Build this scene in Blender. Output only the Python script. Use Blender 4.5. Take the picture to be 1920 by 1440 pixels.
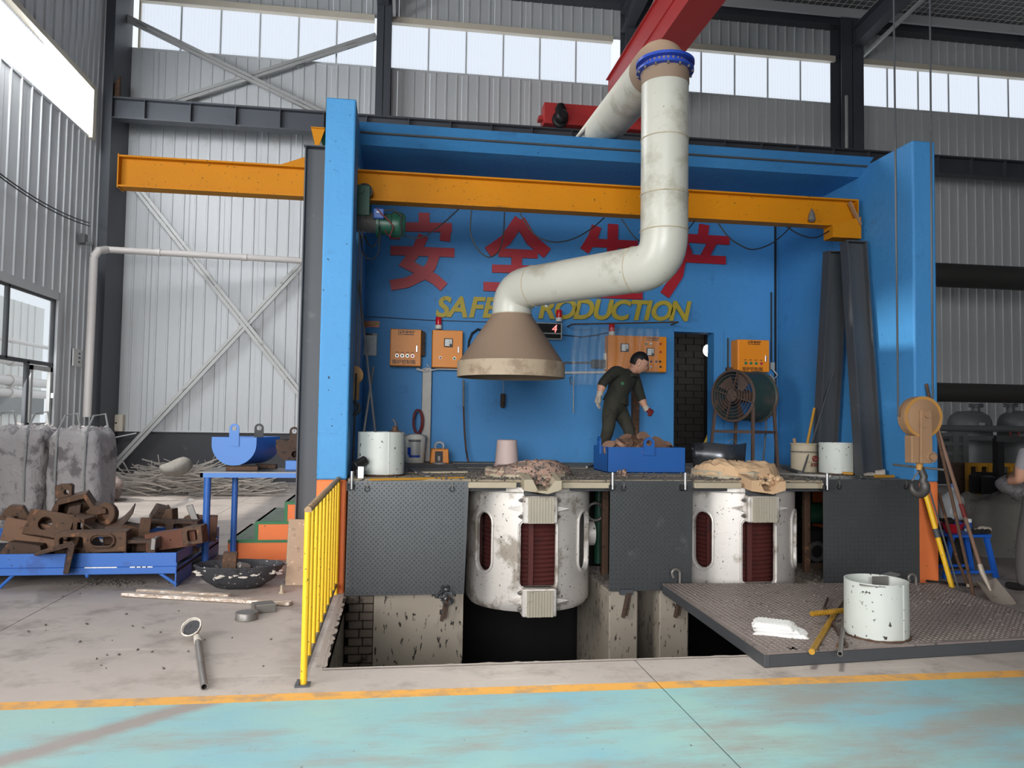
import bpy, bmesh, math, random
from mathutils import Vector, Matrix, Euler
random.seed(7)
SC = bpy.context.scene
COL = SC.collection
PI = math.pi
for _o in list(bpy.data.objects): bpy.data.objects.remove(_o)

# ------------------------------------------------------------------ camera
FPX = 1451.0                      # focal length in pixels of the 1920 x 1440 photograph
YAW, PITCH, ROLL = 0.1464, 0.0464, 0.01485
CAM = Vector((0, 0, 1.65))
_f = Vector((math.sin(YAW), math.cos(YAW), 0)); _r = Vector((math.cos(YAW), -math.sin(YAW), 0)); _u = Vector((0, 0, 1))
FWD = _f*math.cos(PITCH) + _u*math.sin(PITCH); _u2 = _u*math.cos(PITCH) - _f*math.sin(PITCH)
RIGHT = _r*math.cos(ROLL) + _u2*math.sin(ROLL); UP = _u2*math.cos(ROLL) - _r*math.sin(ROLL)
cam = bpy.data.cameras.new('camera'); camo = bpy.data.objects.new('camera', cam); COL.objects.link(camo)
cam.sensor_fit = 'HORIZONTAL'; cam.sensor_width = 36; cam.lens = 36*FPX/1920; cam.clip_end = 300; cam.clip_start = .05
camo.matrix_world = Matrix(((RIGHT.x, UP.x, -FWD.x, CAM.x), (RIGHT.y, UP.y, -FWD.y, CAM.y), (RIGHT.z, UP.z, -FWD.z, CAM.z), (0, 0, 0, 1)))
SC.camera = camo

# ------------------------------------------------------------------ light: overcast sky, daylight through the windows and assumed openings of the hall, an added overhead fill
SC.view_settings.view_transform = 'Standard'; SC.view_settings.look = 'None'
SC.view_settings.gamma = 1; SC.view_settings.use_curve_mapping = False
SC.view_settings.exposure = 0.0
SC.cycles.max_bounces = 7; SC.cycles.diffuse_bounces = 4; SC.cycles.glossy_bounces = 2; SC.cycles.transmission_bounces = 4; SC.cycles.transparent_max_bounces = 8
world = bpy.data.worlds.new('world'); SC.world = world; world.use_nodes = True
_bg = world.node_tree.nodes['Background']; _bg.inputs[0].default_value = (.86, .93, 1, 1); _bg.inputs[1].default_value = 1.1

def area(name, loc, aim, sx, sy, power, col, spread=180):
    l = bpy.data.lights.new(name, 'AREA'); l.shape = 'RECTANGLE'; l.size = sx; l.size_y = sy; l.energy = power; l.color = col
    l.spread = math.radians(spread); o = bpy.data.objects.new(name, l); COL.objects.link(o); o.location = loc
    o.rotation_euler = (Vector(aim)-Vector(loc)).to_track_quat('-Z', 'Y').to_euler(); return o
# lamps added in assumed, unseen openings: left-wall door beside the camera, gate behind it
area('assumed_door_daylight', (-6.6, 1.7, 3.4), (1.6, 7.6, .8), 4.4, 4.4, 340, (1, .965, .92), 130)
area('assumed_gate_daylight', (-3.0, -8.5, 3.8), (1.6, 9, 1.0), 6, 4.6, 380, (.98, .99, 1), 80)
area('foreground_fill', (1.1, 3.9, 14.0), (1.1, 4.0, 0), 2.4, 2.4, 62, (.98, 1, .93), 34)  # added lamp that brightens the middle of the foreground floor
# daylight of the left clerestory and the window below it
area('clerestory_daylight', (-6.65, 14.2, 8.3), (1, 17, 3.5), 7.0, 1.0, 600, (.95, .98, 1))
area('window_daylight', (-6.6, 14.8, 2.7), (0, 16, .5), 3.6, 2.4, 90, (.97, .99, 1))

# low sun from beyond the left wall: it reaches the floor only through the window
_sl = bpy.data.lights.new('sun', 'SUN'); _sl.energy = 3.4; _sl.angle = math.radians(1.5); _sl.color = (1, .93, .80)
_so = bpy.data.objects.new('sun', _sl); COL.objects.link(_so); _so.rotation_euler = Vector((math.cos(.72), 0, -math.sin(.72))).to_track_quat('-Z', 'Y').to_euler()

# ------------------------------------------------------------------ pixel of the photograph + a known plane -> point in the hall
def ray(px, py): return RIGHT*((px-960)/FPX) - UP*((py-720)/FPX) + FWD
def PY(px, py, Y): d = ray(px, py); return CAM + d*(Y/d.y)
def PZ(px, py, Z=0.0): d = ray(px, py); return CAM + d*((Z-CAM.z)/d.z)
def PX(px, py, X): d = ray(px, py); return CAM + d*(X/d.x)
V = Vector

# ------------------------------------------------------------------ mesh collector
class G:
    def __init__(s): s.v = []; s.f = []; s.m = []; s.mi = 0
    def add(s, vs, fs):
        n = len(s.v); s.v += [tuple(v) for v in vs]; s.f += [tuple(i+n for i in f) for f in fs]; s.m += [s.mi]*len(fs); return s
    def box(s, x0, x1, y0, y1, z0, z1):
        return s.add([(x0,y0,z0),(x1,y0,z0),(x1,y1,z0),(x0,y1,z0),(x0,y0,z1),(x1,y0,z1),(x1,y1,z1),(x0,y1,z1)],
                     [(3,2,1,0),(4,5,6,7),(0,1,5,4),(1,2,6,5),(2,3,7,6),(3,0,4,7)])
    def obox(s, c, size, rot=(0,0,0)):
        R = Euler(rot).to_matrix(); c = V(c); h = V(size)/2
        g = G().box(-h.x,h.x,-h.y,h.y,-h.z,h.z); return s.add([c+R@V(v) for v in g.v], g.f)
    def frame(s, a, b, up=(0,0,1)):
        a, b = V(a), V(b); d = (b-a).normalized(); up = V(up)
        if abs(d.dot(up)) > .98: up = V((0,1,0)) if abs(d.y) < .9 else V((1,0,0))
        x = d.cross(up).normalized(); return a, b, x, x.cross(d).normalized()
    def bar(s, a, b, w, h, up=(0,0,1)):
        a, b, x, y = s.frame(a, b, up); w /= 2; h /= 2
        vs = [p+x*i*w+y*j*h for p in (a,b) for i,j in ((-1,-1),(1,-1),(1,1),(-1,1))]
        return s.add(vs, [(3,2,1,0),(4,5,6,7),(0,1,5,4),(1,2,6,5),(2,3,7,6),(3,0,4,7)])
    def sect(s, a, b, poly, up=(0,0,1)):
        a, b, x, y = s.frame(a, b, up); n = len(poly)
        vs = [p+x*i+y*j for p in (a,b) for i,j in poly]
        return s.add(vs, [tuple(range(n))[::-1], tuple(range(n,2*n))]+[(i,(i+1)%n,n+(i+1)%n,n+i) for i in range(n)])
    def ibeam(s, a, b, h, w, tf, tw, up=(0,0,1)):
        h /= 2; w /= 2; t = tw/2; k = h-tf
        return s.sect(a, b, [(-w,-h),(w,-h),(w,-k),(t,-k),(t,k),(w,k),(w,h),(-w,h),(-w,k),(-t,k),(-t,-k),(-w,-k)], up)
    def cyl(s, a, b, r, r2=None, n=16, cap=True):
        r2 = r if r2 is None else r2; a, b, x, y = s.frame(a, b)
        vs = [p+x*(q*math.cos(2*PI*i/n))+y*(q*math.sin(2*PI*i/n)) for p,q in ((a,r),(b,r2)) for i in range(n)]
        fs = [(i,(i+1)%n,n+(i+1)%n,n+i) for i in range(n)]
        if cap: fs += [tuple(range(n))[::-1], tuple(range(n,2*n))]
        return s.add(vs, fs)
    def tube(s, pts, r, n=8, cap=True, closed=False):
        pts = [V(p) for p in pts]; m = len(pts); rs = r if isinstance(r, (list, tuple)) else [r]*m
        nrm = None; vs = []
        for i, p in enumerate(pts):
            if closed: d = (pts[(i+1)%m]-pts[i-1]).normalized()
            else: d = (pts[min(i+1,m-1)]-pts[max(i-1,0)]).normalized()
            if nrm is None:
                nrm = d.orthogonal().normalized()
            nrm = (nrm-d*nrm.dot(d)).normalized(); bi = d.cross(nrm)
            vs += [p+nrm*(rs[i]*math.cos(2*PI*k/n))+bi*(rs[i]*math.sin(2*PI*k/n)) for k in range(n)]
        fs = [(i*n+k, i*n+(k+1)%n, (i+1)*n+(k+1)%n, (i+1)*n+k) for i in range(m-1) for k in range(n)]
        if closed: fs += [((m-1)*n+k, (m-1)*n+(k+1)%n, (k+1)%n, k) for k in range(n)]
        elif cap: fs += [tuple(range(n))[::-1], tuple(range((m-1)*n, m*n))]
        return s.add(vs, fs)
    def lathe(s, c, prof, n=32, axis=(0,0,1), closed=False):
        c = V(c); q = V((0,0,1)).rotation_difference(V(axis)); m = len(prof); vs = []
        for r, z in prof:
            vs += [c+q@V((r*math.cos(2*PI*k/n), r*math.sin(2*PI*k/n), z)) for k in range(n)]
        fs = [(i*n+k, i*n+(k+1)%n, (i+1)*n+(k+1)%n, (i+1)*n+k) for i in range(m-1) for k in range(n)]
        if closed: fs += [((m-1)*n+k, (m-1)*n+(k+1)%n, (k+1)%n, k) for k in range(n)]
        else:
            if prof[0][0] > 1e-4: fs.append(tuple(range(n))[::-1])
            if prof[-1][0] > 1e-4: fs.append(tuple(range((m-1)*n, m*n)))
        return s.add(vs, fs)
    def prism(s, poly, a, b, plane='xz'):
        n = len(poly)
        def p(u, w, t): return {'xz':(u,t,w), 'yz':(t,u,w), 'xy':(u,w,t)}[plane]
        vs = [p(u,w,t) for t in (a,b) for u,w in poly]
        return s.add(vs, [tuple(range(n))[::-1], tuple(range(n,2*n))]+[(i,(i+1)%n,n+(i+1)%n,n+i) for i in range(n)])
    def ball(s, c, r, n=12, m=8, rot=(0,0,0)):
        r = (r,r,r) if not isinstance(r, (tuple,list)) else r; R = Euler(rot).to_matrix(); c = V(c)
        g = G().lathe((0,0,0), [(math.sin(PI*i/m)+(1e-5 if i in (0,m) else 0), -math.cos(PI*i/m)) for i in range(m+1)], n)
        return s.add([c+R@V((v[0]*r[0], v[1]*r[1], v[2]*r[2])) for v in g.v], g.f)
    def torus(s, c, R, r, axis=(0,0,1), n=24, m=8, a0=0, a1=2*PI):
        c = V(c); q = V((0,0,1)).rotation_difference(V(axis)); cl = abs(a1-a0-2*PI) < 1e-6
        k = n if cl else n+1
        return s.tube([c+q@V((R*math.cos(a0+(a1-a0)*i/n), R*math.sin(a0+(a1-a0)*i/n), 0)) for i in range(k)], r, m, closed=cl)
    def join(s, g): return s.add(g.v, g.f)
    def xf(s, M): s.v = [tuple(M@V(v)) for v in s.v]; return s
    def jitter(s, a):
        d = {}
        for i, v in enumerate(s.v):
            k = tuple(round(c, 4) for c in v)
            if k not in d: d[k] = V((random.uniform(-a,a), random.uniform(-a,a), random.uniform(-a,a)))
            s.v[i] = tuple(V(v)+d[k])
        return s
    def mesh(s, name, smooth=40):
        me = bpy.data.meshes.new(name); me.from_pydata(s.v, [], s.f)
        bm = bmesh.new(); bm.from_mesh(me); bmesh.ops.remove_doubles(bm, verts=bm.verts, dist=1e-6) if len(s.v) < 20000 else None
        bmesh.ops.recalc_face_normals(bm, faces=bm.faces); bm.to_mesh(me); bm.free()
        if smooth:
            me.polygons.foreach_set('use_smooth', [True]*len(me.polygons)); me.set_sharp_from_angle(angle=math.radians(smooth))
        return me
    def mk(s, name, mat, par=None, smooth=40, bevel=0, seg=2):
        me = s.mesh(name, smooth); return mkobj(name, me, mat, par, bevel, seg)

def mkobj(name, me, mat, par=None, bevel=0, seg=2):
    o = bpy.data.objects.new(name, me); COL.objects.link(o)
    if mat is not None and not len(me.materials): me.materials.append(mat)
    if par is not None: adopt(o, par)
    if bevel:
        b = o.modifiers.new('bevel', 'BEVEL'); b.width = bevel; b.segments = seg; b.limit_method = 'ANGLE'; b.angle_limit = math.radians(35)
        b.harden_normals = False
    return o
BASE = {}
def world_base(o): return V(BASE.get(o.name, (0,0,0)))
def adopt(o, par):
    o.parent = par; o.matrix_parent_inverse = Matrix.Translation(-world_base(par))
def tag(o, label, cat=None, group=None, kind=None):
    if label: o['label'] = label
    if cat: o['category'] = cat
    if group: o['group'] = group
    if kind: o['kind'] = kind
    return o
def T(name, label, cat, loc=(0,0,0), group=None, kind=None):
    o = bpy.data.objects.new(name, None); COL.objects.link(o); o.location = V(loc); o.empty_display_size = .1
    BASE[o.name] = tuple(V(loc)); return tag(o, label, cat, group, kind)
def struct(o, label=None): o['kind'] = 'structure'; (label and o.__setitem__('label', label)); return o
def copytree(o, loc=None, rotz=None, par=None, label=None):
    c = o.copy(); COL.objects.link(c)
    if par is not None: c.parent = par
    for ch in o.children: copytree(ch, par=c)
    if loc is not None: c.location = V(loc)
    if rotz is not None: c.rotation_euler.z = rotz
    if label: c['label'] = label
    return c
def inst(o, dx, par=None):           # another piece sharing the mesh of o, moved by dx
    c = o.copy(); COL.objects.link(c); c.location = o.location + V(dx)
    if par is not None: c.parent = par
    return c
def words(name, s, mat, par, loc, size, rot=(PI/2,0,0), ext=.0015, off=0.0, align='CENTER', shear=0.0, space=1.0):
    cu = bpy.data.curves.new(name, 'FONT'); cu.body = s; cu.size = size; cu.extrude = ext; cu.offset = off; cu.shear = shear
    cu.align_x = align; cu.align_y = 'CENTER'; cu.space_character = space; cu.resolution_u = 4; cu.materials.append(mat)
    tmp = bpy.data.objects.new('txt_tmp', cu); COL.objects.link(tmp); tmp.location = V(loc); tmp.rotation_euler = rot
    me = bpy.data.meshes.new_from_object(tmp); M = Matrix.Translation(V(loc)) @ Euler(rot).to_matrix().to_4x4(); me.transform(M)
    bpy.data.objects.remove(tmp); bpy.data.curves.remove(cu)
    if not len(me.materials): me.materials.append(mat)
    return mkobj(name, me, mat, par)
def cutout(me, cutters):             # boolean difference of a mesh and a list of collectors
    o = bpy.data.objects.new('cut_tmp', me); COL.objects.link(o); tmp = []
    for g in cutters:
        c = bpy.data.objects.new('cut_tool', g.mesh('cut_tool', 0)); COL.objects.link(c); tmp.append(c)
        m = o.modifiers.new('b', 'BOOLEAN'); m.operation = 'DIFFERENCE'; m.object = c; m.solver = 'EXACT'
    dg = bpy.context.evaluated_depsgraph_get(); r = bpy.data.meshes.new_from_object(o.evaluated_get(dg))
    for c in tmp+[o]: bpy.data.objects.remove(c)
    r.polygons.foreach_set('use_smooth', [True]*len(r.polygons)); r.set_sharp_from_angle(angle=math.radians(35)); return r
def arc(c, r, a0, a1, n, ax='xz'):
    out = []
    for i in range(n+1):
        a = a0+(a1-a0)*i/n; u, w = r*math.cos(a), r*math.sin(a); c = V(c)
        out.append(c+(V((u,0,w)) if ax == 'xz' else V((0,u,w)) if ax == 'yz' else V((u,w,0))))
    return out
def sag(a, b, d, n=10):
    a, b = V(a), V(b); return [a.lerp(b, i/n)-V((0,0,d*4*(i/n)*(1-i/n))) for i in range(n+1)]

# ------------------------------------------------------------------ materials
def lin(c): return tuple(((x/255)/12.92 if x/255 <= .04045 else ((x/255+.055)/1.055)**2.4) for x in c)+(1,)
class N:
    def __init__(s, name):
        s.mat = bpy.data.materials.new(name); s.mat.use_nodes = True; s.t = s.mat.node_tree; s.b = s.t.nodes['Principled BSDF']
        s.tc = s.n('ShaderNodeTexCoord')
    def n(s, kind, **kw):
        o = s.t.nodes.new(kind)
        for k, v in kw.items(): setattr(o, k, v)
        return o
    def l(s, a, b): s.t.links.new(a, b)
    def noise(s, scale, detail=4, rough=.55, vec=None, stretch=None):
        o = s.n('ShaderNodeTexNoise'); o.inputs['Scale'].default_value = scale; o.inputs['Detail'].default_value = detail; o.inputs['Roughness'].default_value = rough
        v = vec or s.tc.outputs['Object']
        if stretch:
            m = s.n('ShaderNodeMapping'); m.inputs['Scale'].default_value = stretch; s.l(v, m.inputs[0]); v = m.outputs[0]
        s.l(v, o.inputs['Vector']); return o.outputs['Fac']
    def ramp(s, fac, a, b, ca=(0,0,0,1), cb=(1,1,1,1)):
        r = s.n('ShaderNodeValToRGB'); e = r.color_ramp.elements; e[0].position = a; e[1].position = b; e[0].color = ca; e[1].color = cb
        s.l(fac, r.inputs[0]); return r.outputs[0]
    def mix(s, fac, a, b):
        m = s.n('ShaderNodeMix', data_type='RGBA')
        for sock, v in ((m.inputs[0], fac), (m.inputs[6], a), (m.inputs[7], b)):
            if isinstance(v, (int, float)): sock.default_value = v
            elif isinstance(v, tuple): sock.default_value = v
            else: s.l(v, sock)
        return m.outputs[2]
    def math(s, op, a, b=None, c=None):
        m = s.n('ShaderNodeMath', operation=op)
        for i, v in enumerate((a, b, c)):
            if v is None: continue
            if isinstance(v, (int, float)): m.inputs[i].default_value = v
            else: s.l(v, m.inputs[i])
        return m.outputs[0]
    def bump(s, h, k, dist=.01):
        b = s.n('ShaderNodeBump'); b.inputs['Strength'].default_value = k; b.inputs['Distance'].default_value = dist
        s.l(h, b.inputs['Height']); s.l(b.outputs[0], s.b.inputs['Normal'])
    def set(s, col=None, rough=None, metal=None, **kw):
        for nm, v in (('Base Color', col), ('Roughness', rough), ('Metallic', metal)):
            if v is None: continue
            if isinstance(v, (int, float, tuple)): s.b.inputs[nm].default_value = v
            else: s.l(v, s.b.inputs[nm])
        for k, v in kw.items(): s.b.inputs[k.replace('_', ' ')].default_value = v
def dk(c, k): return tuple(x*k for x in c[:3])+(1,)
def pm(name, rgb, rough=.6, metal=0.0, var=.12, scale=3.0, wear=None, wa=.62, wscale=5.0, speck=None, sa=.66, sscale=45.0, bump=.15, bscale=40.0, bd=.004, stretch=None):
    """painted or raw surface: base tone with slow variation, worn patches, small specks, fine relief"""
    m = N(name); c = lin(rgb)
    col = m.mix(m.noise(scale, 3, .6, None, stretch), dk(c, 1-var), dk(c, 1+var))
    if wear: col = m.mix(m.ramp(m.noise(wscale, 6, .65, None, stretch), wa, wa+.09), col, lin(wear))
    if speck: col = m.mix(m.ramp(m.noise(sscale, 2, .5), sa, sa+.04), col, lin(speck))
    m.set(col, rough, metal)
    if bump: m.bump(m.noise(bscale, 4, .6), bump, bd)
    return m.mat

# floor: bare concrete, an ochre line and a worn turquoise coating in front of it
def floor_mat():
    m = N('floor_concrete'); sp = m.n('ShaderNodeSeparateXYZ'); m.l(m.tc.outputs['Object'], sp.inputs[0])
    x, y = sp.outputs[0], sp.outputs[1]
    big = m.noise(.55, 5, .6); mid = m.noise(2.2, 6, .65); fine = m.noise(14, 5, .7)
    con = m.mix(m.ramp(big, .35, .68), lin((164,154,149)), lin((188,178,171)))
    con = m.mix(m.ramp(mid, .5, .72), con, lin((138,127,120)))
    con = m.mix(m.ramp(m.noise(1.0, 8, .72), .56, .74), con, lin((112,104,100)))
    con = m.mix(m.ramp(fine, .68, .74), con, lin((92,86,82)))
    con = m.mix(m.ramp(m.noise(3.0, 8, .75, stretch=(.25,3.0,1)), .60, .68), con, lin((196,186,176)))
    paint = m.mix(m.ramp(m.noise(.8, 4, .6), .36, .62), lin((128,172,184)), lin((146,182,178)))
    paint = m.mix(m.ramp(m.math('MULTIPLY_ADD', x, .022, m.noise(1.6, 7, .7, stretch=(.6,2.0,1))), .48, .66), paint, lin((146,150,146)))
    paint = m.mix(m.ramp(m.noise(26, 3, .6), .70, .73), paint, lin((96,98,94)))
    paint = m.mix(m.ramp(m.noise(60, 2, .6), .72, .74), paint, lin((120,104,84)))
    A, B = PZ(0,1428), PZ(400,1312); n = V((-(B-A).y, (B-A).x, 0)).normalized()
    dist = m.math('ABSOLUTE', m.math('SUBTRACT', m.math('ADD', m.math('MULTIPLY', x, n.x), m.math('MULTIPLY', y, n.y)), n.dot(A)))
    wob = m.math('MULTIPLY_ADD', m.noise(5, 5, .7), .12, dist)
    paint = m.mix(m.ramp(wob, .10, .18), lin((146,138,134)), paint)
    ochre = m.mix(m.ramp(m.noise(6, 6, .7), .48, .64), lin((216,158,74)), lin((172,140,106)))
    yy = m.math('MULTIPLY_ADD', x, .0124, y); yy = m.math('MULTIPLY_ADD', m.noise(22, 3, .6), .016, yy)
    col = m.mix(m.math('LESS_THAN', yy, 4.842), con, ochre)
    isp = m.math('LESS_THAN', yy, 4.716); col = m.mix(isp, col, paint)
    m.set(col, m.math('MULTIPLY_ADD', fine, .25, m.math('MULTIPLY_ADD', isp, -.14, .56)))
    m.bump(m.math('ADD', mid, m.math('MULTIPLY', fine, .6)), .12, .01); return m.mat
M_FLOOR = floor_mat()
M_JOINT = pm('floor_joint', (48,44,42), .9)
def pit_mat():
    m = N('pit_concrete'); c = m.mix(m.noise(1.4, 4, .6), lin((134,124,112)), lin((168,158,144)))
    c = m.mix(m.ramp(m.noise(2.6, 6, .65, None, (1,1,.5)), .56, .72), c, lin((112,102,92)))
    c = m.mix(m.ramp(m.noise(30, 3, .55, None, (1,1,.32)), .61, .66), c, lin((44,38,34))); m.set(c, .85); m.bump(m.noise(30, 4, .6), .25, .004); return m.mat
M_PITC = pit_mat()
M_CURB = pm('curb_concrete', (172,158,150), .85, 0, .14, 2.0, (120,110,104), .6, 4.0, (70,62,58), .68, 50.0)
M_DKBRICK = pm('dark_brick', (44,40,38), .9, 0, .2, 8.0)  # dark base tone of the bricks in the passage
M_BRICK = pm('sooty_brick', (112,100,90), .9, 0, .2, 8.0, (64,56,50), .55, 6.0)
M_DARK = pm('matte_black', (26,24,24), .9, 0, .2)  # near-black tone for pit depths, passage and other dark things
M_WALLC = pm('dado_grey', (78,78,82), .8, 0, .1, 1.2, (96,94,94), .6, 2.0)
M_SHEET = pm('ribbed_sheet', (206,208,210), .42, .0, .05, .7, (188,188,186), .64, 1.2, None, .7, 40, .06, 2.5, .02)
M_SHEETR = M_SHEET
M_HALLST = pm('hall_steel', (74,77,84), .5, .0, .08, 1.0, (62,64,70), .62, 2.0)
M_CREAM = pm('cream_flashing', (226,216,198), .5, 0, .06)
M_GALV = pm('galvanised_brace', (176,176,174), .45, .2, .1, 3, (140,138,134), .6, 6)
M_PVC = pm('pvc_pipe', (212,206,202), .4, 0, .05)
M_BLUE = pm('booth_blue', (66,138,198), .62, 0, .07, 1.3, (60,124,180), .60, 2.4, (28,58,90), .725, 30.0, .35, 9.0, .02)
M_BLUEP = pm('booth_blue_rough', (70,144,200), .62, 0, .06, 1.3, (66,134,188), .62, 4.0, (28,48,70), .69, 24.0, .35, 14.0, .015, (1,1,1.6))
M_ORAN = pm('base_orange', (234,124,66), .65, 0, .08, 1.6, (214,108,56), .6, 3.0, (96,62,44), .71, 30.0, .25, 14, .01)
M_GREEN = pm('step_green', (62,122,84), .7, 0, .12, 3, (100,120,100), .62, 6)
M_YEL = pm('beam_yellow', (196,124,12), .55, 0, .1, 2.0, (150,96,20), .60, 2.2, (110,82,30), .68, 40, .1, 20)
M_YEL.node_tree.nodes['Principled BSDF'].inputs['Specular IOR Level'].default_value = .18
M_RAILY = pm('rail_yellow', (236,186,36), .42, 0, .06, 4, (180,140,40), .66, 9, (96,76,40), .69, 50)
M_STEELD = pm('dark_steel', (72,74,78), .55, .1, .1, 2.0, (92,90,90), .64, 4)
M_PLATE = pm('tread_plate', (88,90,92), .36, .5, .12, 2.2, (112,112,110), .64, 3.2, None, .66, 30, .1, 60)
M_PLATEF = pm('tread_plate_dusty', (132,120,115), .6, .1, .14, 2.6, (158,146,140), .62, 3.2, (78,70,68), .64, 26, .15, 50)
M_DUCT = pm('duct_paint', (188,186,176), .36, 0, .07, 2.2, (164,160,146), .54, 1.8, (116,108,98), .74, 30, .05, 20)
M_DUST = pm('dusty_duct', (138,116,98), .75, 0, .08, 2.5, (128,108,92), .62, 4, None)
M_FLANGE = pm('flange_blue', (40,72,170), .35, 0, .06)
M_RED = pm('letter_red', (176,28,42), .45, 0, .06, 2, (170,40,50), .64, 5)
M_GOLD = pm('letter_yellow', (180,158,48), .55, 0, .08, 5, (140,122,52), .62, 9)
M_BOXO = pm('cabinet_orange', (240,142,24), .42, 0, .04, 3, (216,124,24), .64, 4)
M_BLACK = pm('black_plastic', (24,24,26), .5, 0, .1, bump=0)
M_RUBB = pm('black_cable', (20,20,22), .55, 0, .1, bump=0)
M_WHITE = pm('white_print', (226,226,222), .6, 0, .03, bump=0)
M_PAPER = pm('paper', (222,220,216), .8, 0, .03, bump=0)
M_CHROME = pm('bright_metal', (196,196,198), .3, .8, .05)
M_STEEL = pm('worn_steel', (128,124,120), .45, .5, .14, 6, (96,84,74), .6, 10)
M_RUST = pm('rusty_steel', (86,62,46), .75, .1, .18, 5, (134,92,64), .58, 9, (50,38,32), .64, 24, .3, 30)
M_RUSTB = pm('rusty_dark', (74,56,46), .8, .1, .2, 6, (112,78,54), .6, 8, (36,30,28), .62, 26, .3, 30)
M_TUB = pm('grey_tub', (200,204,198), .5, 0, .05, 3, (172,156,134), .66, 4, (52,46,42), .675, 26, .08, 20)
M_LIME = pm('white_bucket', (220,218,208), .5, 0, .06, 4, (190,182,166), .62, 7)
M_PINK = pm('dusty_pink_pail', (214,190,184), .6, 0, .06, 4, (196,160,150), .62, 8)
M_TRAYB = pm('tray_blue', (46,100,180), .45, 0, .08, 2.5, (42,84,156), .6, 4, (30,40,60), .72, 30)
M_BOXB = pm('skip_blue', (26,86,158), .45, 0, .08, 2.5, (24,74,140), .6, 4, (26,34,50), .74, 30)
M_TROUGH = pm('trough_blue', (76,130,204), .5, 0, .05, 2.5)
M_ALU = pm('furnace_aluminium', (218,212,206), .46, .35, .12, 2.4, (158,148,136), .53, 3.0, (66,58,52), .68, 36, .25, 22, .006)
M_YOKE = pm('yoke_laminate', (172,164,148), .65, .1, .1, 6, (136,128,114), .58, 10)
M_COIL = pm('coil_red', (84,34,30), .75, 0, .2, 5, (66,32,30), .55, 8)
M_LINER = pm('crumbled_lining', (166,136,120), .9, 0, .22, 9, (112,100,94), .50, 8, (70,62,58), .58, 40, .8, 40, .02)
M_SAND = pm('sandy_lining', (204,170,134), .92, 0, .12, 6, (176,140,108), .6, 10, None, .7, 40, .5, 30, .008)
M_LIP = pm('deck_lip', (176,164,142), .7, .1, .12, 4, (132,112,90), .6, 6)
M_DECK = pm('deck_planks', (152,140,120), .75, 0, .16, 3, (116,106,92), .56, 5, (50,46,42), .62, 30, .3, 40)
M_GRIT = pm('grit', (96,90,86), .9, 0, .3, 20)
M_GRIT2 = pm('pale_grit', (140,130,124), .9, 0, .3, 20)
M_WOOL = pm('wool_pad', (236,234,232), .95, 0, .03, 5, None, .6, 5, None, .6, 40, .5, 60, .006)
M_BAG = pm('bulk_bag', (182,176,176), .85, 0, .1, 3, (128,122,124), .52, 3.5, None, .6, 40, 1.0, 6, .06)
M_BAGD = pm('bulk_bag_dull', (132,128,122), .85, 0, .12, 3, (104,100,96), .57, 3.5, None, .6, 40, .7, 9, .03)
M_SACK = pm('woven_sack', (170,150,142), .85, 0, .14, 7, (140,112,106), .57, 9, None, .6, 40, .6, 20, .02)
M_WIRE = pm('scrap_wire', (168,160,152), .5, .25, .25, 3)
M_WOOD = pm('pale_wood', (176,156,138), .8, 0, .12, 6, (224,214,206), .48, 12, (120,84,60), .66, 30, .2, 60, .004, (.4,3,3))
M_BOARD = pm('leaning_board', (170,152,130), .85, 0, .14, 5, (126,112,98), .56, 8, (210,196,176), .66, 30)
M_SLAG = pm('slag_pan', (62,62,66), .7, .2, .2, 8, (40,40,42), .56, 12, (206,206,202), .67, 22, .6, 24, .01)
M_CRUST = pm('white_crust', (198,190,180), .9, 0, .1, 9, (150,138,126), .6, 16, None, .6, 4, .5, 40)
M_GREENM = pm('hoist_green', (36,84,66), .42, 0, .12, 6, (24,50,42), .56, 8)
M_BLUEM = pm('motor_blue', (44,86,156), .4, 0, .06)
M_CRANE = pm('crane_red', (196,62,62), .45, 0, .06, 1.5, (170,52,54), .62, 2.5)
M_FAN = pm('fan_brown', (86,68,60), .65, .1, .14, 5, (70,56,50), .6, 8)
M_FANG = pm('fan_green', (54,74,68), .6, 0, .14, 4, (84,80,74), .55, 3)
M_HOOK = pm('hook_block', (152,118,88), .7, 0, .08, 4, (136,104,78), .6, 6)
M_HOOKY = pm('block_yellow', (180,130,62), .55, 0, .08, 4, (170,128,86), .5, 6)
M_HOOKD = pm('forged_hook', (84,80,78), .5, .4, .12, 6)
M_TANK = pm('tank_grey', (96,98,98), .5, .1, .08)
M_BPIPE = pm('black_pipe', (62,60,58), .55, .1, .08)
M_DKYEL = pm('machine_yellow', (176,126,30), .55, 0, .1)
M_FLARE = pm('beacon_red', (206,24,34), .25, 0, .04, bump=0)
M_LEDB = pm('display_black', (14,12,14), .3, 0, .05, bump=0)
M_SKIN = pm('skin', (196,146,122), .55, 0, .05, bump=0)
M_HAIR = pm('hair', (22,18,16), .6, 0, .1, 30, bump=.3, bscale=120)
M_CLOTH = pm('work_jacket', (46,46,38), .9, 0, .14, 6, (34,34,30), .56, 9, None, .6, 40, .4, 20, .02)
M_DUSTG = pm('dusty_green_tread', (122,130,118), .8, 0, .1, 4, (92,112,96), .56, 5)
M_TROUS = pm('work_trousers', (54,52,42), .9, 0, .14, 6, (38,38,32), .56, 9, None, .6, 40, .4, 20, .02)
M_TSHIRT = pm('grey_tshirt', (146,142,146), .9, 0, .08, 6, None, .6, 9, None, .6, 40, .4, 14, .02)
M_TROU2 = pm('dark_trousers', (84,80,80), .9, 0, .12, 6, None, .6, 9, None, .6, 40, .4, 14, .02)
M_SHOE = pm('shoe_black', (30,28,28), .6, 0, .1)
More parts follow.
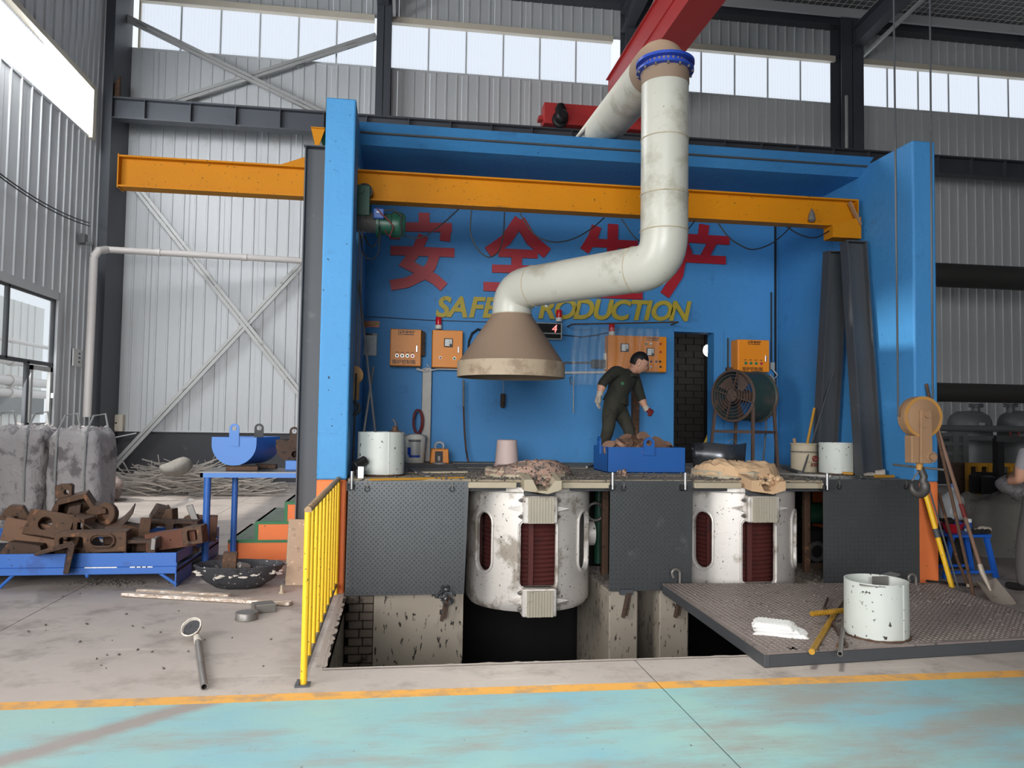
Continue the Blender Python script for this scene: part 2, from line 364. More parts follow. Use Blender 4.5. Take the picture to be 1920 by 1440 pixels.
M_GLOVE = pm('work_glove', (178,166,154), .9, 0, .1, 12, (120,108,100), .58, 14)
M_REDG = pm('red_rubber', (112,30,28), .6, 0, .08)
M_GBTN = pm('button_green', (30,130,70), .4, bump=0)
M_RBTN = pm('button_red', (200,40,34), .4, bump=0)
M_BRASS = pm('brass_sleeve', (186,142,50), .45, .4, .12, 9, (110,84,50), .58, 14)
M_SHOVEL = pm('shovel_blade', (182,170,156), .5, .3, .1, 5, (140,124,106), .58, 7)
M_HANDLE = pm('wood_handle', (128,98,82), .7, 0, .12, 8)
M_BOWL = pm('red_plastic', (196,36,44), .35, 0, .05, bump=0)
M_BLUSTL = pm('stool_blue', (28,92,190), .45, 0, .08, 4)
M_SHEETM = pm('scorched_sheet', (104,106,110), .32, .7, .12, 3, (60,60,66), .52, 2.5, (190,190,186), .72, 14)
M_BLANK = pm('round_blank', (140,108,90), .6, .2, .14, 8, (170,150,134), .6, 10)
M_EXT = pm('outside_wall', (226,226,222), .7, 0, .05)
def glass(name, tint, alpha, rough=.05):
    m = N(name); m.set(tint, rough); m.b.inputs['Alpha'].default_value = alpha; m.b.inputs['IOR'].default_value = 1.45; return m.mat
M_GLASS = glass('window_glass', (.9,.95,.95,1), .12)
M_FILM = glass('clear_film', (.55,.62,.66,1), .08, .12)
M_PET = glass('clear_bottle', (.7,.72,.74,1), .35, .15)
def poly_mat():
    m = N('clerestory_sheet'); out = m.t.nodes['Material Output']
    tr = m.n('ShaderNodeBsdfTranslucent'); tr.inputs[0].default_value = (.90,.91,.94,1); m.l(tr.outputs[0], out.inputs[0]); return m.mat
M_POLY = poly_mat()
def lamp_mat(name, col, k):
    m = N(name); m.set((1,1,1,1), .5); m.b.inputs['Emission Color'].default_value = col; m.b.inputs['Emission Strength'].default_value = k; return m.mat
M_BULB = lamp_mat('bulb_glow', (1,.98,.94,1), 22)
M_LED = lamp_mat('led_red', (1,.08,.06,1), 2.2)

# ================================================================== SETTING: floor, pit, hall
XL, YB = -6.9, 20.0                        # left wall and back wall of the hall
PX0, PX1, PY0, PY1 = -.45, 5.40, 5.30, 7.42  # furnace pit in front of the booth
DZ = 1.08                                  # top of the furnace deck
fl = struct(G().box(XL,PX0,-11,YB,-.16,-.02).box(PX0,PX1,-11,PY0,-.16,-.02).box(PX1,21,-11,YB,-.16,-.02).box(PX0,PX1,10.8,YB,-.16,-.02).mk('floor', M_JOINT),
            'bare concrete floor with an ochre line and worn turquoise coating')
_j1, _j3, _jy = PZ(100,1130).x, PZ(1330,1380).x, 9.62
def slab(x0, x1, y0, y1, e=(1,1,1,1)): G().box(x0+.004*e[0], x1-.004*e[1], y0+.004*e[2], y1-.004*e[3], -.03, 0).mk('slab', M_FLOOR, fl, 0)
for q in ((XL,_j1,-11,_jy),(XL,_j1,_jy,YB),(_j1,PX0,PY0,_jy,(1,1,0,1)),(_j1,PX0,_jy,YB),(_j1,_j3,-11,PY0,(1,1,1,0)),(_j3,PX1,-11,PY0,(1,0,1,1)),(PX1,21,-11,_jy,(0,1,1,1)),(PX1,21,_jy,YB),(PX0,PX1,10.8,YB)): slab(*q)
def rough_edge(x0, x1, y, z, n, d=.018):   # broken concrete edge along x, as one strip
    g = G(); pts = [(x0+(x1-x0)*i/n, random.uniform(-d,d)) for i in range(n+1)]
    for (a,p),(b,q) in zip(pts, pts[1:]):
        g.add([(a,y-.05,z+.004),(b,y-.05,z+.004),(b,y+.012+q,z-.004),(a,y+.012+p,z-.004),(a,y+.004+p*.5,z-.06),(b,y+.004+q*.5,z-.06)], [(0,1,2,3),(3,2,5,4)])
    return g
w = struct(G().box(PX0,PX1,PY0-.25,PY0-.001,-2.2,-.031).mk('wall_pit_front', M_PITC), 'front wall of the furnace pit')
rough_edge(PX0, PX1, PY0, 0, 90).mk('broken_edge', M_CURB, w)
struct(G().box(PX0-.3,PX0,PY0-.25,9.6,-2.2,-.031).mk('wall_pit_left', M_PITC), 'left wall of the furnace pit')
struct(G().box(PX1,PX1+.3,PY0-.25,9.6,-2.2,-.031).mk('wall_pit_right', M_PITC), 'right wall of the furnace pit')
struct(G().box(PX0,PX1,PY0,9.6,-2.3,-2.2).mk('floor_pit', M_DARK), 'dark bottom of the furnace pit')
struct(G().box(PX0,PX1,9.5,9.6,-2.2,.99).mk('wall_pit_back', M_DARK), 'dark wall behind the furnaces')
# concrete below the first tread plate, with a patch of bare brick
wb = struct(G().box(PX0+.27,.66,PY1+.03,8.6,-2.2,-.005).mk('wall_pit_back', M_PITC), 'splashed concrete wall under the tread plate beside the brick patch')
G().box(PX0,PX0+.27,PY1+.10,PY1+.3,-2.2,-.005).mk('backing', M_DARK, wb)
_bp = None
for r in range(9):
    x = PX0+.006-(.10 if r % 2 else 0)
    for k in range(3):
        a, b = max(PX0+.006, x+k*.135), min(PX0+.264, x+k*.135+.127)
        if b-a > .03: G().box(a, b, PY1+.04+random.uniform(0,.014), PY1+.12, -.09-r*.078, -.022-r*.078).mk('brick', M_BRICK, wb, 0, .004, 1)
for x0, x1, lab in ((2.08,2.37,'slim concrete pier beside the uncovered furnace opening'),(2.59,2.89,'slim concrete pier beside the steel cover plate')):
    struct(G().box(x0,x1,PY1-.02,8.75,-2.2,-.01).mk('pillar_pit', M_PITC, None, 0, .012, 1), lab)
struct(G().box(4.36,PX1,PY1+.03,8.75,-2.2,-.01).mk('pillar_pit', M_PITC), 'broad concrete block behind the steel cover plate')

# hall walls of ribbed sheet -------------------------------------------------------------
_pc = {}
def rib_mesh(w, h, ribs):
    k = (round(w,3), round(h,3), ribs)
    if k not in _pc:
        prof = [(0.004,0)]
        for i in range(ribs):
            c = w*(i+.5)/ribs; prof += [(c-.030,0),(c-.016,-.024),(c+.016,-.024),(c+.030,0)]
        prof += [(w-.004,0)]
        n = len(prof); g = G().add([(x,y,z) for z in (0,h) for x,y in prof]+[(x,.03,z) for z in (0,h) for x in (0.004,w-.004)],
                                   [(i,i+1,n+i+1,n+i) for i in range(n-1)]+[(2*n,2*n+1,2*n+3,2*n+2)])
        _pc[k] = g.mesh('panel', 0)
    return _pc[k]
def panel(par, mat, loc, w, h, ribs, rz=0, name='panel'):
    me = rib_mesh(w, h, ribs)
    if not len(me.materials): me.materials.append(None)
    o = bpy.data.objects.new(name, me); COL.objects.link(o); o.location = loc; o.rotation_euler.z = rz
    o.material_slots[0].link = 'OBJECT'; o.material_slots[0].material = mat; o.parent = par; return o
wbk = struct(G().box(XL,21,YB+.02,YB+.22,0,1.25).mk('wall_back', M_WALLC), 'back wall of grey ribbed sheet above a dark dado')
G().box(XL,21,YB-.03,YB+.03,1.23,1.262).mk('ledge', M_SHEET, wbk)
CZ0, CZ1 = 10.75, 11.95
x = XL
while x < 20:
    mt = M_SHEET
    panel(wbk, mt, (x,YB,1.26), .84, CZ0-1.26, 3); panel(wbk, mt, (x,YB,CZ1+.1), .84, 1.0, 3); x += .84
# clerestory bands between the columns
_cm = {}
def clere_mesh(w, h, n):
    k = (round(w,3), round(h,3))
    if k not in _cm:
        prof = [(w*(i/(n*4)), (0,-.012,-.02,-.012)[i%4]) for i in range(n*4+1)]; m = len(prof)
        _cm[k] = G().add([(x,y,z) for z in (0,h) for x,y in prof], [(i,i+1,m+i+1,m+i) for i in range(m-1)]).add([(x,.012,z) for k_ in range(n) for x in (w*(k_+.40)/n,w*(k_+.60)/n) for z in (0,h)],[(4*k_,4*k_+2,4*k_+3,4*k_+1) for k_ in range(n)]).mesh('pane', 60)
        _cm[k].materials.append(M_POLY)
    return _cm[k]
def clerestory(nm, x0, x1, lab):
    g = G().box(x0,x1,YB-.02,YB+.05,CZ0-.05,CZ0+.0); g.box(x0,x1,YB-.03,YB+.05,CZ1+.09,CZ1+.15)
    w = struct(g.mk(nm, M_SHEETR), lab); n = max(1, round((x1-x0)/.94)); d = (x1-x0)/n
    G().box(x0,x1,YB-.16,YB+.0,CZ1-.06,CZ1+.1).mk('lintel', M_CREAM, w)
    for i in range(n):
        o = bpy.data.objects.new('pane', clere_mesh(d-.012, CZ1-CZ0, 11)); COL.objects.link(o); o.location = (x0+i*d+.006,YB+.03,CZ0); o.parent = w
        if i: G().box(x0+i*d-.02,x0+i*d+.02,YB+.0,YB+.028,CZ0,CZ1).mk('lap_strip', M_SHEETR, w)
    G().box(x0-.04,x0,YB-.05,YB+.06,CZ0-.05,CZ1+.1).mk('jamb', M_CREAM, w); return w
clerestory('window_2', -6.52, -.80, 'clerestory band of translucent sheet behind the crossed braces')
clerestory('window_3', -.38, 5.55, 'clerestory band of translucent sheet left of the red crane girder')
clerestory('window_4', 6.15, 12.02, 'clerestory band of translucent sheet right of the bent duct')
clerestory('window_5', 12.74, 20.5, 'clerestory band of translucent sheet beyond the hoisting cables')
# left wall: strips along y with the openings for window and clerestory
wl = struct(G().box(XL-.25,XL-.02,4.0,YB+.2,0,1.25).mk('wall_left', M_WALLC), 'left wall of grey ribbed sheet with a window')
G().box(XL-.02,XL+.03,4.0,YB,1.23,1.262).mk('ledge', M_SHEET, wl)
WY0, WY1, WZ0, WZ1 = 12.8, 16.8, 1.30, 4.0
LC0, LC1, LY0, LY1 = 7.80, 8.82, 10.4, 18.05
ys = [20,19.2,18.6,18.05,17.4,16.8,16,15.2,14.4,13.6,12.8,12,11.2,10.4,9.6,8.8,8,7.2,6.4,5.6,4.8,4.0]
for a, b in zip(ys, ys[1:]):
    segs = [(1.26,12.9)]
    if WY0-.01 <= b and a <= WY1+.01: segs = [(WZ1,12.9)]
    out = []
    for s0, s1 in segs:
        if LY0-.01 <= b and a <= LY1+.01: out += [(s0,LC0),(LC1,s1)]
        else: out.append((s0,s1))
    for s0, s1 in out: panel(wl, M_SHEET, (XL,b,s0), a-b, s1-s0, 2, PI/2)
wn = struct(G().box(XL-.05,XL+.02,LY0,LY1,LC0-.06,LC0).mk('window_6', M_SHEETR), 'clerestory band of translucent sheet in the left wall')
G().box(XL-.10,XL+.10,LY0,LY1,LC1,LC1+.12).mk('lintel', M_CREAM, wn); G().box(XL-.10,XL+.10,LY1-.02,LY1+.16,LC0-.05,LC1+.12).mk('jamb', M_CREAM, wn)
for i in range(8):
    d = (LY1-LY0)/8; o = bpy.data.objects.new('pane', clere_mesh(d-.012, LC1-LC0, 11)); COL.objects.link(o)
    o.location = (XL-.06,LY0+i*d+.006,LC0); o.rotation_euler.z = PI/2; o.parent = wn
# window in the left wall
w1 = struct(G().box(XL-.12,XL+.05,WY0,WY1,WZ0-.05,WZ0).mk('window_1', M_SHEET), 'aluminium window in the left wall behind the bulk bags')
for b in ((WY0,WY1,WZ1-.06,WZ1+.10),(WY1-.02,WY1+.14,WZ0-.05,WZ1+.10)): G().box(XL-.1,XL+.06,*b).mk('reveal', M_SHEET, w1)
WM = 2.62
for b in ((WY0,WY1,WM-.035,WM+.035),(WY0,WY1,WZ0,WZ0+.06),(WY0,WY1,WZ1-.1,WZ1-.05)): G().box(XL-.06,XL+.01,*b).mk('rail', M_STEELD, w1)
for yy, z0, z1, wd in ((14.88,WM,WZ1,.07),(15.72,WZ0,WM,.09),(13.3,WZ0,WM,.07),(12.84,WZ0,WZ1,.07),(WY1-.04,WZ0,WZ1,.06)): G().box(XL-.06,XL+.01,yy-wd/2,yy+wd/2,z0,z1).mk('mullion', M_STEELD, w1)
g = G(); ca = (15.79,WY1-.09,WZ0+.07,WM-.06)
for b in ((ca[0],ca[1],ca[2],ca[2]+.09),(ca[0],ca[1],ca[3]-.09,ca[3]),(ca[0],ca[0]+.09,ca[2],ca[3]),(ca[1]-.09,ca[1],ca[2],ca[3])): g.box(XL-.03,XL+.03,*b)
cs = g.mk('casement', M_GALV, w1); G().box(XL+.03,XL+.09,ca[1]-.06,ca[1]-.03,1.95,2.05).mk('handle', M_CHROME, cs)
for y0, y1, z0, z1 in ((12.87,14.84,WM+.03,WZ1-.1),(14.92,16.74,WM+.03,WZ1-.1),(13.34,15.67,WZ0+.06,WM-.03),(15.88,16.62,WZ0+.16,WM-.15)): G().box(XL-.02,XL-.012,y0,y1,z0,z1).mk('pane', M_GLASS, w1, 0)
# the yard outside that window: a pale wall, pipe runs, a red notice
ew = struct(G().box(-11.2,-11.0,8,26,-.1,4.9).mk('wall_outside', M_EXT), 'pale wall of the neighbouring building outside the window')
for i in range(40): G().box(-11.03,-10.97,8.2+i*.44,8.24+i*.44,0,4.9).mk('rib', M_EXT, ew, 0)
G().box(-11.01,-10.9,8,26,1.6,2.3).mk('dark_band', M_TANK, ew, 0)
struct(G().box(-11.2,XL-.25,4,26,-.2,-.02).mk('ground_outside', M_CURB), 'strip of ground outside the window')
for z, r in ((3.45,.05),(2.95,.11),(2.45,.12),(2.15,.11)):
    t = tag(G().cyl((-9.6,9,z),(-9.6,24,z),r,n=12).mk('yard_pipe', M_PVC), None, 'pipe', 'pipe runs outside the window')
    t['label'] = {3.45:'thin white pipe topmost outside the left window',2.95:'cream pipe outside the left window, second from top',2.45:'cream pipe outside the left window, third from top',2.15:'lowest cream pipe outside the left window'}[z]
    for yy in (14.5,17.6,21): G().cyl((-9.6,yy-.12,z),(-9.6,yy+.12,z),r*1.25,n=12).mk('collar', M_PVC, t)
p = T('pipe_trestle','white post carrying the pipes outside the window','post',(-9.6,19.2,0)); G().bar((-9.30,19.2,0),(-9.30,19.2,4.2),.22,.22).mk('post', M_EXT, p); G().bar((-9.6,18.9,3.7),(-9.6,19.5,3.7),.1,.1).mk('arm', M_EXT, p)
n_ = tag(G().box(-10.96,-10.94,20.9,22.3,.55,.95).mk('yard_notice', M_BOWL), 'red notice with white characters outside the window', 'sign'); words('lettering','人员', M_WHITE, n_, (-10.935,21.6,.75), .34, (PI/2,0,PI/2))

# columns, crane runway, rafters, roof
def column(px0, px1, y0, z1, lab, w=None):
    a = PY(px0,200,y0).x; b = PY(px1,200,y0).x
    c = struct(G().box(a,b,y0,y0+.02,0,z1).box(a,b,YB-.06,YB-.04,0,z1).box((a+b)/2-.008,(a+b)/2+.008,y0,YB-.04,0,z1).mk('column', M_HALLST, None, 0), lab)
    return c, a, b
struct(G().box(PY(172,200,18.75).x,PY(210,200,18.75).x,18.75,18.77,0,13).box(PY(172,200,18.75).x+.05,PY(210,200,18.75).x-.03,18.77,YB,0,13).mk('column', M_HALLST, None, 0), 'corner steel column of the hall behind the bulk bags')

column(703,731,19.45,13,'steel column of the hall above the blue booth beside the crossed braces'); column(1172,1216,19.45,13,'steel column of the hall behind the bent duct')
c4, a4, b4 = column(1578,1620,19.4,13,'steel column of the hall right of the bent duct')
G().cyl((a4+.12,19.36,9.1),(a4+.12,19.36,10.7),.045,n=8).mk('conduit', M_GALV, c4)
rb = struct(G().ibeam((XL+.05,18.95,8.76),(20.5,18.95,8.76),.50,.30,.03,.02).mk('beam_runway', M_HALLST, None, 0), 'long steel crane runway beam across the back of the hall')
x = XL+.9
while x < 20: G().box(x,x+.02,18.81,18.95,8.54,8.98).mk('stiffener', M_HALLST, rb, 0); x += 1.02
G().box(XL+.05,20.5,18.93,18.99,9.01,9.07).mk('crane_rail', M_STEELD, rb, 0)
G().prism([(XL+.0,9.03),(XL+.32,9.03),(XL+.32,9.55)],18.90,19.0,'xz').mk('end_stop', M_RUST, rb, 0)
RZ = lambda y: 13.15+(YB-y)*.075
rf = struct(G().add([(XL-.3,YB+.3,RZ(YB+.3)),(21,YB+.3,RZ(YB+.3)),(21,-11,RZ(-11)),(XL-.3,-11,RZ(-11))]+[(XL-.3,YB+.3,RZ(YB+.3)+.2),(21,YB+.3,RZ(YB+.3)+.2),(21,-11,RZ(-11)+.2),(XL-.3,-11,RZ(-11)+.2)],[(0,1,2,3),(7,6,5,4),(0,4,5,1),(1,5,6,2),(2,6,7,3),(3,7,4,0)]).mk('ceiling', M_TANK, None, 0), 'insulated metal roof of the hall seen from below')
for i in range(7):
    y = 19.4-i*1.9; G().box(XL,21,y-.04,y+.04,RZ(y)-.26,RZ(y)-.01).mk('purlin', M_SHEETR, rf, 0)
g = G()                                     # wire netting that holds the insulation
for i in range(60): g.bar((6.5+i*.2,YB,RZ(YB)-.015),(6.5+i*.2,12,RZ(12)-.015),.012,.012)
for i in range(40): y = YB-i*.2; g.bar((6.5,y,RZ(y)-.015),(18.4,y,RZ(y)-.015),.012,.012)
g.mk('netting', M_PVC, rf, 0)['kind'] = 'stuff'
G().box(XL,21,YB-.35,YB+.0,12.85,13.1).mk('eave_beam', M_HALLST, rf, 0)
for xr in (-.58, 5.85, 12.38):
    r = struct(G().ibeam((xr,19.7,12.35),(xr,0,14.3),.55,.30,.025,.02).mk('beam_rafter', M_HALLST, None, 0), {-.58:'roof rafter above the crossed braces',5.85:'roof rafter behind the bent duct',12.38:'roof rafter beyond the hoisting cables'}[xr])
    G().bar((xr+.28,19.6,11.95),(xr+.28,2,13.7),.08,.08).mk('sway_rod', M_GALV, r, 0); G().bar((xr-.1,15.6,12.6),(xr-1.0,15.6,13.4),.06,.06).mk('strut', M_GALV, r, 0)
struct(G().box(21,21.2,-11,YB+.2,0,15.6).mk('wall_right', M_SHEETR), 'right wall of the hall')
wf = G().box(XL-.2,-6.2,-11.2,-11,0,15.6).box(.2,21.2,-11.2,-11,0,15.6).box(-6.2,.2,-11.2,-11,6.6,15.6)
struct(wf.mk('wall_front', M_SHEETR), 'front wall of the hall with an assumed wide gate, behind the viewer')  # unseen gate opening, assumed so daylight can enter from behind
struct(G().box(XL-.2,XL,-11,-1.2,0,15.6).box(XL-.2,XL,-1.2,3.2,6.4,15.6).box(XL-.2,XL,3.2,4.0,0,15.6).mk('wall_left_front', M_SHEETR), 'left wall beside an assumed door opening, behind the viewer')  # unseen door opening, assumed for the daylight from the left

sk_ = struct(G().box(-.2,2.4,2.6,5.2,RZ(3.9)-.06,RZ(3.9)-.02).mk('added_roof_panel', M_POLY, None, 0), 'translucent panel added under the roof above the viewer')  # panel added above the foreground fill lamp, out of view
# crossed wind braces of the left bay
def brace(p0, p1, y, lab, n=5):
    a, b = PY(*p0,y), PY(*p1,y); d = (b-a).normalized(); u = V((0,1,0)).cross(d).normalized()
    t = T('wind_brace', lab, 'brace', (a.x,y,min(a.z,b.z)), 'crossed wind braces', 'structure')
    for s in (-1,1):
        o = u*(s*.046); G().sect(a+o,b+o,[(-.038,-.038),(.038,-.038),(.038,-.03),(-.03,-.03),(-.03,.038),(-.038,.038)],(0,1,0)).mk('angle_bar', M_GALV, t, 0)
    for i in range(n):
        k = (i+.5)/n; G().bar(a.lerp(b,k)-d*.14,a.lerp(b,k)+d*.14,.03,.17,u).mk('tie_plate', M_STEELD, t, 0)
brace((203,285),(582,762),19.62,'lower wind brace falling to the right behind the yellow beam')
brace((190,900),(575,486),19.70,'lower wind brace rising to the right behind the white pipe')
brace((213,22),(612,217),19.62,'upper wind brace falling to the right across the clerestory',4); brace((308,196),(706,68),19.70,'upper wind brace rising to the right across the clerestory',4)
# rain pipe in the corner
q = [PY(571,489,19.3),PY(560,488.5,19.3),PY(200,468,18.3),PY(184,470,17.9),PY(176,482,17.9),PY(163,782,17.9)]
t = T('rain_pipe','white plastic pipe crossing the wall and dropping down the corner column','pipe',(q[-1].x,q[-1].y,0)); G().tube([q[0],q[1],q[2]],.075,12).mk('run', M_PVC, t); G().tube([q[2],q[3],q[4]],.085,12).mk('elbow', M_PVC, t); G().tube([q[4],q[5]],.085,12).mk('drop', M_PVC, t)
for k in (.3,.75): c = q[1].lerp(q[2],k); G().cyl(c-V((.06,0,0)),c+V((.06,0,0)),.085,n=12).mk('coupling', M_PVC, t)
t = T('switch_box','small cream electrical box on the back wall beside the corner column','box',PY(213,808,19.9)); a, b = PY(200,777,19.8), PY(229,809,19.8)
G().box(a.x,b.x,19.80,20.0,b.z,a.z).mk('body', M_CREAM, t, 0, .01); G().box(a.x+.03,b.x-.09,19.785,19.80,b.z+.03,a.z-.03).mk('door', M_CREAM, t, 0, .004); G().cyl((b.x-.14,19.785,(a.z+b.z)/2),(b.x-.14,19.76,(a.z+b.z)/2),.02,n=8).mk('lock', M_BLACK, t)
a = PX(145,672,XL+.06); t = T('notice_plate','small white plate on the left wall beside the rain pipe','sign',a); G().box(XL+.035,XL+.06,a.y-.2,a.y+.25,a.z-.17,a.z+.2).mk('plate', M_WHITE, t, 0); 
for i in range(3): G().box(XL+.06,XL+.064,a.y+.05,a.y+.15,a.z-.09+i*.09,a.z-.05+i*.09).mk('switch', M_TANK, t, 0)
t = T('wall_bracket','small dark bracket with a lamp fitting beside the corner column','bracket',PX(152,456,XL+.05)); a = PX(152,456,XL+.05); G().box(a.x-.05,a.x+.25,a.y-.03,a.y+.03,a.z-.03,a.z+.03).box(a.x,a.x+.1,a.y-.08,a.y+.08,a.z,a.z+.2).mk('fitting', M_TANK, t, 0)
G().tube([a+V((.2,.1,0)),a+V((.2,.1,-.9)),a+V((.22,.1,-4.2))],.02,6).mk('conduit', M_TANK, t)
for i, (y0, y1) in enumerate(((322,418),(328,424))):
    tag(G().tube(sag(PX(-20,y0-12,XL+.08),PX(168,y1,XL+.08),.12),.012,6).mk('wall_cable', M_RUBB), ('upper','lower')[i]+' thin black cable strung along the left wall', 'cable', 'cables on the left wall')
t = T('floor_hose','black hose looped at the foot of the corner column','hose',PY(180,870,18.6)); G().tube([PY(165,800,18.7),PY(168,830,18.65),PY(180,848,18.6),PY(200,846,18.7),PY(206,820,19.3)],.03,8).mk('loop', M_RUBB, t)
t = tag(G().bar(PY(217,820,19.9),PY(256,812,19.9),.05,.03).mk('wall_strip', M_WHITE), 'short white strip leaning on the dark dado', 'strip')

# ================================================================== THE BLUE FURNACE BOOTH
BX0, BX1, BX2, BX3 = -.74, -.46, 5.43, 5.70     # outer and inner faces of the side walls
BY0, BY1, BZ = 7.50, 10.50, 4.73
def sidewall(nm, x0, x1, lab):
    w = struct(G().box(x0,x1,BY0,BY1+.2,1.06,BZ).mk(nm, M_BLUEP if x0 < 0 else M_BLUE, None, 0, .018, 2), lab)
    G().box(x0+.002,x1-.002,BY0+.002,BY1+.2,-.02,1.06).mk('orange_base', M_ORAN, w, 0, .012, 1); return w
wlb = sidewall('wall_booth_left', BX0, BX1, 'bright blue side wall of the booth with orange foot behind the yellow railing')
_m = wlb.data; wlb.data = cutout(_m.copy(), [G().box(BX0-.1,BX1+.1,8.06,8.82,3.52,4.50)]); wlb.data.materials.clear(); wlb.data.materials.append(M_BLUEP)
wrb = sidewall('wall_booth_right', BX2, BX3, 'blue side wall of the booth with orange foot beside the leaning tools')
da, db = PY(1264,622,BY1), PY(1337,630,BY1); DX0, DX1, DTOP = da.x, db.x, da.z
bw = G().box(BX1,DX0,BY1,BY1+.2,DZ-.1,BZ).box(DX1,BX2,BY1,BY1+.2,DZ-.1,BZ).box(DX0,DX1,BY1,BY1+.2,DTOP,BZ)
bw = struct(bw.mk('wall_booth_back', M_BLUE, None, 0), 'blue back wall of the booth with large red characters')
for b in ((DX0-.02,DX1+.14,DTOP,DTOP+.05),(DX1,DX1+.14,DZ,DTOP)): G().box(b[0],b[1],BY1-.03,BY1,b[2],b[3]).mk('door_casing', M_BLUE, bw, 0)
G().box(PY(1453,500,BY1).x-.012,PY(1453,500,BY1).x+.012,BY1-.025,BY1,DZ,BZ-.1).mk('corner_seam', M_RUBB, bw, 0)  # black strip drawn for the seam where back and right wall meet
# passage behind the door opening
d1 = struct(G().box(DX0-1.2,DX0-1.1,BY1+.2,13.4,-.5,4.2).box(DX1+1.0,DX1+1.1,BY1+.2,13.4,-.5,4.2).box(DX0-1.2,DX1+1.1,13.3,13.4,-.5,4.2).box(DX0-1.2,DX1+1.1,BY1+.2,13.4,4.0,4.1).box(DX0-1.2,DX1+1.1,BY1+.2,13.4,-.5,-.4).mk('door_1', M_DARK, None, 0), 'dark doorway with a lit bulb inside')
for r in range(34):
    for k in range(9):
        G().box(DX0-1.0+k*.3+(r%2)*.15, DX0-.72+k*.3+(r%2)*.15, 13.27, 13.3, -.3+r*.12, -.19+r*.12).mk('brick', M_DKBRICK, d1, 0)
lp = PY(1329,657,12.6); t = T('bulkhead_lamp','bright white bulb inside the dark doorway','lamp',lp)
G().ball(lp,(.095,.095,.105),16,10).mk('bulb', M_BULB, t); G().cyl(lp+V((0,0,.09)),lp+V((0,0,.2)),.04,n=10).mk('holder', M_BLACK, t); G().tube([lp+V((0,0,.2)),V((lp.x,lp.y,4.0))],.008,6).mk('flex', M_RUBB, t)
_pl = bpy.data.lights.new('bulb_light','POINT'); _pl.energy = 4; _pl.shadow_soft_size = .1; _po = bpy.data.objects.new('bulb_light',_pl); COL.objects.link(_po); _po.location = lp+V((0,-.25,0))
t = T('stair_handrail','yellow handrail of the stair inside the dark doorway','railing',PY(1318,860,11.2)); G().tube([PY(1337,795,11.2),PY(1322,830,11.2),PY(1313,868,11.2)],.022,8).mk('rail', M_RAILY, t); G().tube([PY(1322,830,11.2),PY(1320,880,11.2)],.02,8).mk('post', M_RAILY, t)
# roof slab with a beaded fascia
sl = struct(G().prism([(8.18,4.77),(8.20,4.77),(BY1+.2,4.77),(BY1+.2,4.62),(8.46,4.62)],BX1,BX2,'yz').mk('ceiling_booth', M_BLUE, None, 0), 'blue roof slab of the furnace booth')
G().prism([(8.285,4.718),(8.295,4.714),(8.315,4.692),(8.30,4.698)],BX1,BX2,'yz').mk('seam_strip', M_STEELD, sl, 0)
G().prism([(9.9,4.62),(9.93,4.60),(9.96,4.62)],BX1,BX2,'yz').mk('soffit_joint', M_STEELD, sl, 0)

# deck on which the furnaces are tended
dk_ = struct(G().box(BX1,BX2,PY1+.06,BY1,.96,DZ-.035).mk('floor_deck', M_STEELD, None, 0), 'raised steel deck of the furnace booth')
yb = [7.44,7.72,8.0,8.3,8.6,8.9,9.2,9.5,9.8,10.1,10.49]
for a, b in zip(yb, yb[1:]):
    for x0, x1 in ((BX1+.01,.72),(.72,2.05),(2.05,2.95),(2.95,4.32),(4.32,BX2-.01)):
        G().box(x0+.005,x1-.005,a+.006,b-.006,DZ-.035,DZ-random.uniform(0,.008)).mk('deck_board', M_DECK, dk_, 0)
for x0, x1, y in ((.68,1.14,7.33),(1.56,2.06,7.33),(2.93,3.42,7.35),(3.86,4.30,7.35)): G().box(x0,x1,y,PY1+.10,1.0,1.055).mk('deck_lip', M_LIP, dk_, 0, .004, 1)
g = G()
for i in range(1500):
    k = random.random()
    if k < .45: c = (random.gauss(1.4,.42),random.uniform(7.36,8.6))
    elif k < .7: c = (random.gauss(3.6,.45),random.uniform(7.36,8.6))
    else: c = (random.uniform(-.1,5.2),random.uniform(7.45,8.4))
    r = random.uniform(.004,.013); g.obox((c[0],c[1],DZ+r*.4),(r*2,r*1.6,r),(random.random(),random.random(),random.random()*3))
tag(g.mk('deck_debris', M_GRIT, None, 0), 'grey slag crumbs scattered over the deck', 'debris', None, 'stuff')

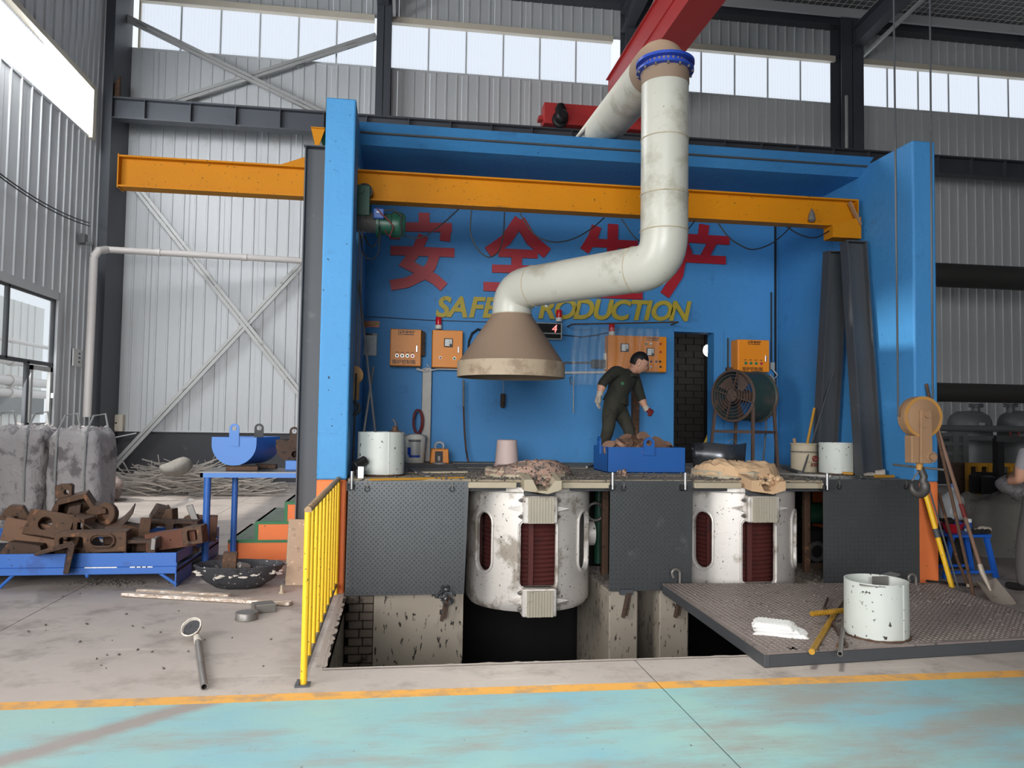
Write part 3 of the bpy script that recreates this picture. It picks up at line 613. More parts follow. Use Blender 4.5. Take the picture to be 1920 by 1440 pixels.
# tread plates hung in front of the deck
def tread(O, U, W, w, h, nrm, pitch=.045, z=.0040, keep=None):
    g = G(); U, W, nrm = V(U), V(W), V(nrm); L, B = .0125, .0046
    for j in range(int(h/pitch*2)):
        for i in range(int(w/pitch)):
            u, v = (i+.3+.5*(j%2))*pitch, (j+.6)*pitch*.5
            if u > w-.012 or v > h-.012: continue
            c = V(O)+U*u+W*v
            if keep is not None and not keep(c): continue
            a = (U+W).normalized() if j % 2 else (U-W).normalized(); b = a.cross(nrm).normalized()
            g.add([c-a*L,c-b*B,c+a*L,c+b*B,c-a*L*.5+nrm*z,c+a*L*.5+nrm*z],[(0,1,4),(1,5,4),(1,2,5),(2,3,5),(3,4,5),(3,0,4)])
    return g
def hung_plate(x0, x1, z0, z1, skew, lab):
    t = T('tread_plate', lab, 'steel plate', ((x0+x1)/2,PY1,z0), 'tread plates hung in front of the furnaces')
    y = PY1-.03
    G().add([(x0,y,z0),(x1-skew,y,z0),(x1,y,z1),(x0+skew*.3,y,z1),(x0,y+.012,z0),(x1-skew,y+.012,z0),(x1,y+.012,z1),(x0+skew*.3,y+.012,z1)],[(0,1,2,3),(7,6,5,4),(0,4,5,1),(1,5,6,2),(2,6,7,3),(3,7,4,0)]).mk('sheet', M_PLATE, t, 0)
    tr = tread((x0+.01,y-.0005,z0+.01),(1,0,0),(0,0,1),x1-x0-.04,z1-z0-.02,(0,-1,0)).mk('tread_pattern', M_PLATE, t, 0); tr['kind'] = 'stuff'
    for u in (.16,.86):
        c = (x0+(x1-x0)*u,y-.004,z1-.075); G().torus(c,.022,.006,(0,1,0),14,6).mk('eyelet', M_BLACK, t); G().tube([(c[0],c[1]-.01,c[2]+.01),(c[0]+.004,c[1]-.006,c[2]+.05),(c[0],c[1]+.02,z1+.005)],.004,6).mk('hook_wire', M_STEEL, t)
    return t
hung_plate(-.445,.69,.0,1.06,.03,'dark tread plate beside the orange pillar foot and the yellow railing')
hung_plate(2.075,2.925,.0,1.07,.01,'dark tread plate between the two furnaces, below the blue skip')
hung_plate(4.32,5.39,.03,1.09,.0,'dark tread plate beside the hook block, below the gloves')
G().box(2.47,2.49,PY1-.034,PY1-.03,.02,1.05)
for px, py, lab in ((660,893,'upright steel peg at the first tread plate beside the bucket'),(1149,893,'upright steel peg left of the blue skip'),(1285,893,'upright steel peg at the front corner of the blue skip'),(1551,893,'upright steel peg at the third tread plate')):
    c = PY(px,py,7.33); t = T('deck_peg', lab, 'peg', (c.x,c.y,.98), 'pegs along the deck edge')
    G().cyl((c.x,c.y,.99),(c.x,c.y,1.155),.015,n=10).mk('pin', M_CHROME, t); G().box(c.x-.04,c.x+.02,c.y-.01,PY1+.02,.985,1.035).mk('socket', M_BLACK, t, 0, .004, 1)
for px, py, sgn, lab in ((832,1130,1,'clotted black latch bar under the first tread plate'),(1172,1125,1,'rusty latch bar on the first pit pier'),(1270,1125,-1,'rusty latch bar on the second pit pier')):
    c = PY(px,py,7.36); t = T('latch_bar', lab, 'latch', (c.x,c.y,c.z-.12), 'latch bars under the tread plates')
    G().bar((c.x+.03,c.y,c.z+.07),(c.x-.02,c.y,c.z-.17),.03,.04,(0,1,0)).bar((c.x+.055,c.y,c.z+.07),(c.x+.015,c.y,c.z-.15),.015,.04,(0,1,0)).mk('bar', M_RUSTB, t, 0, .004, 1); G().box(c.x-.05,c.x+.08,c.y-.01,PY1+.03,c.z+.05,c.z+.1).mk('plate', M_STEELD, t, 0)
    if px < 900:
        g = G()
        for i in range(26): g.ball(c+V((random.gauss(.0,.035),random.uniform(-.03,.02),random.gauss(.06,.05))),random.uniform(.012,.028),6,4)
        g.jitter(.006).mk('slag_clot', M_SLAG, t, 0)['kind'] = 'stuff'

# cover plate over the right half of the pit
CP = [(2.49,5.0),(5.18,5.21),(5.33,7.05),(2.56,7.24)]; CT = .10
t = T('pit_cover','large dusty tread plate lying over the pit, carrying a tub','steel plate',(3.9,6.1,0))
G().prism(CP,CT-.012,CT,'xy').mk('sheet', M_PLATEF, t, 0)
def inpoly(c):
    for (a,b),(d,e) in zip(CP, CP[1:]+CP[:1]):
        if (d-a)*(c.y-b)-(e-b)*(c.x-a) < .03*math.hypot(d-a,e-b): return False
    return True
tr = tread((2.4,4.95,CT),(1,0,0),(0,1,0),3.0,2.4,(0,0,1),keep=inpoly).mk('tread_pattern', M_PLATEF, t, 0); tr['kind'] = 'stuff'
for i in range(4):
    a, b = V((*CP[i],CT-.055)), V((*CP[(i+1)%4],CT-.055)); n = (V((3.9,6.1,a.z))-(a+b)/2).normalized()*.02
    G().bar(a+n,b+n,.04,.085).mk('edge_angle', M_STEELD if i else M_STEELD, t, 0, .004, 1)
c = PZ(1488,1228,.06); G().box(c.x-.03,c.x+.03,c.y-.02,c.y+.05,.03,.1).mk('hinge_tab', M_RUST, t, 0, .004, 1)
g = G()
for i in range(300):
    u, v = random.random(), random.random(); r = random.uniform(.003,.008)
    x = 2.65+2.5*u; y = 5.2+1.9*(v if random.random() < .5 else .55+.45*v*v)
    if inpoly(V((x,y,0))): g.obox((x,y,CT+r*.6),(r*2,r*1.5,r*1.2),(random.random(),random.random(),random.random()*3))
tag(g.mk('plate_debris', M_GRIT2, None, 0), 'pale crumbs scattered over the pit cover plate', 'debris', None, 'stuff')
for px, py, lab in ((1272,1076,'steel lifting hook standing at the back corner of the cover plate'),(1715,1080,'small steel lifting hook beside the orange pillar foot')):
    c = PZ(px,py+17,CT); h = .14 if px < 1500 else .10
    G2 = G().tube([c+V((.015,0,-.03)),c+V((.015,0,h*.65))]+[c+V((-.025+.04*math.cos(a),0,h*.65+.04*math.sin(a))) for a in [PI*i/7 for i in range(1,8)]]+[c+V((-.05,0,h*.35))],.013,8)
    tag(G2.mk('lifting_hook', M_STEEL), lab, 'hook', 'lifting hooks on the cover plate')

# ------------------------------------------------------------------ furnaces
def stadium(w, h, n=8):
    r = w/2; k = h/2-r
    return [(r*math.cos(a),k+r*math.sin(a)) for a in [PI*i/n for i in range(n+1)]]+[(r*math.cos(a),-k+r*math.sin(a)) for a in [PI+PI*i/n for i in range(n+1)]]
def rrect(w, h, r, n=4):
    out = []
    for cx, cy, a0 in ((w/2-r,h/2-r,0),(-w/2+r,h/2-r,PI/2),(-w/2+r,-h/2+r,PI),(w/2-r,-h/2+r,1.5*PI)): out += [(cx+r*math.cos(a0+PI/2*i/n),cy+r*math.sin(a0+PI/2*i/n)) for i in range(n+1)]
    return out
def furnace(cx, lab, lining):
    cy, R = 8.05, .64; t = T('induction_furnace', lab, 'furnace', (cx,cy,-.2), 'induction furnaces in the pit')
    shell = G().lathe((cx,cy,0),[(R-.10,-.215),(R-.04,-.20),(R-.004,-.15),(R,-.10),(R,.94),(R+.012,.955),(R+.012,1.0),(R-.032,1.0),(R-.032,-.1),(R-.10,-.15)],72,closed=True).mesh('shell', 0)
    cut = [G().prism([(cx+u,.355+v) for u,v in rrect(.345,.62,.04)],cy-.9,cy-.2,'xz')]
    for a in (-52,52,125,-125):
        M = Matrix.Translation((cx,cy,.45)) @ Matrix.Rotation(math.radians(a),4,'Z'); cut.append(G().prism(stadium(.20,.57),-.9,-.45,'xz').xf(M))
    body = mkobj('shell', cutout(shell, cut), M_ALU, t)
    for a in (-52,52):
        pts = []
        for u, v in stadium(.228,.605,10): th = math.radians(a-90)+u/R; pts.append((cx+(R+.004)*math.cos(th),cy+(R+.004)*math.sin(th),.45+v))
        G().tube(pts,.014,8,closed=True).mk('slot_rim', M_ALU, t)
    pts = []
    for u, v in rrect(.385,.66,.05): th = math.radians(-90)+u/R; pts.append((cx+(R+.002)*math.cos(th),cy+(R+.002)*math.sin(th),.355+v))
    G().tube(pts,.013,8,closed=True).mk('opening_rim', M_ALU, t)
    g = G().lathe((cx,cy,0),[(.44,-.1)]+[(.455+.018*(i%2),-.08+i*.022) for i in range(46)]+[(.44,.95)],48); g.mk('coil', M_COIL, t)
    for i in range(8): a = math.radians(-96+i*45); c = V((cx+.50*math.cos(a),cy+.50*math.sin(a),0)); G().bar(c+V((0,0,-.1)),c+V((0,0,.95)),.05,.05,(math.cos(a),math.sin(a),0)).mk('coil_post', M_COIL, t, 0)
    for z0, z1 in ((.665,.925),(-.215,.045)):
        b = G().box(cx-.165,cx+.165,cy-R-.10,cy-R+.1,z0,z1).mk('yoke_box', M_ALU, t, 0, .01, 1)
        for i in range(9):
            x = cx-.125+i*.028; G().box(x+.001,x+.0265,cy-R-.118-random.uniform(0,.01),cy-R-.09,z0+.004,z1-.012).mk('lamination', M_YOKE, b, 0)
        zc = (z0+z1)/2
        for s in (-1,1):
            G().prism([(cx+s*.16,zc+.03),(cx+s*.16,zc-.03),(cx+s*.30,zc+.005)],cy-R-.02,cy-R+.02,'xz').mk('gusset', M_ALU, t, 0)
            for dz in (-.07,.085): G().cyl((cx+s*.15,cy-R-.03,zc+dz),(cx+s*.205,cy-R-.03,zc+dz),.012,n=6).cyl((cx+s*.17,cy-R-.03,zc+dz),(cx+s*.19,cy-R-.03,zc+dz),.022,n=6).mk('stud', M_STEEL, t, 0)
    # neck below the spout
    G().prism([(cx-.15,.93),(cx-.155,1.0),(cx+.155,1.0),(cx+.15,.93)],cy-R-.05,cy-R+.05,'xz').mk('spout_neck', M_STEELD, t, 0)
    # trunnion on the side and a drain pipe below
    for s in (-1,1): G().cyl((cx+s*R,cy+.1,.45),(cx+s*(R+.09),cy+.1,.45),.13,n=20).mk('trunnion', M_ALU, t)
    # lining ring and spout on the deck
    rm = M_LINER if lining == 0 else M_SAND
    g = G(); n = 16; k = [(.44,DZ-.08),(.46,DZ+.09),(.40,DZ+.125)]
    g.lathe((cx-.02,cy-.1,0),[(.455,DZ-.02),(.45,DZ+.07),(.40,DZ+.08),(.30,DZ+.05),(.001,DZ+.05)],n).jitter(.014).mk('lining_ring', M_LIP, t, 25)
    g = G(); N1, N2 = 40, 12; vs = []
    rs = random.Random(3+lining)
    bumps = [(rs.uniform(-.35,.35),rs.uniform(-.35,.2),rs.uniform(.015,.05),rs.uniform(.06,.12)) for _ in range(13)]+([(.14,-.32,.09,.13),(-.02,-.30,.05,.09),(.22,-.15,.05,.12),(.1,.0,.05,.2)] if lining == 0 else [(.20,-.36,.05,.15),(-.1,-.2,.05,.2),(.1,.1,.04,.25),(-.3,-.1,.03,.12)])
    for j in range(N2+1):
        for i in range(N1):
            a = 2*PI*i/N1; r = .46*j/N2; x, y = r*math.cos(a), r*math.sin(a)
            z = (.5 if lining == 0 else .7)*sum(h*math.exp(-((x-bx)**2+(y-by)**2)/(2*s*s)) for bx,by,h,s in bumps)*(1 if j < N2 else .2)-(.0 if j < N2 else .05)
            vs.append((cx-.02+x,cy-.1+y,DZ+.075+z+rs.uniform(-.016,.016)))
    g.add(vs,[(j*N1+i,j*N1+(i+1)%N1,(j+1)*N1+(i+1)%N1,(j+1)*N1+i) for j in range(N2) for i in range(N1)]).mk('lining_mound', rm, t, 0)
    sx = cx+.0; y0, y1 = cy-R-.19, cy-R+.2
    sp = G().add([(sx-.18,y1,1.02),(sx-.18,y0,.985),(sx-.05,y0,.955),(sx+.05,y0,.955),(sx+.18,y0,.995),(sx+.18,y1,1.02),(sx-.18,y1,1.15),(sx-.18,y0,1.09),(sx-.10,y0,1.09),(sx-.045,y0,.985),(sx+.045,y0,.985),(sx+.12,y0,1.08),(sx+.18,y0,1.08),(sx+.18,y1,1.15),(sx-.10,y1,1.15),(sx-.04,y1,1.03),(sx+.04,y1,1.03),(sx+.12,y1,1.15)],
        [(0,1,7,6),(1,2,9,8,7),(2,3,10,9),(3,4,12,11,10),(4,5,13,12),(7,8,14,6),(8,9,15,14),(9,10,16,15),(10,11,17,16),(11,12,13,17),(0,5,4,3,2,1)]).mk('spout', M_LIP if lining == 0 else M_SAND, t, 0)
    g = G()
    for i in range(24 if lining == 0 else 12): g.ball((sx+rs.uniform(-.14,.16),rs.uniform(y0+.01,y1),1.06+rs.uniform(-.02,.05)),(rs.uniform(.02,.05),rs.uniform(.02,.05),rs.uniform(.015,.04)),7,5)
    g.jitter(.008).mk('spout_crust', rm, t, 0)
    return t
furnace(1.375,'pale metal furnace with pinkish crumbled lining, hanging fully uncovered in the pit',0)
furnace(3.64,'pale metal furnace with sandy lining behind the pit cover plate',1)
# things standing in the dark gaps beside the furnaces
for px, y, lab in ((1133,8.2,'rusty upright post right of the first furnace'),(1512,8.2,'rusty upright post right of the second furnace')):
    a = PY(px,1085,y); z0 = -.01 if px < 1300 else -.1; G2 = G().box(a.x-.035,a.x+.035,y-.03,y+.03,z0,.96); tag(G2.mk('bay_post', M_RUST, None, 0, .004, 1), lab, 'post', 'posts beside the furnaces')
a = PY(1522,1000,9.0); t = T('oil_pump','green pump unit in the dark gap beside the second furnace','pump',(a.x,9.0,-.1)); G().box(a.x-.12,a.x+.25,8.9,9.3,-.1,.35).mk('base', M_DARK, t, 0, .01, 1); G().cyl((a.x-.05,9.05,.55),(a.x+.3,9.05,.55),.13,n=18).mk('motor', M_GREENM, t); G().torus((a.x,8.88,.1),.1,.03,(0,1,0),16,8).mk('hose', M_TANK, t)
a = PY(1115,960,8.9); t = T('water_manifold','dark green valve unit in the gap right of the first furnace','valve',(a.x,8.9,0)); G().cyl((a.x+.05,8.9,-.01),(a.x+.05,8.9,.9),.05,n=12).mk('pipe', M_GREENM, t); G().torus((a.x-.02,8.8,.6),.1,.02,(0,1,0),18,6).mk('handwheel', M_STEEL, t)
g = G()
for i in range(160): r = random.uniform(.006,.018); g.obox((random.uniform(2.09,2.36),random.uniform(7.5,8.6),-.01+r*.5),(r*2,r*1.6,r*1.2),(random.random(),random.random(),3*random.random()))
for i in range(160): r = random.uniform(.006,.018); g.obox((random.uniform(4.37,5.2),random.uniform(7.5,8.3),-.01+r*.5),(r*2,r*1.6,r*1.2),(random.random(),random.random(),3*random.random()))
tag(g.mk('pier_debris', M_GRIT, None, 0), 'slag crumbs lying on the pit piers', 'debris', None, 'stuff')

# ------------------------------------------------------------------ lettering on the back wall
LYF = BY1-.03
def strokes(ch, lab, lists, mat, w):
    t = None; g = G()
    for si, pts in enumerate(lists):
        wd = w; LYF = BY1-.03-si*.0016
        if isinstance(pts[0], (int, float)): wd = pts[0]; pts = pts[1:]
        P = [PY(px,py,LYF) for px,py in pts]; L = []; Rr = []; wd *= BY1*1.015/FPX/2
        for i, p in enumerate(P):
            d0 = (P[i]-P[i-1]).normalized() if i else None; d1 = (P[i+1]-P[i]).normalized() if i < len(P)-1 else None
            d = ((d0 or d1)+(d1 or d0)).normalized(); n = V((-d.z,0,d.x)); k = 1/max(.5, d.dot(d0 or d1)); L.append(p+n*wd*k); Rr.append(p-n*wd*k)
        for i in range(len(P)-1):
            q = [L[i],L[i+1],Rr[i+1],Rr[i]]; g.add([(v.x,LYF,v.z) for v in q]+[(v.x,BY1,v.z) for v in q],[(0,1,2,3),(7,6,5,4),(0,4,5,1),(1,5,6,2),(2,6,7,3),(3,7,4,0)])
    return tag(g.mk('wall_character', mat, None, 0), lab, 'lettering', 'red characters on the booth wall')
def c8(*p): return [(640+x*.16667,320+y*.16667) for x,y in p]
def c2(*p): return [(560+x/3,160+y/3) for x,y in p]
strokes('an','red character 安 beside the chain hoist',[[20]+c8((932,472),(930,600)),[17]+c8((548,628),(1245,640)),[19]+c8((610,600),(600,768)),[19]+c8((1178,640),(1165,790)),[17]+c8((553,895),(1272,922)),[19]+c8((925,728),(850,890),(733,1045),(920,1145),(1060,1225),(1155,1310)),[19]+c8((1050,950),(1005,1080),(900,1180),(740,1258),(552,1288))],M_RED,18)
strokes('quan','red character 全 above the bend of the duct',[[22]+c2((1245,752),(1165,870),(1066,940)),[22]+c2((1242,758),(1310,870),(1400,945)),[16]+c2((1125,940),(1345,950)),[20]+c2((1228,945),(1224,1135)),[15]+c2((1088,1030),(1345,1036)),[17]+c2((1040,1130),(1400,1145))],M_RED,18)
strokes('sheng','red character 生 partly behind the horizontal duct',[[19,(1119,424),(1112,445),(1096,470)],[20,(1150,420),(1146,550)],[16,(1108,455),(1196,459)],[16,(1104,503),(1192,507)],[17,(1088,549),(1205,553)]],M_RED,18)
strokes('chan','red character 产 partly behind the upright duct',[[20,(1321,421),(1318,446)],[17,(1250,444),(1368,451)],[16,(1283,455),(1292,478)],[17,(1337,453),(1322,480)],[16,(1266,483),(1361,488)],[20,(1278,482),(1272,515),(1247,553)]],M_RED,18)
t = T('wall_lettering','yellow slanted letters SAFE PRODUCTION across the booth wall','lettering',PY(1048,605,LYF))
for ch, px in zip('SAFEPRODUCTION',(828,857,890,916,982,1023,1057,1092,1127,1160,1193,1212,1238,1272)):
    c = PY(px,577+(px-820)*.018,LYF); words('letter', ch, M_GOLD, t, (c.x,LYF+.005,c.z), .385, (PI/2,0,0), .012, .012, 'CENTER', .22)

# ================================================================== THINGS OF THE BOOTH: beam, hoist, duct
BYB = 8.45
bl, br = PY(229,292,BYB), PY(1600,380,BYB); BT = .5*(bl.z+br.z); BH = .33; BB = BT-BH
t = T('monorail_beam','long yellow steel beam carrying the chain hoist across the booth','beam',((bl.x+br.x)/2,BYB,BB))
G().ibeam((bl.x,BYB,BT-BH/2),(br.x,BYB,BT-BH/2),BH,.17,.018,.014).mk('girder', M_YEL, t, 0)
G().box(bl.x-.012,bl.x,BYB-.09,BYB+.09,BB-.01,BT+.01).mk('end_plate', M_YEL, t, 0); G().box(br.x,br.x+.012,BYB-.09,BYB+.09,BB,BT).mk('end_plate', M_YEL, t, 0)
a = PY(516,310,BYB); b = PY(590,286,BYB); G().prism([(a.x,BT),(b.x,BT+.16),(b.x,BT)],BYB-.01,BYB+.01,'xz').mk('gusset', M_YEL, t, 0)
a, b = PY(1553,430,BYB), PY(1607,460,BYB); G().prism([(a.x,BB-.14),(a.x,BB+.005),(a.x+.14,BB+.05),(b.x-.01,BB+.12),(b.x-.01,BB-.14)],BYB-.1,BYB+.1,'xz').mk('saddle', M_YEL, t, 0)
G().bar((b.x-.02,BYB-.1,BB+.02),(b.x-.16,BYB-.1,BT-.04),.05,.02).mk('stay', M_HOOK, t, 0)
c = PY(1522,405,BYB-.06); G().lathe(c+V((0,0,-.03)),[(.001,-.05),(.02,-.045),(.045,-.02),(.035,.05),(.005,.12)],12).mk('lamp_bell', M_STEEL, t)
# trestle legs
t = T('trestle_leg','dark steel upright outside the bright blue pillar','post',(-.9,8.15,0)); x0, x1 = PY(569,400,8.1).x, PY(609,400,8.1).x; tz = PY(590,277,8.1).z
xm = (x0+x1)/2; G().ibeam((xm,8.15,0),(xm,8.15,tz),x1-x0,.15,.012,.01,(1,0,0)).mk('upright', M_STEELD, t, 0); G().box(x0-.01,x1+.01,8.05,8.3,tz,tz+.012).mk('cap_plate', M_STEELD, t, 0)
G().prism([(x0+.05,tz+.21),(x0+.19,tz+.21),(x0+.13,tz+.012),(x0+.10,tz+.012)],8.12,8.13,'xz').box(x0+.05,x0+.19,8.10,8.28,tz+.21,tz+.22).mk('bracket', M_YEL, t, 0); G().bar((x0+.17,8.2,tz+.2),(x1+.03,8.4,tz-.0),.1,.015,(0,1,0)).mk('brace_plate', M_GREENM, t, 0)
G().box(x0-.08,x1+.05,8.0,8.3,0,.012).mk('foot_plate', M_STEELD, t, 0)
def rleg(pt, pb, lab):
    a, b = PX(*pt,5.24), PX(*pb,5.24); k = (1.08-b.z)/(a.z-b.z); b = b.lerp(a,k)
    t = T('trestle_leg', lab, 'post', b, 'leaning trestle legs by the booth wall')
    G().ibeam(b,a,.25,.15,.014,.012,(1,0,0)).mk('upright', M_STEELD, t, 0); d = (a-b).normalized(); G().bar(a,a+d*.014,.16,.26,(1,0,0)).mk('cap_plate', M_STEELD, t, 0); return t
rleg((1600,457),(1629,888),'dark steel trestle leg nearest the hook block, under the beam saddle'); rleg((1567,474),(1545,872),'dark steel trestle leg leaning away behind the speckled tub')

# chain hoist
h = PY(700,415,8.33); t = T('hoist','green electric hoist hanging from the yellow beam beside the pillar','hoist',(h.x,BYB,h.z-.15))
c = PY(684,361,BYB-.1); G().cyl((c.x,BYB-.16,c.z),(c.x,BYB-.09,c.z),.085,n=20).mk('wheel', M_BLACK, t); G().cyl((c.x,BYB+.09,c.z),(c.x,BYB+.16,c.z),.085,n=20).mk('wheel', M_BLACK, t); G().cyl((c.x-.05,BYB-.22,c.z),(c.x-.05,BYB-.14,c.z),.05,n=14).mk('gear_cap', M_GREENM, t)
G().box(c.x-.15,c.x+.06,BYB-.20,BYB-.175,c.z-.24,c.z+.05).box(c.x-.15,c.x+.06,BYB+.175,BYB+.20,c.z-.24,c.z+.05).box(c.x-.15,c.x+.06,BYB-.2,BYB+.2,c.z-.27,c.z-.24).mk('yoke', M_GREENM, t, 0, .006, 1)
z = h.z; yy = 8.36
G().lathe((h.x-.24,yy,z-.01),[(.10,0)]+[(.10+.012*(i%2),.01+i*.012) for i in range(22)]+[(.10,.28)],24,(1,0,0)).mk('rope_drum', M_STEEL, t)
G().cyl((h.x+.03,yy,z-.02),(h.x+.06,yy,z-.02),.145,n=22).mk('drum_flange', M_GREENM, t); G().cyl((h.x-.27,yy,z-.02),(h.x-.24,yy,z-.02),.145,n=22).mk('drum_flange', M_GREENM, t)
G().lathe((h.x+.06,yy,z-.02),[(.11,0),(.115,.02),(.115,.13),(.135,.14),(.14,.2),(.13,.25),(.10,.28),(.04,.285)],20,(1,0,0)).mk('motor', M_GREENM, t)
G().box(h.x+.0,h.x+.115,yy-.17,yy-.09,z+.0,z+.11).mk('junction_box', M_BLUEM, t, 0, .012); G().box(h.x+.035,h.x+.075,yy-.172,yy-.17,z+.06,z+.075).mk('rating_plate', M_WHITE, t, 0)
for pts, m in (([PY(706,390,8.2),PY(716,402,8.18),PY(728,412,8.18),PY(738,425,8.2),PY(730,444,8.2),PY(722,432,8.2)],M_REDG),([PY(718,395,8.2),PY(740,393,8.2),PY(752,405,8.2),PY(752,440,8.2)],M_RUBB),([PY(683,442,8.25),PY(690,458,8.2),PY(700,463,8.2),PY(710,450,8.2),PY(713,428,8.2)],M_RUBB),([PY(676,440,8.25),PY(679,470,8.2),PY(688,485,8.2),PY(700,487,8.2),PY(711,473,8.2),PY(713,440,8.2)],M_RUBB)): G().tube(pts,.008,6).mk('cable', m, t)
hk = PY(667,700,8.30); G().tube([(hk.x,8.30,z-.1),(hk.x,8.30,hk.z)],.008,6).tube([(hk.x+.03,8.34,z-.1),(hk.x+.03,8.34,hk.z)],.008,6).mk('hoist_rope', M_STEEL, t)
G().lathe((hk.x-.02,8.30,hk.z-.02),[(.05,-.04),(.10,-.035),(.10,.035),(.05,.04)],18,(0,1,0)).box(hk.x-.07,hk.x+.04,8.26,8.34,hk.z-.28,hk.z-.05).mk('bottom_block', M_HOOKY, t)
G().tube([V((hk.x-.02,8.3,hk.z-.28))]+[V((hk.x-.02,8.3,hk.z-.37))+V((.065*math.sin(a),0,.065*math.cos(a))) for a in [.5*i for i in range(0,10)]],.02,8).mk('hook', M_HOOKD, t)
# festoon cables under the beam
for i, (pts, lab) in enumerate((([(753,440),(778,447),(802,440),(835,415),(860,392)],'black cable sagging from the hoist motor to the beam'),([(884,394),(882,435),(892,462),(907,478),(920,482),(936,470),(944,440),(946,398)],'black cable in a deep loop left of the character 全'),([(975,400),(990,425),(1010,445),(1040,454),(1075,448),(1110,428),(1133,408)],'black cable in a shallow loop above the horizontal duct'),([(1165,410),(1183,436),(1200,452),(1240,460),(1280,440),(1303,414)],'black cable looping behind the upright duct'),([(1347,419),(1365,443),(1385,458),(1410,468),(1440,460),(1462,445),(1483,425)],'black cable in a shallow loop right of the upright duct'),([(1474,424),(1492,436),(1512,444),(1532,445),(1556,432)],'black cable in the last short loop beside the beam saddle'))):
    P = [PY(*p,BYB-.02) for p in pts]; Q = []
    for k in range(len(P)-1):
        p0, p1, p2, p3 = P[max(k-1,0)], P[k], P[k+1], P[min(k+2,len(P)-1)]
        for s in range(4):
            u = s/4; Q.append(.5*((2*p1)+(p2-p0)*u+(2*p0-5*p1+4*p2-p3)*u*u+(3*p1-p0-3*p2+p3)*u**3))
    Q.append(P[-1]); tag(G().tube(Q,.0075,6).mk('festoon_cable', M_RUBB), lab, 'cable', 'festoon cables under the yellow beam')

# ------------------------------------------------------------------ extraction hood and duct
hx, hy = PY(958,700,8.05).x, 8.05; DR = .208
t = T('extraction_duct','pale bent extraction duct with a brown conical hood over the first furnace','duct',(hx,hy,2.06))
z0, z1, z2 = PY(958,708,8.05).z, PY(958,680,8.05).z, PY(958,590,8.05).z
G().lathe((hx,hy,0),[(.555,z0),(.565,z0),(.562,z1),(.55,z1+.005),(.205,z2),(.198,z2),(.545,z1-.005),(.548,z0)],64,closed=True).mk('hood', M_DUST, t)
G().lathe((hx,hy,0),[(.566,z0-.002),(.568,z0-.002),(.566,z1+.002),(.564,z1+.002)],64,closed=True).mk('hood_skirt', M_DUCT if False else pm('hood_skirt_paint',(166,148,126),.65,0,.08,3,(140,120,100),.5,4), t)
vx, vy = PY(1246,300,6.5).x, 6.5; zh = 3.03
def fillet(P, rad, n=8):
    out = [V(P[0])]
    for i in range(1,len(P)-1):
        a, b, c = V(P[i-1]), V(P[i]), V(P[i+1]); d1 = (a-b).normalized(); d2 = (c-b).normalized(); p, q = b+d1*rad, b+d2*rad
        for k in range(n+1): u = k/n; out.append(p*(1-u)**2+b*2*u*(1-u)+q*u*u)
    out.append(V(P[-1])); return out
ztop = PY(1240,62,6.5).z-DR
A, B, C, D = V((hx,hy,z2)), V((hx,hy,zh)), V((vx,vy,zh)), V((vx,vy,ztop)); E_ = V((vx,10.35,ztop+.22))
db_ = (C-B).normalized(); de = (E_-D).normalized()
G().tube(fillet([A,B,B+db_*.34],.24),DR,32,False).mk('neck_bend', M_DUCT, t)
G().tube([B+db_*.34,C-db_*.30],DR,32,False).mk('cross_run', M_DUCT, t)
G().tube(fillet([C-db_*.30,C,C+V((0,0,.30))],.27),DR,32,False).mk('lower_bend', M_DUCT, t)
zf = PY(1240,130,6.5).z
for a, b in ((zh+.30,zh+.62),(zh+.62,zh+1.12),(zh+1.12,zf-.06)): G().tube([(vx,vy,a),(vx,vy,b)],DR,32,False).mk('riser', M_DUCT, t)
for p, d in ((B+db_*.34,db_),(C-db_*.30,db_),(C+V((0,0,.30)),V((0,0,1))),(V((vx,vy,zh+.62)),V((0,0,1))),(V((vx,vy,zh+1.12)),V((0,0,1))),(A,V((0,0,1)))):
    G().torus(p,DR+.001,.006,d,40,6).jitter(.0015).mk('weld_seam', M_LIP, t)
G().lathe((vx,vy,zf),[(DR,-.035),(DR+.045,-.03),(DR+.045,-.01),(DR+.004,-.008),(DR+.004,.03),(DR+.05,.035),(DR+.05,.06),(DR,.062)],40).mk('flange', M_FLANGE, t)
for i in range(14): a = 2*PI*i/14; G().cyl((vx+(DR+.032)*math.cos(a),vy+(DR+.032)*math.sin(a),zf-.05),(vx+(DR+.032)*math.cos(a),vy+(DR+.032)*math.sin(a),zf-.028),.011,n=6).mk('bolt', M_STEEL, t, 0)
G().tube(fillet([V((vx,vy,zf+.06)),D,D+de*.40],.27,10),DR*1.02,32,False).mk('top_bend', M_DUST, t)
G().tube([D+de*.38,E_],DR,32,False).mk('overhead_run', M_DUCT, t)
c = PY(1025,570,7.75); G().ball(c,(.03,.03,.035),12,8).mk('test_plug', M_LIME, t)
G().tube([E_-de*1.4+V((-.35,0,-.15)),E_-de*1.9+V((-.1,0,.1))],.025,6).mk('prop', M_STEEL, t)

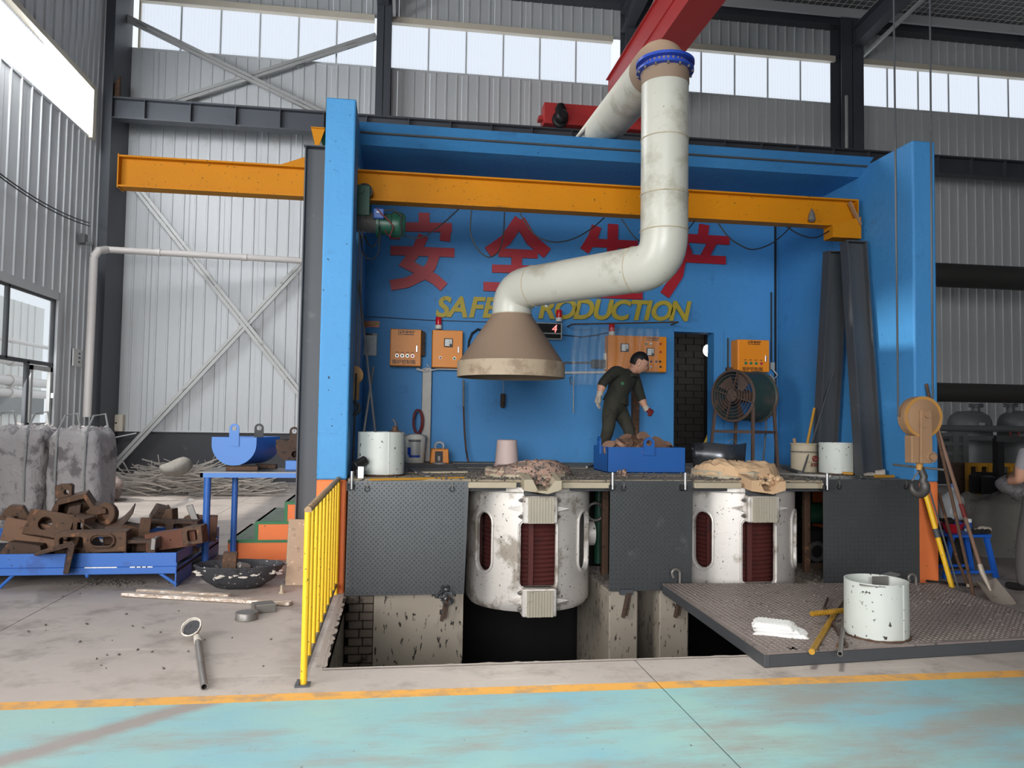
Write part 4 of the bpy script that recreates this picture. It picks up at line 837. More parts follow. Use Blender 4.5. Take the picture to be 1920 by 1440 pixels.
# ------------------------------------------------------------------ switchgear on the back wall
def cab(px0, py0, px1, py1, dep, lab):
    a, b = PY(px0,py0,BY1-dep), PY(px1,py1,BY1-dep); y = BY1-dep
    t = T('control_cabinet', lab, 'cabinet', ((a.x+b.x)/2,BY1,b.z), 'orange control cabinets on the booth wall')
    G().box(a.x,b.x,y+.015,BY1,b.z,a.z).mk('body', M_BOXO, t, 0, .006, 1); return t, a, b, y
def door(t, x0, x1, z0, z1, y, hs=1, hz=.5):
    d = G().box(x0,x1,y,y+.016,z0,z1).mk('door', M_BOXO, t, 0, .006, 2); hx_ = x1-.055 if hs > 0 else x0+.055
    G().box(hx_-.012,hx_+.012,y-.014,y+.001,z0+(z1-z0)*hz-.045,z0+(z1-z0)*hz+.045).mk('handle', M_CHROME, d, 0, .005, 2); return d
def knob(par, x, y, z, m, r=.018):
    k = G().cyl((x,y+.002,z),(x,y-.012,z),r*1.25,n=14).mk('bezel', M_CHROME, par); G().cyl((x,y-.012,z),(x,y-.03,z),r,r*.8,n=14).mk('button', m, par)
def meter(par, x, y, z, w):
    m = G().box(x-w,x+w,y-.02,y+.002,z-w,z+w).mk('meter', M_BLACK, par, 0, .005, 1); G().box(x-w*.8,x+w*.8,y-.022,y-.02,z-w*.8,z+w*.8).mk('dial', M_WHITE, m, 0); G().box(x+w*.25,x+w*.78,y-.024,y-.022,z-w*.78,z-w*.3).mk('dial_corner', M_BLACK, m, 0); G().bar((x+w*.45,y-.024,z-w*.2),(x+w*.2,y-.024,z+w*.5),.004,.004).mk('needle', M_BLACK, m, 0)
def logo(par, x, y, z, s=1.0):
    g = G()
    for b in ((-.10,-.094,-.03,.03),(-.046,-.04,-.03,.03),(-.10,-.04,.024,.03),(-.10,-.04,-.03,-.024),(-.085,-.055,-.004,.004),(-.074,-.066,-.016,.016)): g.box(x+b[0]*s,x+b[1]*s,y-.002,y,z+b[2]*s,z+b[3]*s)
    g.mk('emblem', M_BLACK, par, 0); words('lettering','华瑞电炉',M_BLACK,par,(x+.035*s,y-.001,z+.008*s),.042*s,(PI/2,0,0),.001,.0008); G().box(x-.03*s,x+.105*s,y-.002,y,z-.028*s,z-.018*s).mk('caption_bar', M_BLACK, par, 0)
def four(par, x0, x1, z, y, cap=True):
    for i in range(4):
        x = x0+(x1-x0)*(.23+.165*i); knob(par, x, y, z, M_GBTN if i < 3 else M_RBTN); G().box(x-.02,x+.02,y-.002,y,z+.042,z+.05).mk('tag_plate', M_BLACK, par, 0)
    words('lettering','熔炉控制箱',M_BLACK,par,((x0+x1)/2-.02,y-.001,z-.085),.062,(PI/2,0,0),.001,.0006)
def beacon(px, py, y, lab):
    c = PY(px,py,y); t = T('warning_beacon', lab, 'beacon', c, 'red warning beacons'); G().lathe(c,[(.045,0),(.045,.05),(.04,.055)],18).mk('base', M_LIME, t); G().lathe(c+V((0,0,.055)),[(.038,0),(.041,.02),(.041,.09),(.036,.105),(.01,.11)],18).mk('lens', M_FLARE, t)
t, a, b, y = cab(732,616,789,687,.2,'orange control cabinet nearest the clipboard'); d = door(t,a.x+.004,b.x-.004,b.z+.004,a.z-.004,y,1,.47); logo(d,(a.x+b.x)/2+.0,y,a.z-.05); four(d,a.x,b.x,b.z+.135,y)
G().box(b.x+.0,b.x+.05,y+.06,BY1-.02,b.z+.15,a.z-.02).mk('side_strip', M_RUSTB, t, 0); G().torus((b.x-.1,BY1-.08,a.z+.0),.035,.012,(0,1,0),14,6,0,PI).torus((b.x-.02,BY1-.08,a.z+.0),.035,.012,(0,1,0),14,6,0,PI).mk('cable_gland', M_RUBB, t)
t, a, b, y = cab(811,618,867,690,.2,'orange control cabinet with one meter, half behind the hood'); d = door(t,a.x+.004,b.x-.004,b.z+.004,a.z-.004,y,1,.48); meter(d,(a.x+b.x)/2+.01,y,a.z-.17,.058); knob(d,a.x+.11,y,b.z+.13,M_BLACK,.014); knob(d,b.x-.11,y,b.z+.125,M_GBTN,.017)
G().torus((b.x-.12,BY1-.08,a.z),.03,.012,(0,1,0),14,6,0,PI).mk('cable_gland', M_RUBB, t)
beacon(822,617,BY1-.1,'red warning beacon on the orange cabinet with one meter')
t, a, b, y = cab(1141,628,1250,698,.2,'wide orange control cabinet behind the stooping worker'); xm = PY(1198,640,y).x
d = door(t,a.x+.004,xm-.002,b.z+.004,a.z-.004,y,1,.42); meter(d,PY(1171,650,y).x,y,PY(1171,652,y).z,.058); d = door(t,xm+.002,b.x-.004,b.z+.004,a.z-.004,y,-1,.42); meter(d,PY(1219,660,y).x,y,PY(1219,660,y).z,.055); logo(d,PY(1223,636,y).x,y,PY(1223,636,y).z,.85)
for px, py, m in ((1211,645,M_GBTN),(1220,645,M_WHITE),(1238,645,M_RBTN),(1238,660,M_RBTN),(1220,678,M_BLACK),(1230,678,M_BLACK),(1237,678,M_BLACK),(1220,688,M_WHITE),(1238,688,M_BLACK)): c = PY(px,py,y); knob(d,c.x,y,c.z,m,.014)
beacon(1147,629,BY1-.1,'red warning beacon on the wide cabinet behind the film')
t, a, b, y = cab(1384,636,1443,698,.24,'orange control cabinet above the drum fan'); d = door(t,a.x+.004,b.x-.004,b.z+.004,a.z-.004,y,1,.42); logo(d,(a.x+b.x)/2,y,a.z-.045,.9); four(d,a.x,b.x,b.z+.12,y)
# display
a, b = PY(1002,604,BY1-.12), PY(1054,637,BY1-.12); t = T('led_display','black counter display showing a red 4 beside the hood','display',((a.x+b.x)/2,BY1,b.z)); y = BY1-.12
G().box(a.x,b.x,y,BY1,b.z,a.z).mk('case', M_GALV, t, 0, .006, 1); G().box(a.x+.02,b.x-.02,y-.004,y,b.z+.09,a.z-.015).box(a.x+.02,b.x-.02,y-.004,y,b.z+.015,b.z+.075).mk('screen', M_LEDB, t, 0); words('digit','4',M_LED,t,(PY(1039,617,y).x,y-.005,PY(1039,617,y).z),.15,(PI/2,0,0),.001,0,'CENTER',.15)
beacon(1048,603,BY1-.07,'red warning beacon on the counter display')
# notices
a, b = PY(672,601,BY1-.02), PY(711,614,BY1-.02); n_ = tag(G().box(a.x,b.x,BY1-.02,BY1-.004,b.z,a.z).mk('notice_strip', M_BOWL, None, 0), 'small red sign with yellow characters above the clipboard', 'sign'); words('lettering','作业指南',M_GOLD,n_,((a.x+b.x)/2,BY1-.022,(a.z+b.z)/2),.068,(PI/2,0,0),.001,.001)
a, b = PY(675,624,BY1-.03), PY(706,667,BY1-.03); t = T('clipboard','white clipboard sheet hanging on the blue wall','clipboard',((a.x+b.x)/2,BY1,b.z)); G().box(a.x,b.x,BY1-.02,BY1-.005,b.z,a.z).mk('board', M_STEEL, t, 0); G().box(a.x+.008,b.x-.008,BY1-.026,BY1-.02,b.z+.008,a.z-.03).mk('sheet', M_PAPER, t, 0); G().box((a.x+b.x)/2-.05,(a.x+b.x)/2+.05,BY1-.035,BY1-.02,a.z-.025,a.z-.005).mk('clip', M_BLACK, t, 0)
for i in range(6): G().box(a.x+.04,b.x-.05-.02*(i%3),BY1-.0275,BY1-.026,a.z-.08-.03*i,a.z-.077-.03*i).mk('print_line', M_TANK, t, 0)
# posts, conduits, wires
a, b = PY(792,690,BY1-.06), PY(806,864,BY1-.06); tag(G().box(a.x,b.x,BY1-.1,BY1-.001,DZ,a.z).mk('cable_duct', M_STEEL, None, 0, .004, 1), 'grey upright cable duct below the first two cabinets', 'cable duct')
a, b = PY(1186,700,BY1-.06), PY(1197,864,BY1-.06); tag(G().box(a.x,b.x,BY1-.09,BY1-.001,DZ,a.z).mk('cable_duct', M_RUST, None, 0, .004, 1), 'brownish upright cable duct behind the stooping worker', 'cable duct')
t = T('loose_wires','white wires dangling under the first two cabinets','wires',PY(792,695,BY1-.1)); 
for pts in ([(782,690),(790,694),(800,690),(812,694)],[(780,692),(795,697),(820,692),(866,693)],[(800,683),(806,690),(798,694)]): G().tube([PY(*p,BY1-.12) for p in pts],.008,6).mk('wire', M_PVC, t)
t = T('air_lance','thin rusty lance hanging below the hood rim with its hose','hose',PY(877,866,BY1-.2)); G().tube([PY(869,712,BY1-.25),PY(869,762,BY1-.25)],.014,8).mk('lance', M_STEEL, t); G().tube([PY(869,762,BY1-.25),PY(871,810,BY1-.25),PY(874,845,BY1-.25),PZ(878,866,DZ+.02)],.012,8).mk('hose', M_RUST, t)
tag(G().tube([PY(p,q,BY1-.06) for p,q in ((878,662),(879,640),(885,625),(896,617),(905,620))],.014,8).mk('wall_hose', M_RUBB), 'black hose arching behind the hood', 'hose')
t = T('counterweight','small brown weight hanging on a wire below the hood','weight',PY(943,763,BY1-.15)); G().tube([PY(944,690,BY1-.15),PY(944,736,BY1-.15)],.004,6).tube([PY(944,690,BY1-.15),V((PY(944,690,BY1-.15).x,BY1+.02,PY(944,690,BY1-.15).z))],.005,6).mk('wire', M_STEEL, t); c = PY(943,738,BY1-.15); G().lathe(c-V((0,0,.18)),[(.012,-.015),(.03,0),(.033,.02),(.033,.16),(.03,.18)],12).mk('weight', M_RUSTB, t)
t = T('wall_rod','thin rod hooked on the blue wall right of the hood','rod',PY(1075,775,BY1-.05)); G().tube([PY(1075,775,BY1-.05),PY(1075,712,BY1-.05),PY(1070,722,BY1-.06),PY(1068,708,BY1-.06),PY(1074,706,BY1-.05)],.007,6).mk('rod', M_STEEL, t)
for pts, m, r, lab in (([(1058,680),(1140,680)],M_STEEL,.014,'upper grey conduit running into the wide cabinet'),([(1055,699),(1142,698)],M_PVC,.018,'lower white conduit running to the wide cabinet'),([(660,592),(700,594),(800,600),(930,604)],M_RUST,.004,'thin wire strung above the first two cabinets'),([(1055,628),(1090,632),(1120,628),(1145,622)],M_RUBB,.006,'thin black wire between display and wide cabinet'),([(1365,634),(1365,690)],M_BLACK,.012,'black bar upright beside the doorway')):
    tag(G().tube([PY(*p,BY1-.03) for p in pts],r,6).mk('wall_conduit', m), lab, 'conduit')
a, b = PY(1111,674,BY1-.1), PY(1135,690,BY1-.1); tag(G().box(a.x,b.x,BY1-.12,BY1-.002,b.z,a.z).box(a.x+.02,a.x+.09,BY1-.125,BY1-.12,b.z+.02,a.z-.02).mk('relay_box', M_STEELD, None, 0, .005, 1), 'dark relay box left of the wide cabinet', 'box')
a, b = PY(1134,662,BY1-.1), PY(1140,692,BY1-.1); tag(G().box(a.x,b.x,BY1-.1,BY1-.002,b.z,a.z).mk('terminal_box', M_LIME, None, 0, .005, 1), 'narrow white terminal box beside the wide cabinet', 'box')
# clear film curtain on a rail
ra, rb_ = PY(1073,608,BY1-.3), PY(1272,604,BY1-.3); t = T('curtain_rail','thin rusty rail carrying the clear film','rail',ra); G().tube([ra,rb_],.010,8).mk('rod', M_RUST, t)
for p in (rb_,ra): G().tube([p,V((p.x,BY1,p.z))],.010,8).mk('bracket', M_RUST, t)
g = G(); nx, nz = 60, 14; vs = []
for j in range(nz+1):
    for i in range(nx+1):
        u, v = i/nx, j/nz; p = ra.lerp(PY(1236,606,BY1-.3),u); zb = ra.z-.02-(.80 if u < .38 else .80-.18*min(1,(u-.38)*3))*v
        vs.append((p.x+.01*math.sin(9*v+6*u), BY1-.3+.03*math.sin(u*26)*(.4+.6*v)+.02*math.sin(u*60+v*3), zb))
g.add(vs,[(j*(nx+1)+i,j*(nx+1)+i+1,(j+1)*(nx+1)+i+1,(j+1)*(nx+1)+i) for j in range(nz) for i in range(nx)]); o = tag(g.mk('film_curtain', M_FILM, None, 80), 'clear plastic film hanging in front of the wide cabinet', 'curtain')
sm = o.modifiers.new('thickness','SOLIDIFY'); sm.thickness = .0015

# ================================================================== THINGS ON THE DECK
def tub(px, pyb, R, H, z, lab, mat, cy=None, cx=None, seam=True, group='open steel tubs', wall=.008):
    c = PZ(px, pyb, z); cx, cy = cx, (c.y+R if cy is None else cy)
    cx = PY(px, pyb-30, cy).x if cx is None else cx
    t = T('steel_tub', lab, 'tub', (cx,cy,z), group)
    G().lathe((cx,cy,z),[(R*1.0,0),(R,H*.22),(R*.995,H),(R*.995-wall,H),(R-wall,.012),(.001,.012)],48).mk('wall', mat, t)
    if seam:
        G().torus((cx,cy,z+.006),R+.004,.008,(0,0,1),48,6).jitter(.003).mk('foot_weld', M_RUST, t)
        a = math.radians(-70); G().bar((cx+(R+.001)*math.cos(a),cy+(R+.001)*math.sin(a),z),(cx+(R+.001)*math.cos(a),cy+(R+.001)*math.sin(a),z+H),.006,.006).mk('seam', M_TUB, t, 0)
    return t, V((cx,cy,z))
t, c1 = tub(714,893,.235,.43,DZ,'pale grey steel tub with rods, on the deck beside the bright pillar',M_TUB)
for p0, p1, r, m, lab in (((704,812),(668,526),.013,M_STEELD,'long dark rod leaning out of the tub against the booth wall'),((682,812),(696,688),.011,M_STEEL,'shorter bright rod leaning out of the tub by the pillar')):
    a, b = PY(*p0,c1.y), PY(p1[0]+4,p1[1],c1.y+.4); a = a-(b-a)*.32; tag(G().cyl(a,b,r,n=8).mk('leaning_rod', m), lab, 'rod')
c = PY(741,808,c1.y-.05); t = T('oil_can','small rusty fitting with a curved spout on the rim of the tub','fitting',(c.x,c.y,c1.z+.43)); zz = c1.z+.432; G().lathe((c.x,c.y,zz),[(.07,0),(.05,.012),(.03,.015),(.03,.05),(.012,.06)],14).mk('body', M_RUST, t); G().tube([(c.x,c.y,zz+.05),(c.x+.005,c.y,zz+.09),(c.x-.02,c.y,zz+.12),(c.x-.035,c.y,zz+.125)],[.012,.012,.01,.004],8).mk('spout', M_STEELD, t)
for i, (x, y, lab) in enumerate(((-.36,7.62,'black valve handle lying between pillar and tub'),)):
    tag(G().cyl((x-.04,y,DZ+.10),(x+.06,y+.08,DZ+.16),.045,n=12).box(x-.02,x+.05,y-.04,y+.04,DZ-.0,DZ+.08).mk('valve_stub', M_BLACK, None, 40, .005, 1), lab, 'valve')
tag(G().box(-.36,-.30,7.47,7.53,DZ-.005,DZ+.11).mk('steel_block', M_CHROME, None, 0, .005, 1), 'bright steel block standing behind the first peg', 'block')
# bar leaning on the left wall inside the booth
tag(G().cyl(PY(663,800,7.9)+V((0,0,-.45)),PY(668,700,7.9)+V((0,0,.0)),.01,n=8).mk('hook_rod', M_BLACK), 'thin black rod beside the pillar edge', 'rod')
# white pail
def pail(px, pyb, rb, rt, H, y, name, lab, mat):
    c = PY(px,pyb,y); t = T(name, lab, 'pail', (c.x,y,DZ)); z = DZ
    G().lathe((c.x,y,z),[(rb,0),(rb*1.02,.005),(rt,H*.86),(rt*1.05,H*.86),(rt*1.05,H*.9),(rt*1.0,H*.9),(rt*1.02,H),(rt*.97,H),(rb*.95,.02),(.001,.02)],36).mk('wall', mat, t); return t, V((c.x,y,z))
t, c = pail(777,865,.125,.142,.36,10.15,'plastic_pail','white plastic pail with a printed label beside the upright duct',M_LIME)
g = G(); lab_pts = [(-125+i*6) for i in range(12)]
for zz0, zz1, m, nm in ((.10,.27,M_GALV,'label'),(.07,.10,M_FLANGE,'label_band'),(.27,.30,M_TANK,'label_title')):
    g = G(); vs = []; n = len(lab_pts)
    for z in (zz0,zz1):
        r = .127+.017*z/.31+.0025; vs += [(c.x+r*math.cos(math.radians(a)),c.y+r*math.sin(math.radians(a)),c.z+z) for a in lab_pts]
    g.add(vs,[(i,i+1,n+i+1,n+i) for i in range(n-1)]); g.mk(nm, m, t)
g = G(); vs = []
for z in (.10,.2):
    r = .127+.017*z/.31+.0035; vs += [(c.x+r*math.cos(math.radians(a)),c.y+r*math.sin(math.radians(a)),c.z+z) for a in (-132,-122,-112)]
g.add(vs,[(0,1,4,3),(1,2,5,4)]).mk('label_patch', M_FLANGE, t)
G().torus((c.x,c.y-.02,c.z+.30),.150,.004,(0,.5,.87),30,6,PI,2*PI).mk('bail', M_STEEL, t)
# coil of red cord on the duct
t = T('cord_loop','dark red cord looped on the upright cable duct','cord',PY(782,810,10.3)); c = PY(782,790,10.32)
for k in range(3): G().tube([(c.x+.055*math.cos(a)*(1+.06*k)+.01*k,10.33-.012*k,c.z+.155*math.sin(a)) for a in [2*PI*i/24 for i in range(24)]],.009,6,closed=True).mk('turn', M_REDG, t)
# lifting magnet
a, b = PY(806,841,10.1), PY(841,864,10.1); t = T('lifting_magnet','yellow lifting magnet with a grey shackle on the deck','magnet',((a.x+b.x)/2,10.1,DZ)); zt = a.z
G().prism([(a.x,DZ),(a.x+.02,zt),(b.x-.01,zt),(b.x,DZ)],10.0,10.22,'xz').mk('body', M_BOXO, t, 0, .01, 1); xm = (a.x+b.x)/2-.01; G().box(xm-.05,xm+.05,9.985,10.0,DZ+.02,zt-.03).mk('recess', M_BLACK, t, 0); G().box(xm-.02,xm+.02,9.95,10.0,DZ+.03,DZ+.1).mk('lever', M_STEEL, t, 0, .005, 1)
G().lathe((xm,9.9,DZ),[(.085,0),(.085,.012),(.05,.02),(.001,.022)],18).mk('lever_foot', M_GALV, t); G().torus((xm+.01,10.1,zt+.03),.055,.014,(0,1,0),18,8).mk('shackle', M_GALV, t)
# upturned pinkish pail behind the first lining ring
c = PY(950,866,9.3); t = T('upturned_pail','dusty pink pail standing upside down behind the first furnace','pail',(c.x,9.3,DZ)); G().lathe((c.x,9.3,DZ),[(.155,0),(.155,.03),(.145,.035),(.143,.05),(.122,.32),(.112,.33),(.001,.33)],36).mk('wall', M_PINK, t); G().torus((c.x,9.3,DZ+.04),.15,.008,(0,0,1),36,6).mk('rim', M_PINK, t)
for p, q, lab in (((770,880),(802,893),'grey steel strip lying on the deck near the grey tub'),((778,886),(876,885),'thin pale batten along the deck edge')):
    a, b = PZ(*p,DZ+.012), PZ(*q,DZ+.012); tag(G().bar(a,b,.05,.02).mk('deck_strip', M_LIP if q[0] > 850 else M_STEEL, None, 0, .003, 1), lab, 'strip')
tag(G().bar(PZ(693,899,DZ-.0),PZ(870,896,DZ-.0),.02,.02).mk('edge_batten', M_DKYEL, None, 0), 'thin ochre batten along the top of the first tread plate', 'strip')

# ------------------------------------------------------------------ blue skip with round blanks
sk = PZ(1139,887,DZ); sr = PZ(1292,889,DZ); sx0, sy0, sx1 = sk.x, sk.y, sr.x; sy1 = sy0+.62; sh = PY(1139,838,sy0).z-DZ
t = T('scrap_skip','blue steel skip full of rusty round blanks','skip',((sx0+sx1)/2,(sy0+sy1)/2,DZ)); w_ = .008
for nm, b in (('front_panel',(sx0,sx1,sy0,sy0+w_)),('back_panel',(sx0,sx1,sy1-w_,sy1)),('side_panel',(sx0,sx0+w_,sy0,sy1)),('side_panel',(sx1-w_,sx1,sy0,sy1))): G().box(b[0],b[1],b[2],b[3],DZ+.002,DZ+sh).mk(nm, M_BOXB, t, 0, .002, 1)
G().box(sx0,sx1,sy0,sy1,DZ+.002,DZ+.012).mk('bottom', M_BOXB, t, 0)
def lug(x, y, z0, w, h, d, plane='xz', par=None):
    pr = [(x-w/2,z0),(x-w/2,z0+h-w/2)]+[(x+w/2*math.cos(a),z0+h-w/2+w/2*math.sin(a)) for a in [PI-PI*i/10 for i in range(1,10)]]+[(x+w/2,z0+h-w/2),(x+w/2,z0)]
    me = G().prism(pr,y-d/2,y+d/2,'xz').mesh('lug',0); r = w*.27; me = cutout(me,[G().cyl((x,y-.1,z0+h-w/2),(x,y+.1,z0+h-w/2),r,n=16)]); return me
lx = PY(1216,840,sy0).x; mkobj('lifting_lug', lug(lx,sy0-.012,DZ+sh-.09,.125,.20,.022), M_BOXB, t)
me = lug(0,0,DZ+sh-.09,.125,.20,.022); me.transform(Matrix.Translation((sx0-.012,sy0+.33,0)) @ Matrix.Rotation(PI/2,4,'Z')); mkobj('lifting_lug', me, M_BOXB, t)
rs = random.Random(11); bme = [G().lathe((0,0,0),[(r-.005,-h),(r,-h+.005),(r,h-.005),(r-.005,h)],22).mesh('round_blank',30) for r, h in ((.082,.024),(.070,.022),(.092,.026))]
W_ = sx1-sx0; spots = [(sx0+.07+.075*i,sy0+.12,.0) for i in range(11)]+[(sx0+.10+.08*i,sy0+.30,.015) for i in range(10)]+[(sx0+.20+.09*i,sy0+.20,.07) for i in range(6)]+[(sx0+.30+.10*i,sy0+.25,.115) for i in range(3)]
for i, (x, y, z) in enumerate(spots):
    if x > sx1-.10: x = sx1-.12
    o = bpy.data.objects.new('round_blank', bme[i%3]); COL.objects.link(o)
    if not len(bme[i%3].materials): bme[i%3].materials.append((M_BLANK,M_RUST,M_BLANK)[i%3])
    o.location = (x+rs.uniform(-.02,.02),y+rs.uniform(-.04,.04),DZ+sh-.035+z-.05*max(0,abs(x-sx0-.45*W_)/W_-.25)); o.rotation_euler = (rs.uniform(.35,1.35),rs.uniform(-.25,.25),rs.uniform(-.9,.9)); tag(o,'rusty round metal blank heaped in the blue skip','metal blank','round blanks in the blue skip')
c = PY(1236,846,sy1+.2); tag(G().lathe((c.x,sy1+.2,DZ),[(.045,0),(.045,.22),(.034,.25),(.034,.36)],16).mk('steel_shaft', M_RUSTB), 'dark steel shaft standing upright behind the blue skip', 'shaft')
g = G()
for i in range(30): g.ball(V(PZ(1167,893,DZ))+V((random.gauss(0,.02),random.gauss(0,.02),random.uniform(.0,.06))),random.uniform(.01,.022),6,4)
tag(g.jitter(.005).mk('slag_knob', M_LINER, None, 0), 'crumbly slag lump beside the peg left of the blue skip', 'slag lump', None, 'stuff')

# ------------------------------------------------------------------ drum fan on a stand
fy = 9.75; fc = PY(1374,742,fy-.2); bc = PY(1436,748,fy+.15); ax = (bc-fc); ax.z = 0; ax = ax.normalized(); L = .50; bc = fc+ax*L; FR = .335
t = T('drum_fan','large brown drum fan on a steel stand beside the doorway','fan',(fc.x+.15,fy,DZ))
G().lathe(fc,[(FR,0),(FR,.03),(FR-.012,.04),(FR-.012,L-.03),(FR,L-.02),(FR,L),(FR-.02,L),(FR-.02,0)],48,ax,closed=True).mk('drum', M_FANG, t)
q = V((0,0,1)).rotation_difference(ax); 
for k in range(7): G().torus(fc-ax*.015,FR*(.2+.125*k),.005,ax,40,6).mk('guard_ring', M_FAN, t)
G().torus(fc,FR-.005,.016,ax,48,8).mk('front_rim', M_FAN, t); G().torus(bc,FR-.005,.016,ax,48,8).mk('back_rim', M_FAN, t)
for k in range(4): a = PI/4+k*PI/2; p = q@V((math.cos(a)*FR,math.sin(a)*FR,0)); G().bar(fc-ax*.015+p*.08,fc-ax*.015+p,.03,.012).mk('guard_spoke', M_FAN, t, 0)
for k in range(5):
    a = k*2*PI/5+.3; pr = [q@V((r*math.cos(a+s),r*math.sin(a+s),.10+.06*(1 if s > 0 else -1)*r/FR)) for r,s in ((.07,-.3),(.30,-.28),(.31,.32),(.07,.4))]
    G().add([fc+p for p in pr]+[fc+p+ax*.006 for p in pr],[(0,1,2,3),(7,6,5,4),(0,4,5,1),(1,5,6,2),(2,6,7,3),(3,7,4,0)]).mk('blade', M_FAN, t, 0)
G().cyl(fc+ax*.04,fc+ax*.3,.085,n=20).mk('motor', M_FAN, t); G().cyl(fc-ax*.03,fc+ax*.04,.08,n=20).mk('hub', M_FAN, t)
zs = fc.z-FR*.72; side = V((-ax.y,ax.x,0)); feet = []
for u, s in ((.03,-1),(.03,1),(L-.03,-1),(L-.03,1)):
    top = fc+ax*u+side*(s*FR*.86); bot = V((top.x+ax.x*(.02 if u > .2 else -.08),top.y+ax.y*(.02 if u > .2 else -.08),DZ)); top.z = fc.z-.05; bot += side*s*.05; G().bar(bot,top,.035,.035).mk('leg', M_FAN, t, 0); feet.append((bot,top))
zm = DZ+.46
pt = [b.lerp(p,(zm-b.z)/(p.z-b.z)) for b,p in feet]
for i, j in ((0,1),(2,3),(0,2),(1,3)): G().bar(pt[i],pt[j],.03,.035).mk('rail', M_FAN, t, 0)
G().tube([bc+V((0,.05,.2)),bc+V((.14,.0,.1)),bc+V((.12,-.05,-.4)),V((bc.x+.05,bc.y-.1,DZ+.02))],.012,6).mk('lead', M_STEELD, t)
c = PY(1369,694,BY1-.06); tag(G().box(c.x-.05,c.x+.06,BY1-.08,BY1-.002,c.z-.07,c.z+.04).mk('socket_outlet', M_RUST, None, 0, .006, 1), 'brown socket box on the wall above the fan rim', 'box')
c = PY(1449,690,BY1-.1); t = T('cable_knot','bundle of wires and a grey switch right of the last cabinet','wires',c); G().box(c.x-.03,c.x+.03,BY1-.1,BY1-.01,c.z-.02,c.z+.08).mk('switch', M_GALV, t, 0); G().tube([c+V((0,0,-.02)),c+V((.06,-.02,-.1)),c+V((0,-.04,-.16)),c+V((-.04,-.02,-.1)),c+V((.03,0,-.2))],.012,6).mk('wire', M_GALV, t); G().tube([c+V((0,.04,.08)),c+V((0,.04,1.1))],.012,6).mk('riser', M_RUBB, t)
tag(G().tube([PZ(1405,868,DZ+.01),PZ(1420,862,DZ+.01),PZ(1440,868,DZ+.01),PZ(1432,850,DZ+.01),PZ(1415,870,DZ+.01)],.01,6).mk('floor_cable', M_RUBB), 'black cable curled on the deck under the fan', 'cable')

# scorched sheet bent to a half pipe, behind the second lining ring
a, b = PY(1311,878,8.95), PY(1408,878,8.95); zt = PY(1360,832,8.95).z; t = T('scorched_sheet','scorched bent metal sheet standing behind the second furnace','metal sheet',((a.x+b.x)/2,8.95,DZ)); g = G(); n = 20; vs = []
for z in (DZ,zt):
    for i in range(n+1): u = i/n; fl_ = 1+.08*(z-DZ)/(zt-DZ); vs.append(((a.x+b.x)/2+(u-.5)*(b.x-a.x)*fl_,8.95+.18*(2*u-1)**2+.02*math.sin(u*9),z+.01*math.sin(u*7)*(z > DZ)))
me = g.add(vs,[(i,i+1,n+2+i,n+1+i) for i in range(n)]).mk('sheet', M_SHEETM, t, 60); sm = me.modifiers.new('thickness','SOLIDIFY'); sm.thickness = .004
c = PY(1373,830,8.95); G().tube([c+V((-.05,0,0)),c+V((0,0,.05)),c+V((.05,0,0))],.004,6).mk('wire_loop', M_STEEL, t)
# tin with tools
ty = 8.8; c = PY(1508,860,ty); t = T('paint_tin','rusty paint tin with a red emblem holding tools','tin',(c.x,ty,DZ)); tr_ = .155; G().lathe((c.x,ty,DZ),[(tr_,0),(tr_,.22),(tr_*1.03,.225),(tr_*1.03,.25),(tr_,.255),(tr_,.32),(tr_*1.05,.325),(tr_*1.05,.34),(tr_*.97,.34),(tr_*.95,.02),(.001,.02)],36).mk('wall', M_LIP, t); G().torus((c.x,ty,DZ+.24),tr_+.006,.008,(0,0,1),36,6).mk('hoop', M_STEEL, t)
g = G(); g.torus((c.x+.05,ty-tr_-.001,DZ+.16),.03,.008,(0,1,0),14,6).bar((c.x+.03,ty-tr_-.002,DZ+.14),(c.x+.075,ty-tr_+.004,DZ+.19),.01,.012); g.mk('emblem', M_REDG, t, 0); words('lettering','龙润漆',M_REDG,t,(c.x+.05,ty-tr_-.004,DZ+.085),.05,(PI/2,0,.25))
for p, q, r, m, nm, lab in (((1508,860),(1527,765),.016,M_DKYEL,'brush_handle','yellow handle standing in the paint tin'),((1504,890),(1576,655),.011,M_STEELD,'leaning_rod','thin dark rod leaning through the paint tin onto the trestle leg'),((1492,845),(1489,822),.02,M_HOOK,'wooden_stick','short wooden stick in the paint tin')):
    a = PY(*p,ty-(.18 if q[1] < 700 else 0)); b = PY(*q,ty+(.06 if q[1] < 800 else 0)); tag(G().cyl(a,b,r,n=8).mk(nm, m), lab, 'rod')
t, c2_ = tub(1570,882,.205,.36,DZ,'pale speckled steel tub between the trestle legs',M_TUB,8.42)
for p, q, ya, yb_, lab in (((1568,800),(1612,818),9.3,8.6,'rusty bar behind the trestle legs'),((1642,842),(1692,861),8.3,7.9,'rusty round bar leaning beside the nearest trestle leg')): tag(G().cyl(PY(*p,ya),PY(*q,yb_),.022,n=10).mk('steel_bar', M_RUST), lab, 'bar')
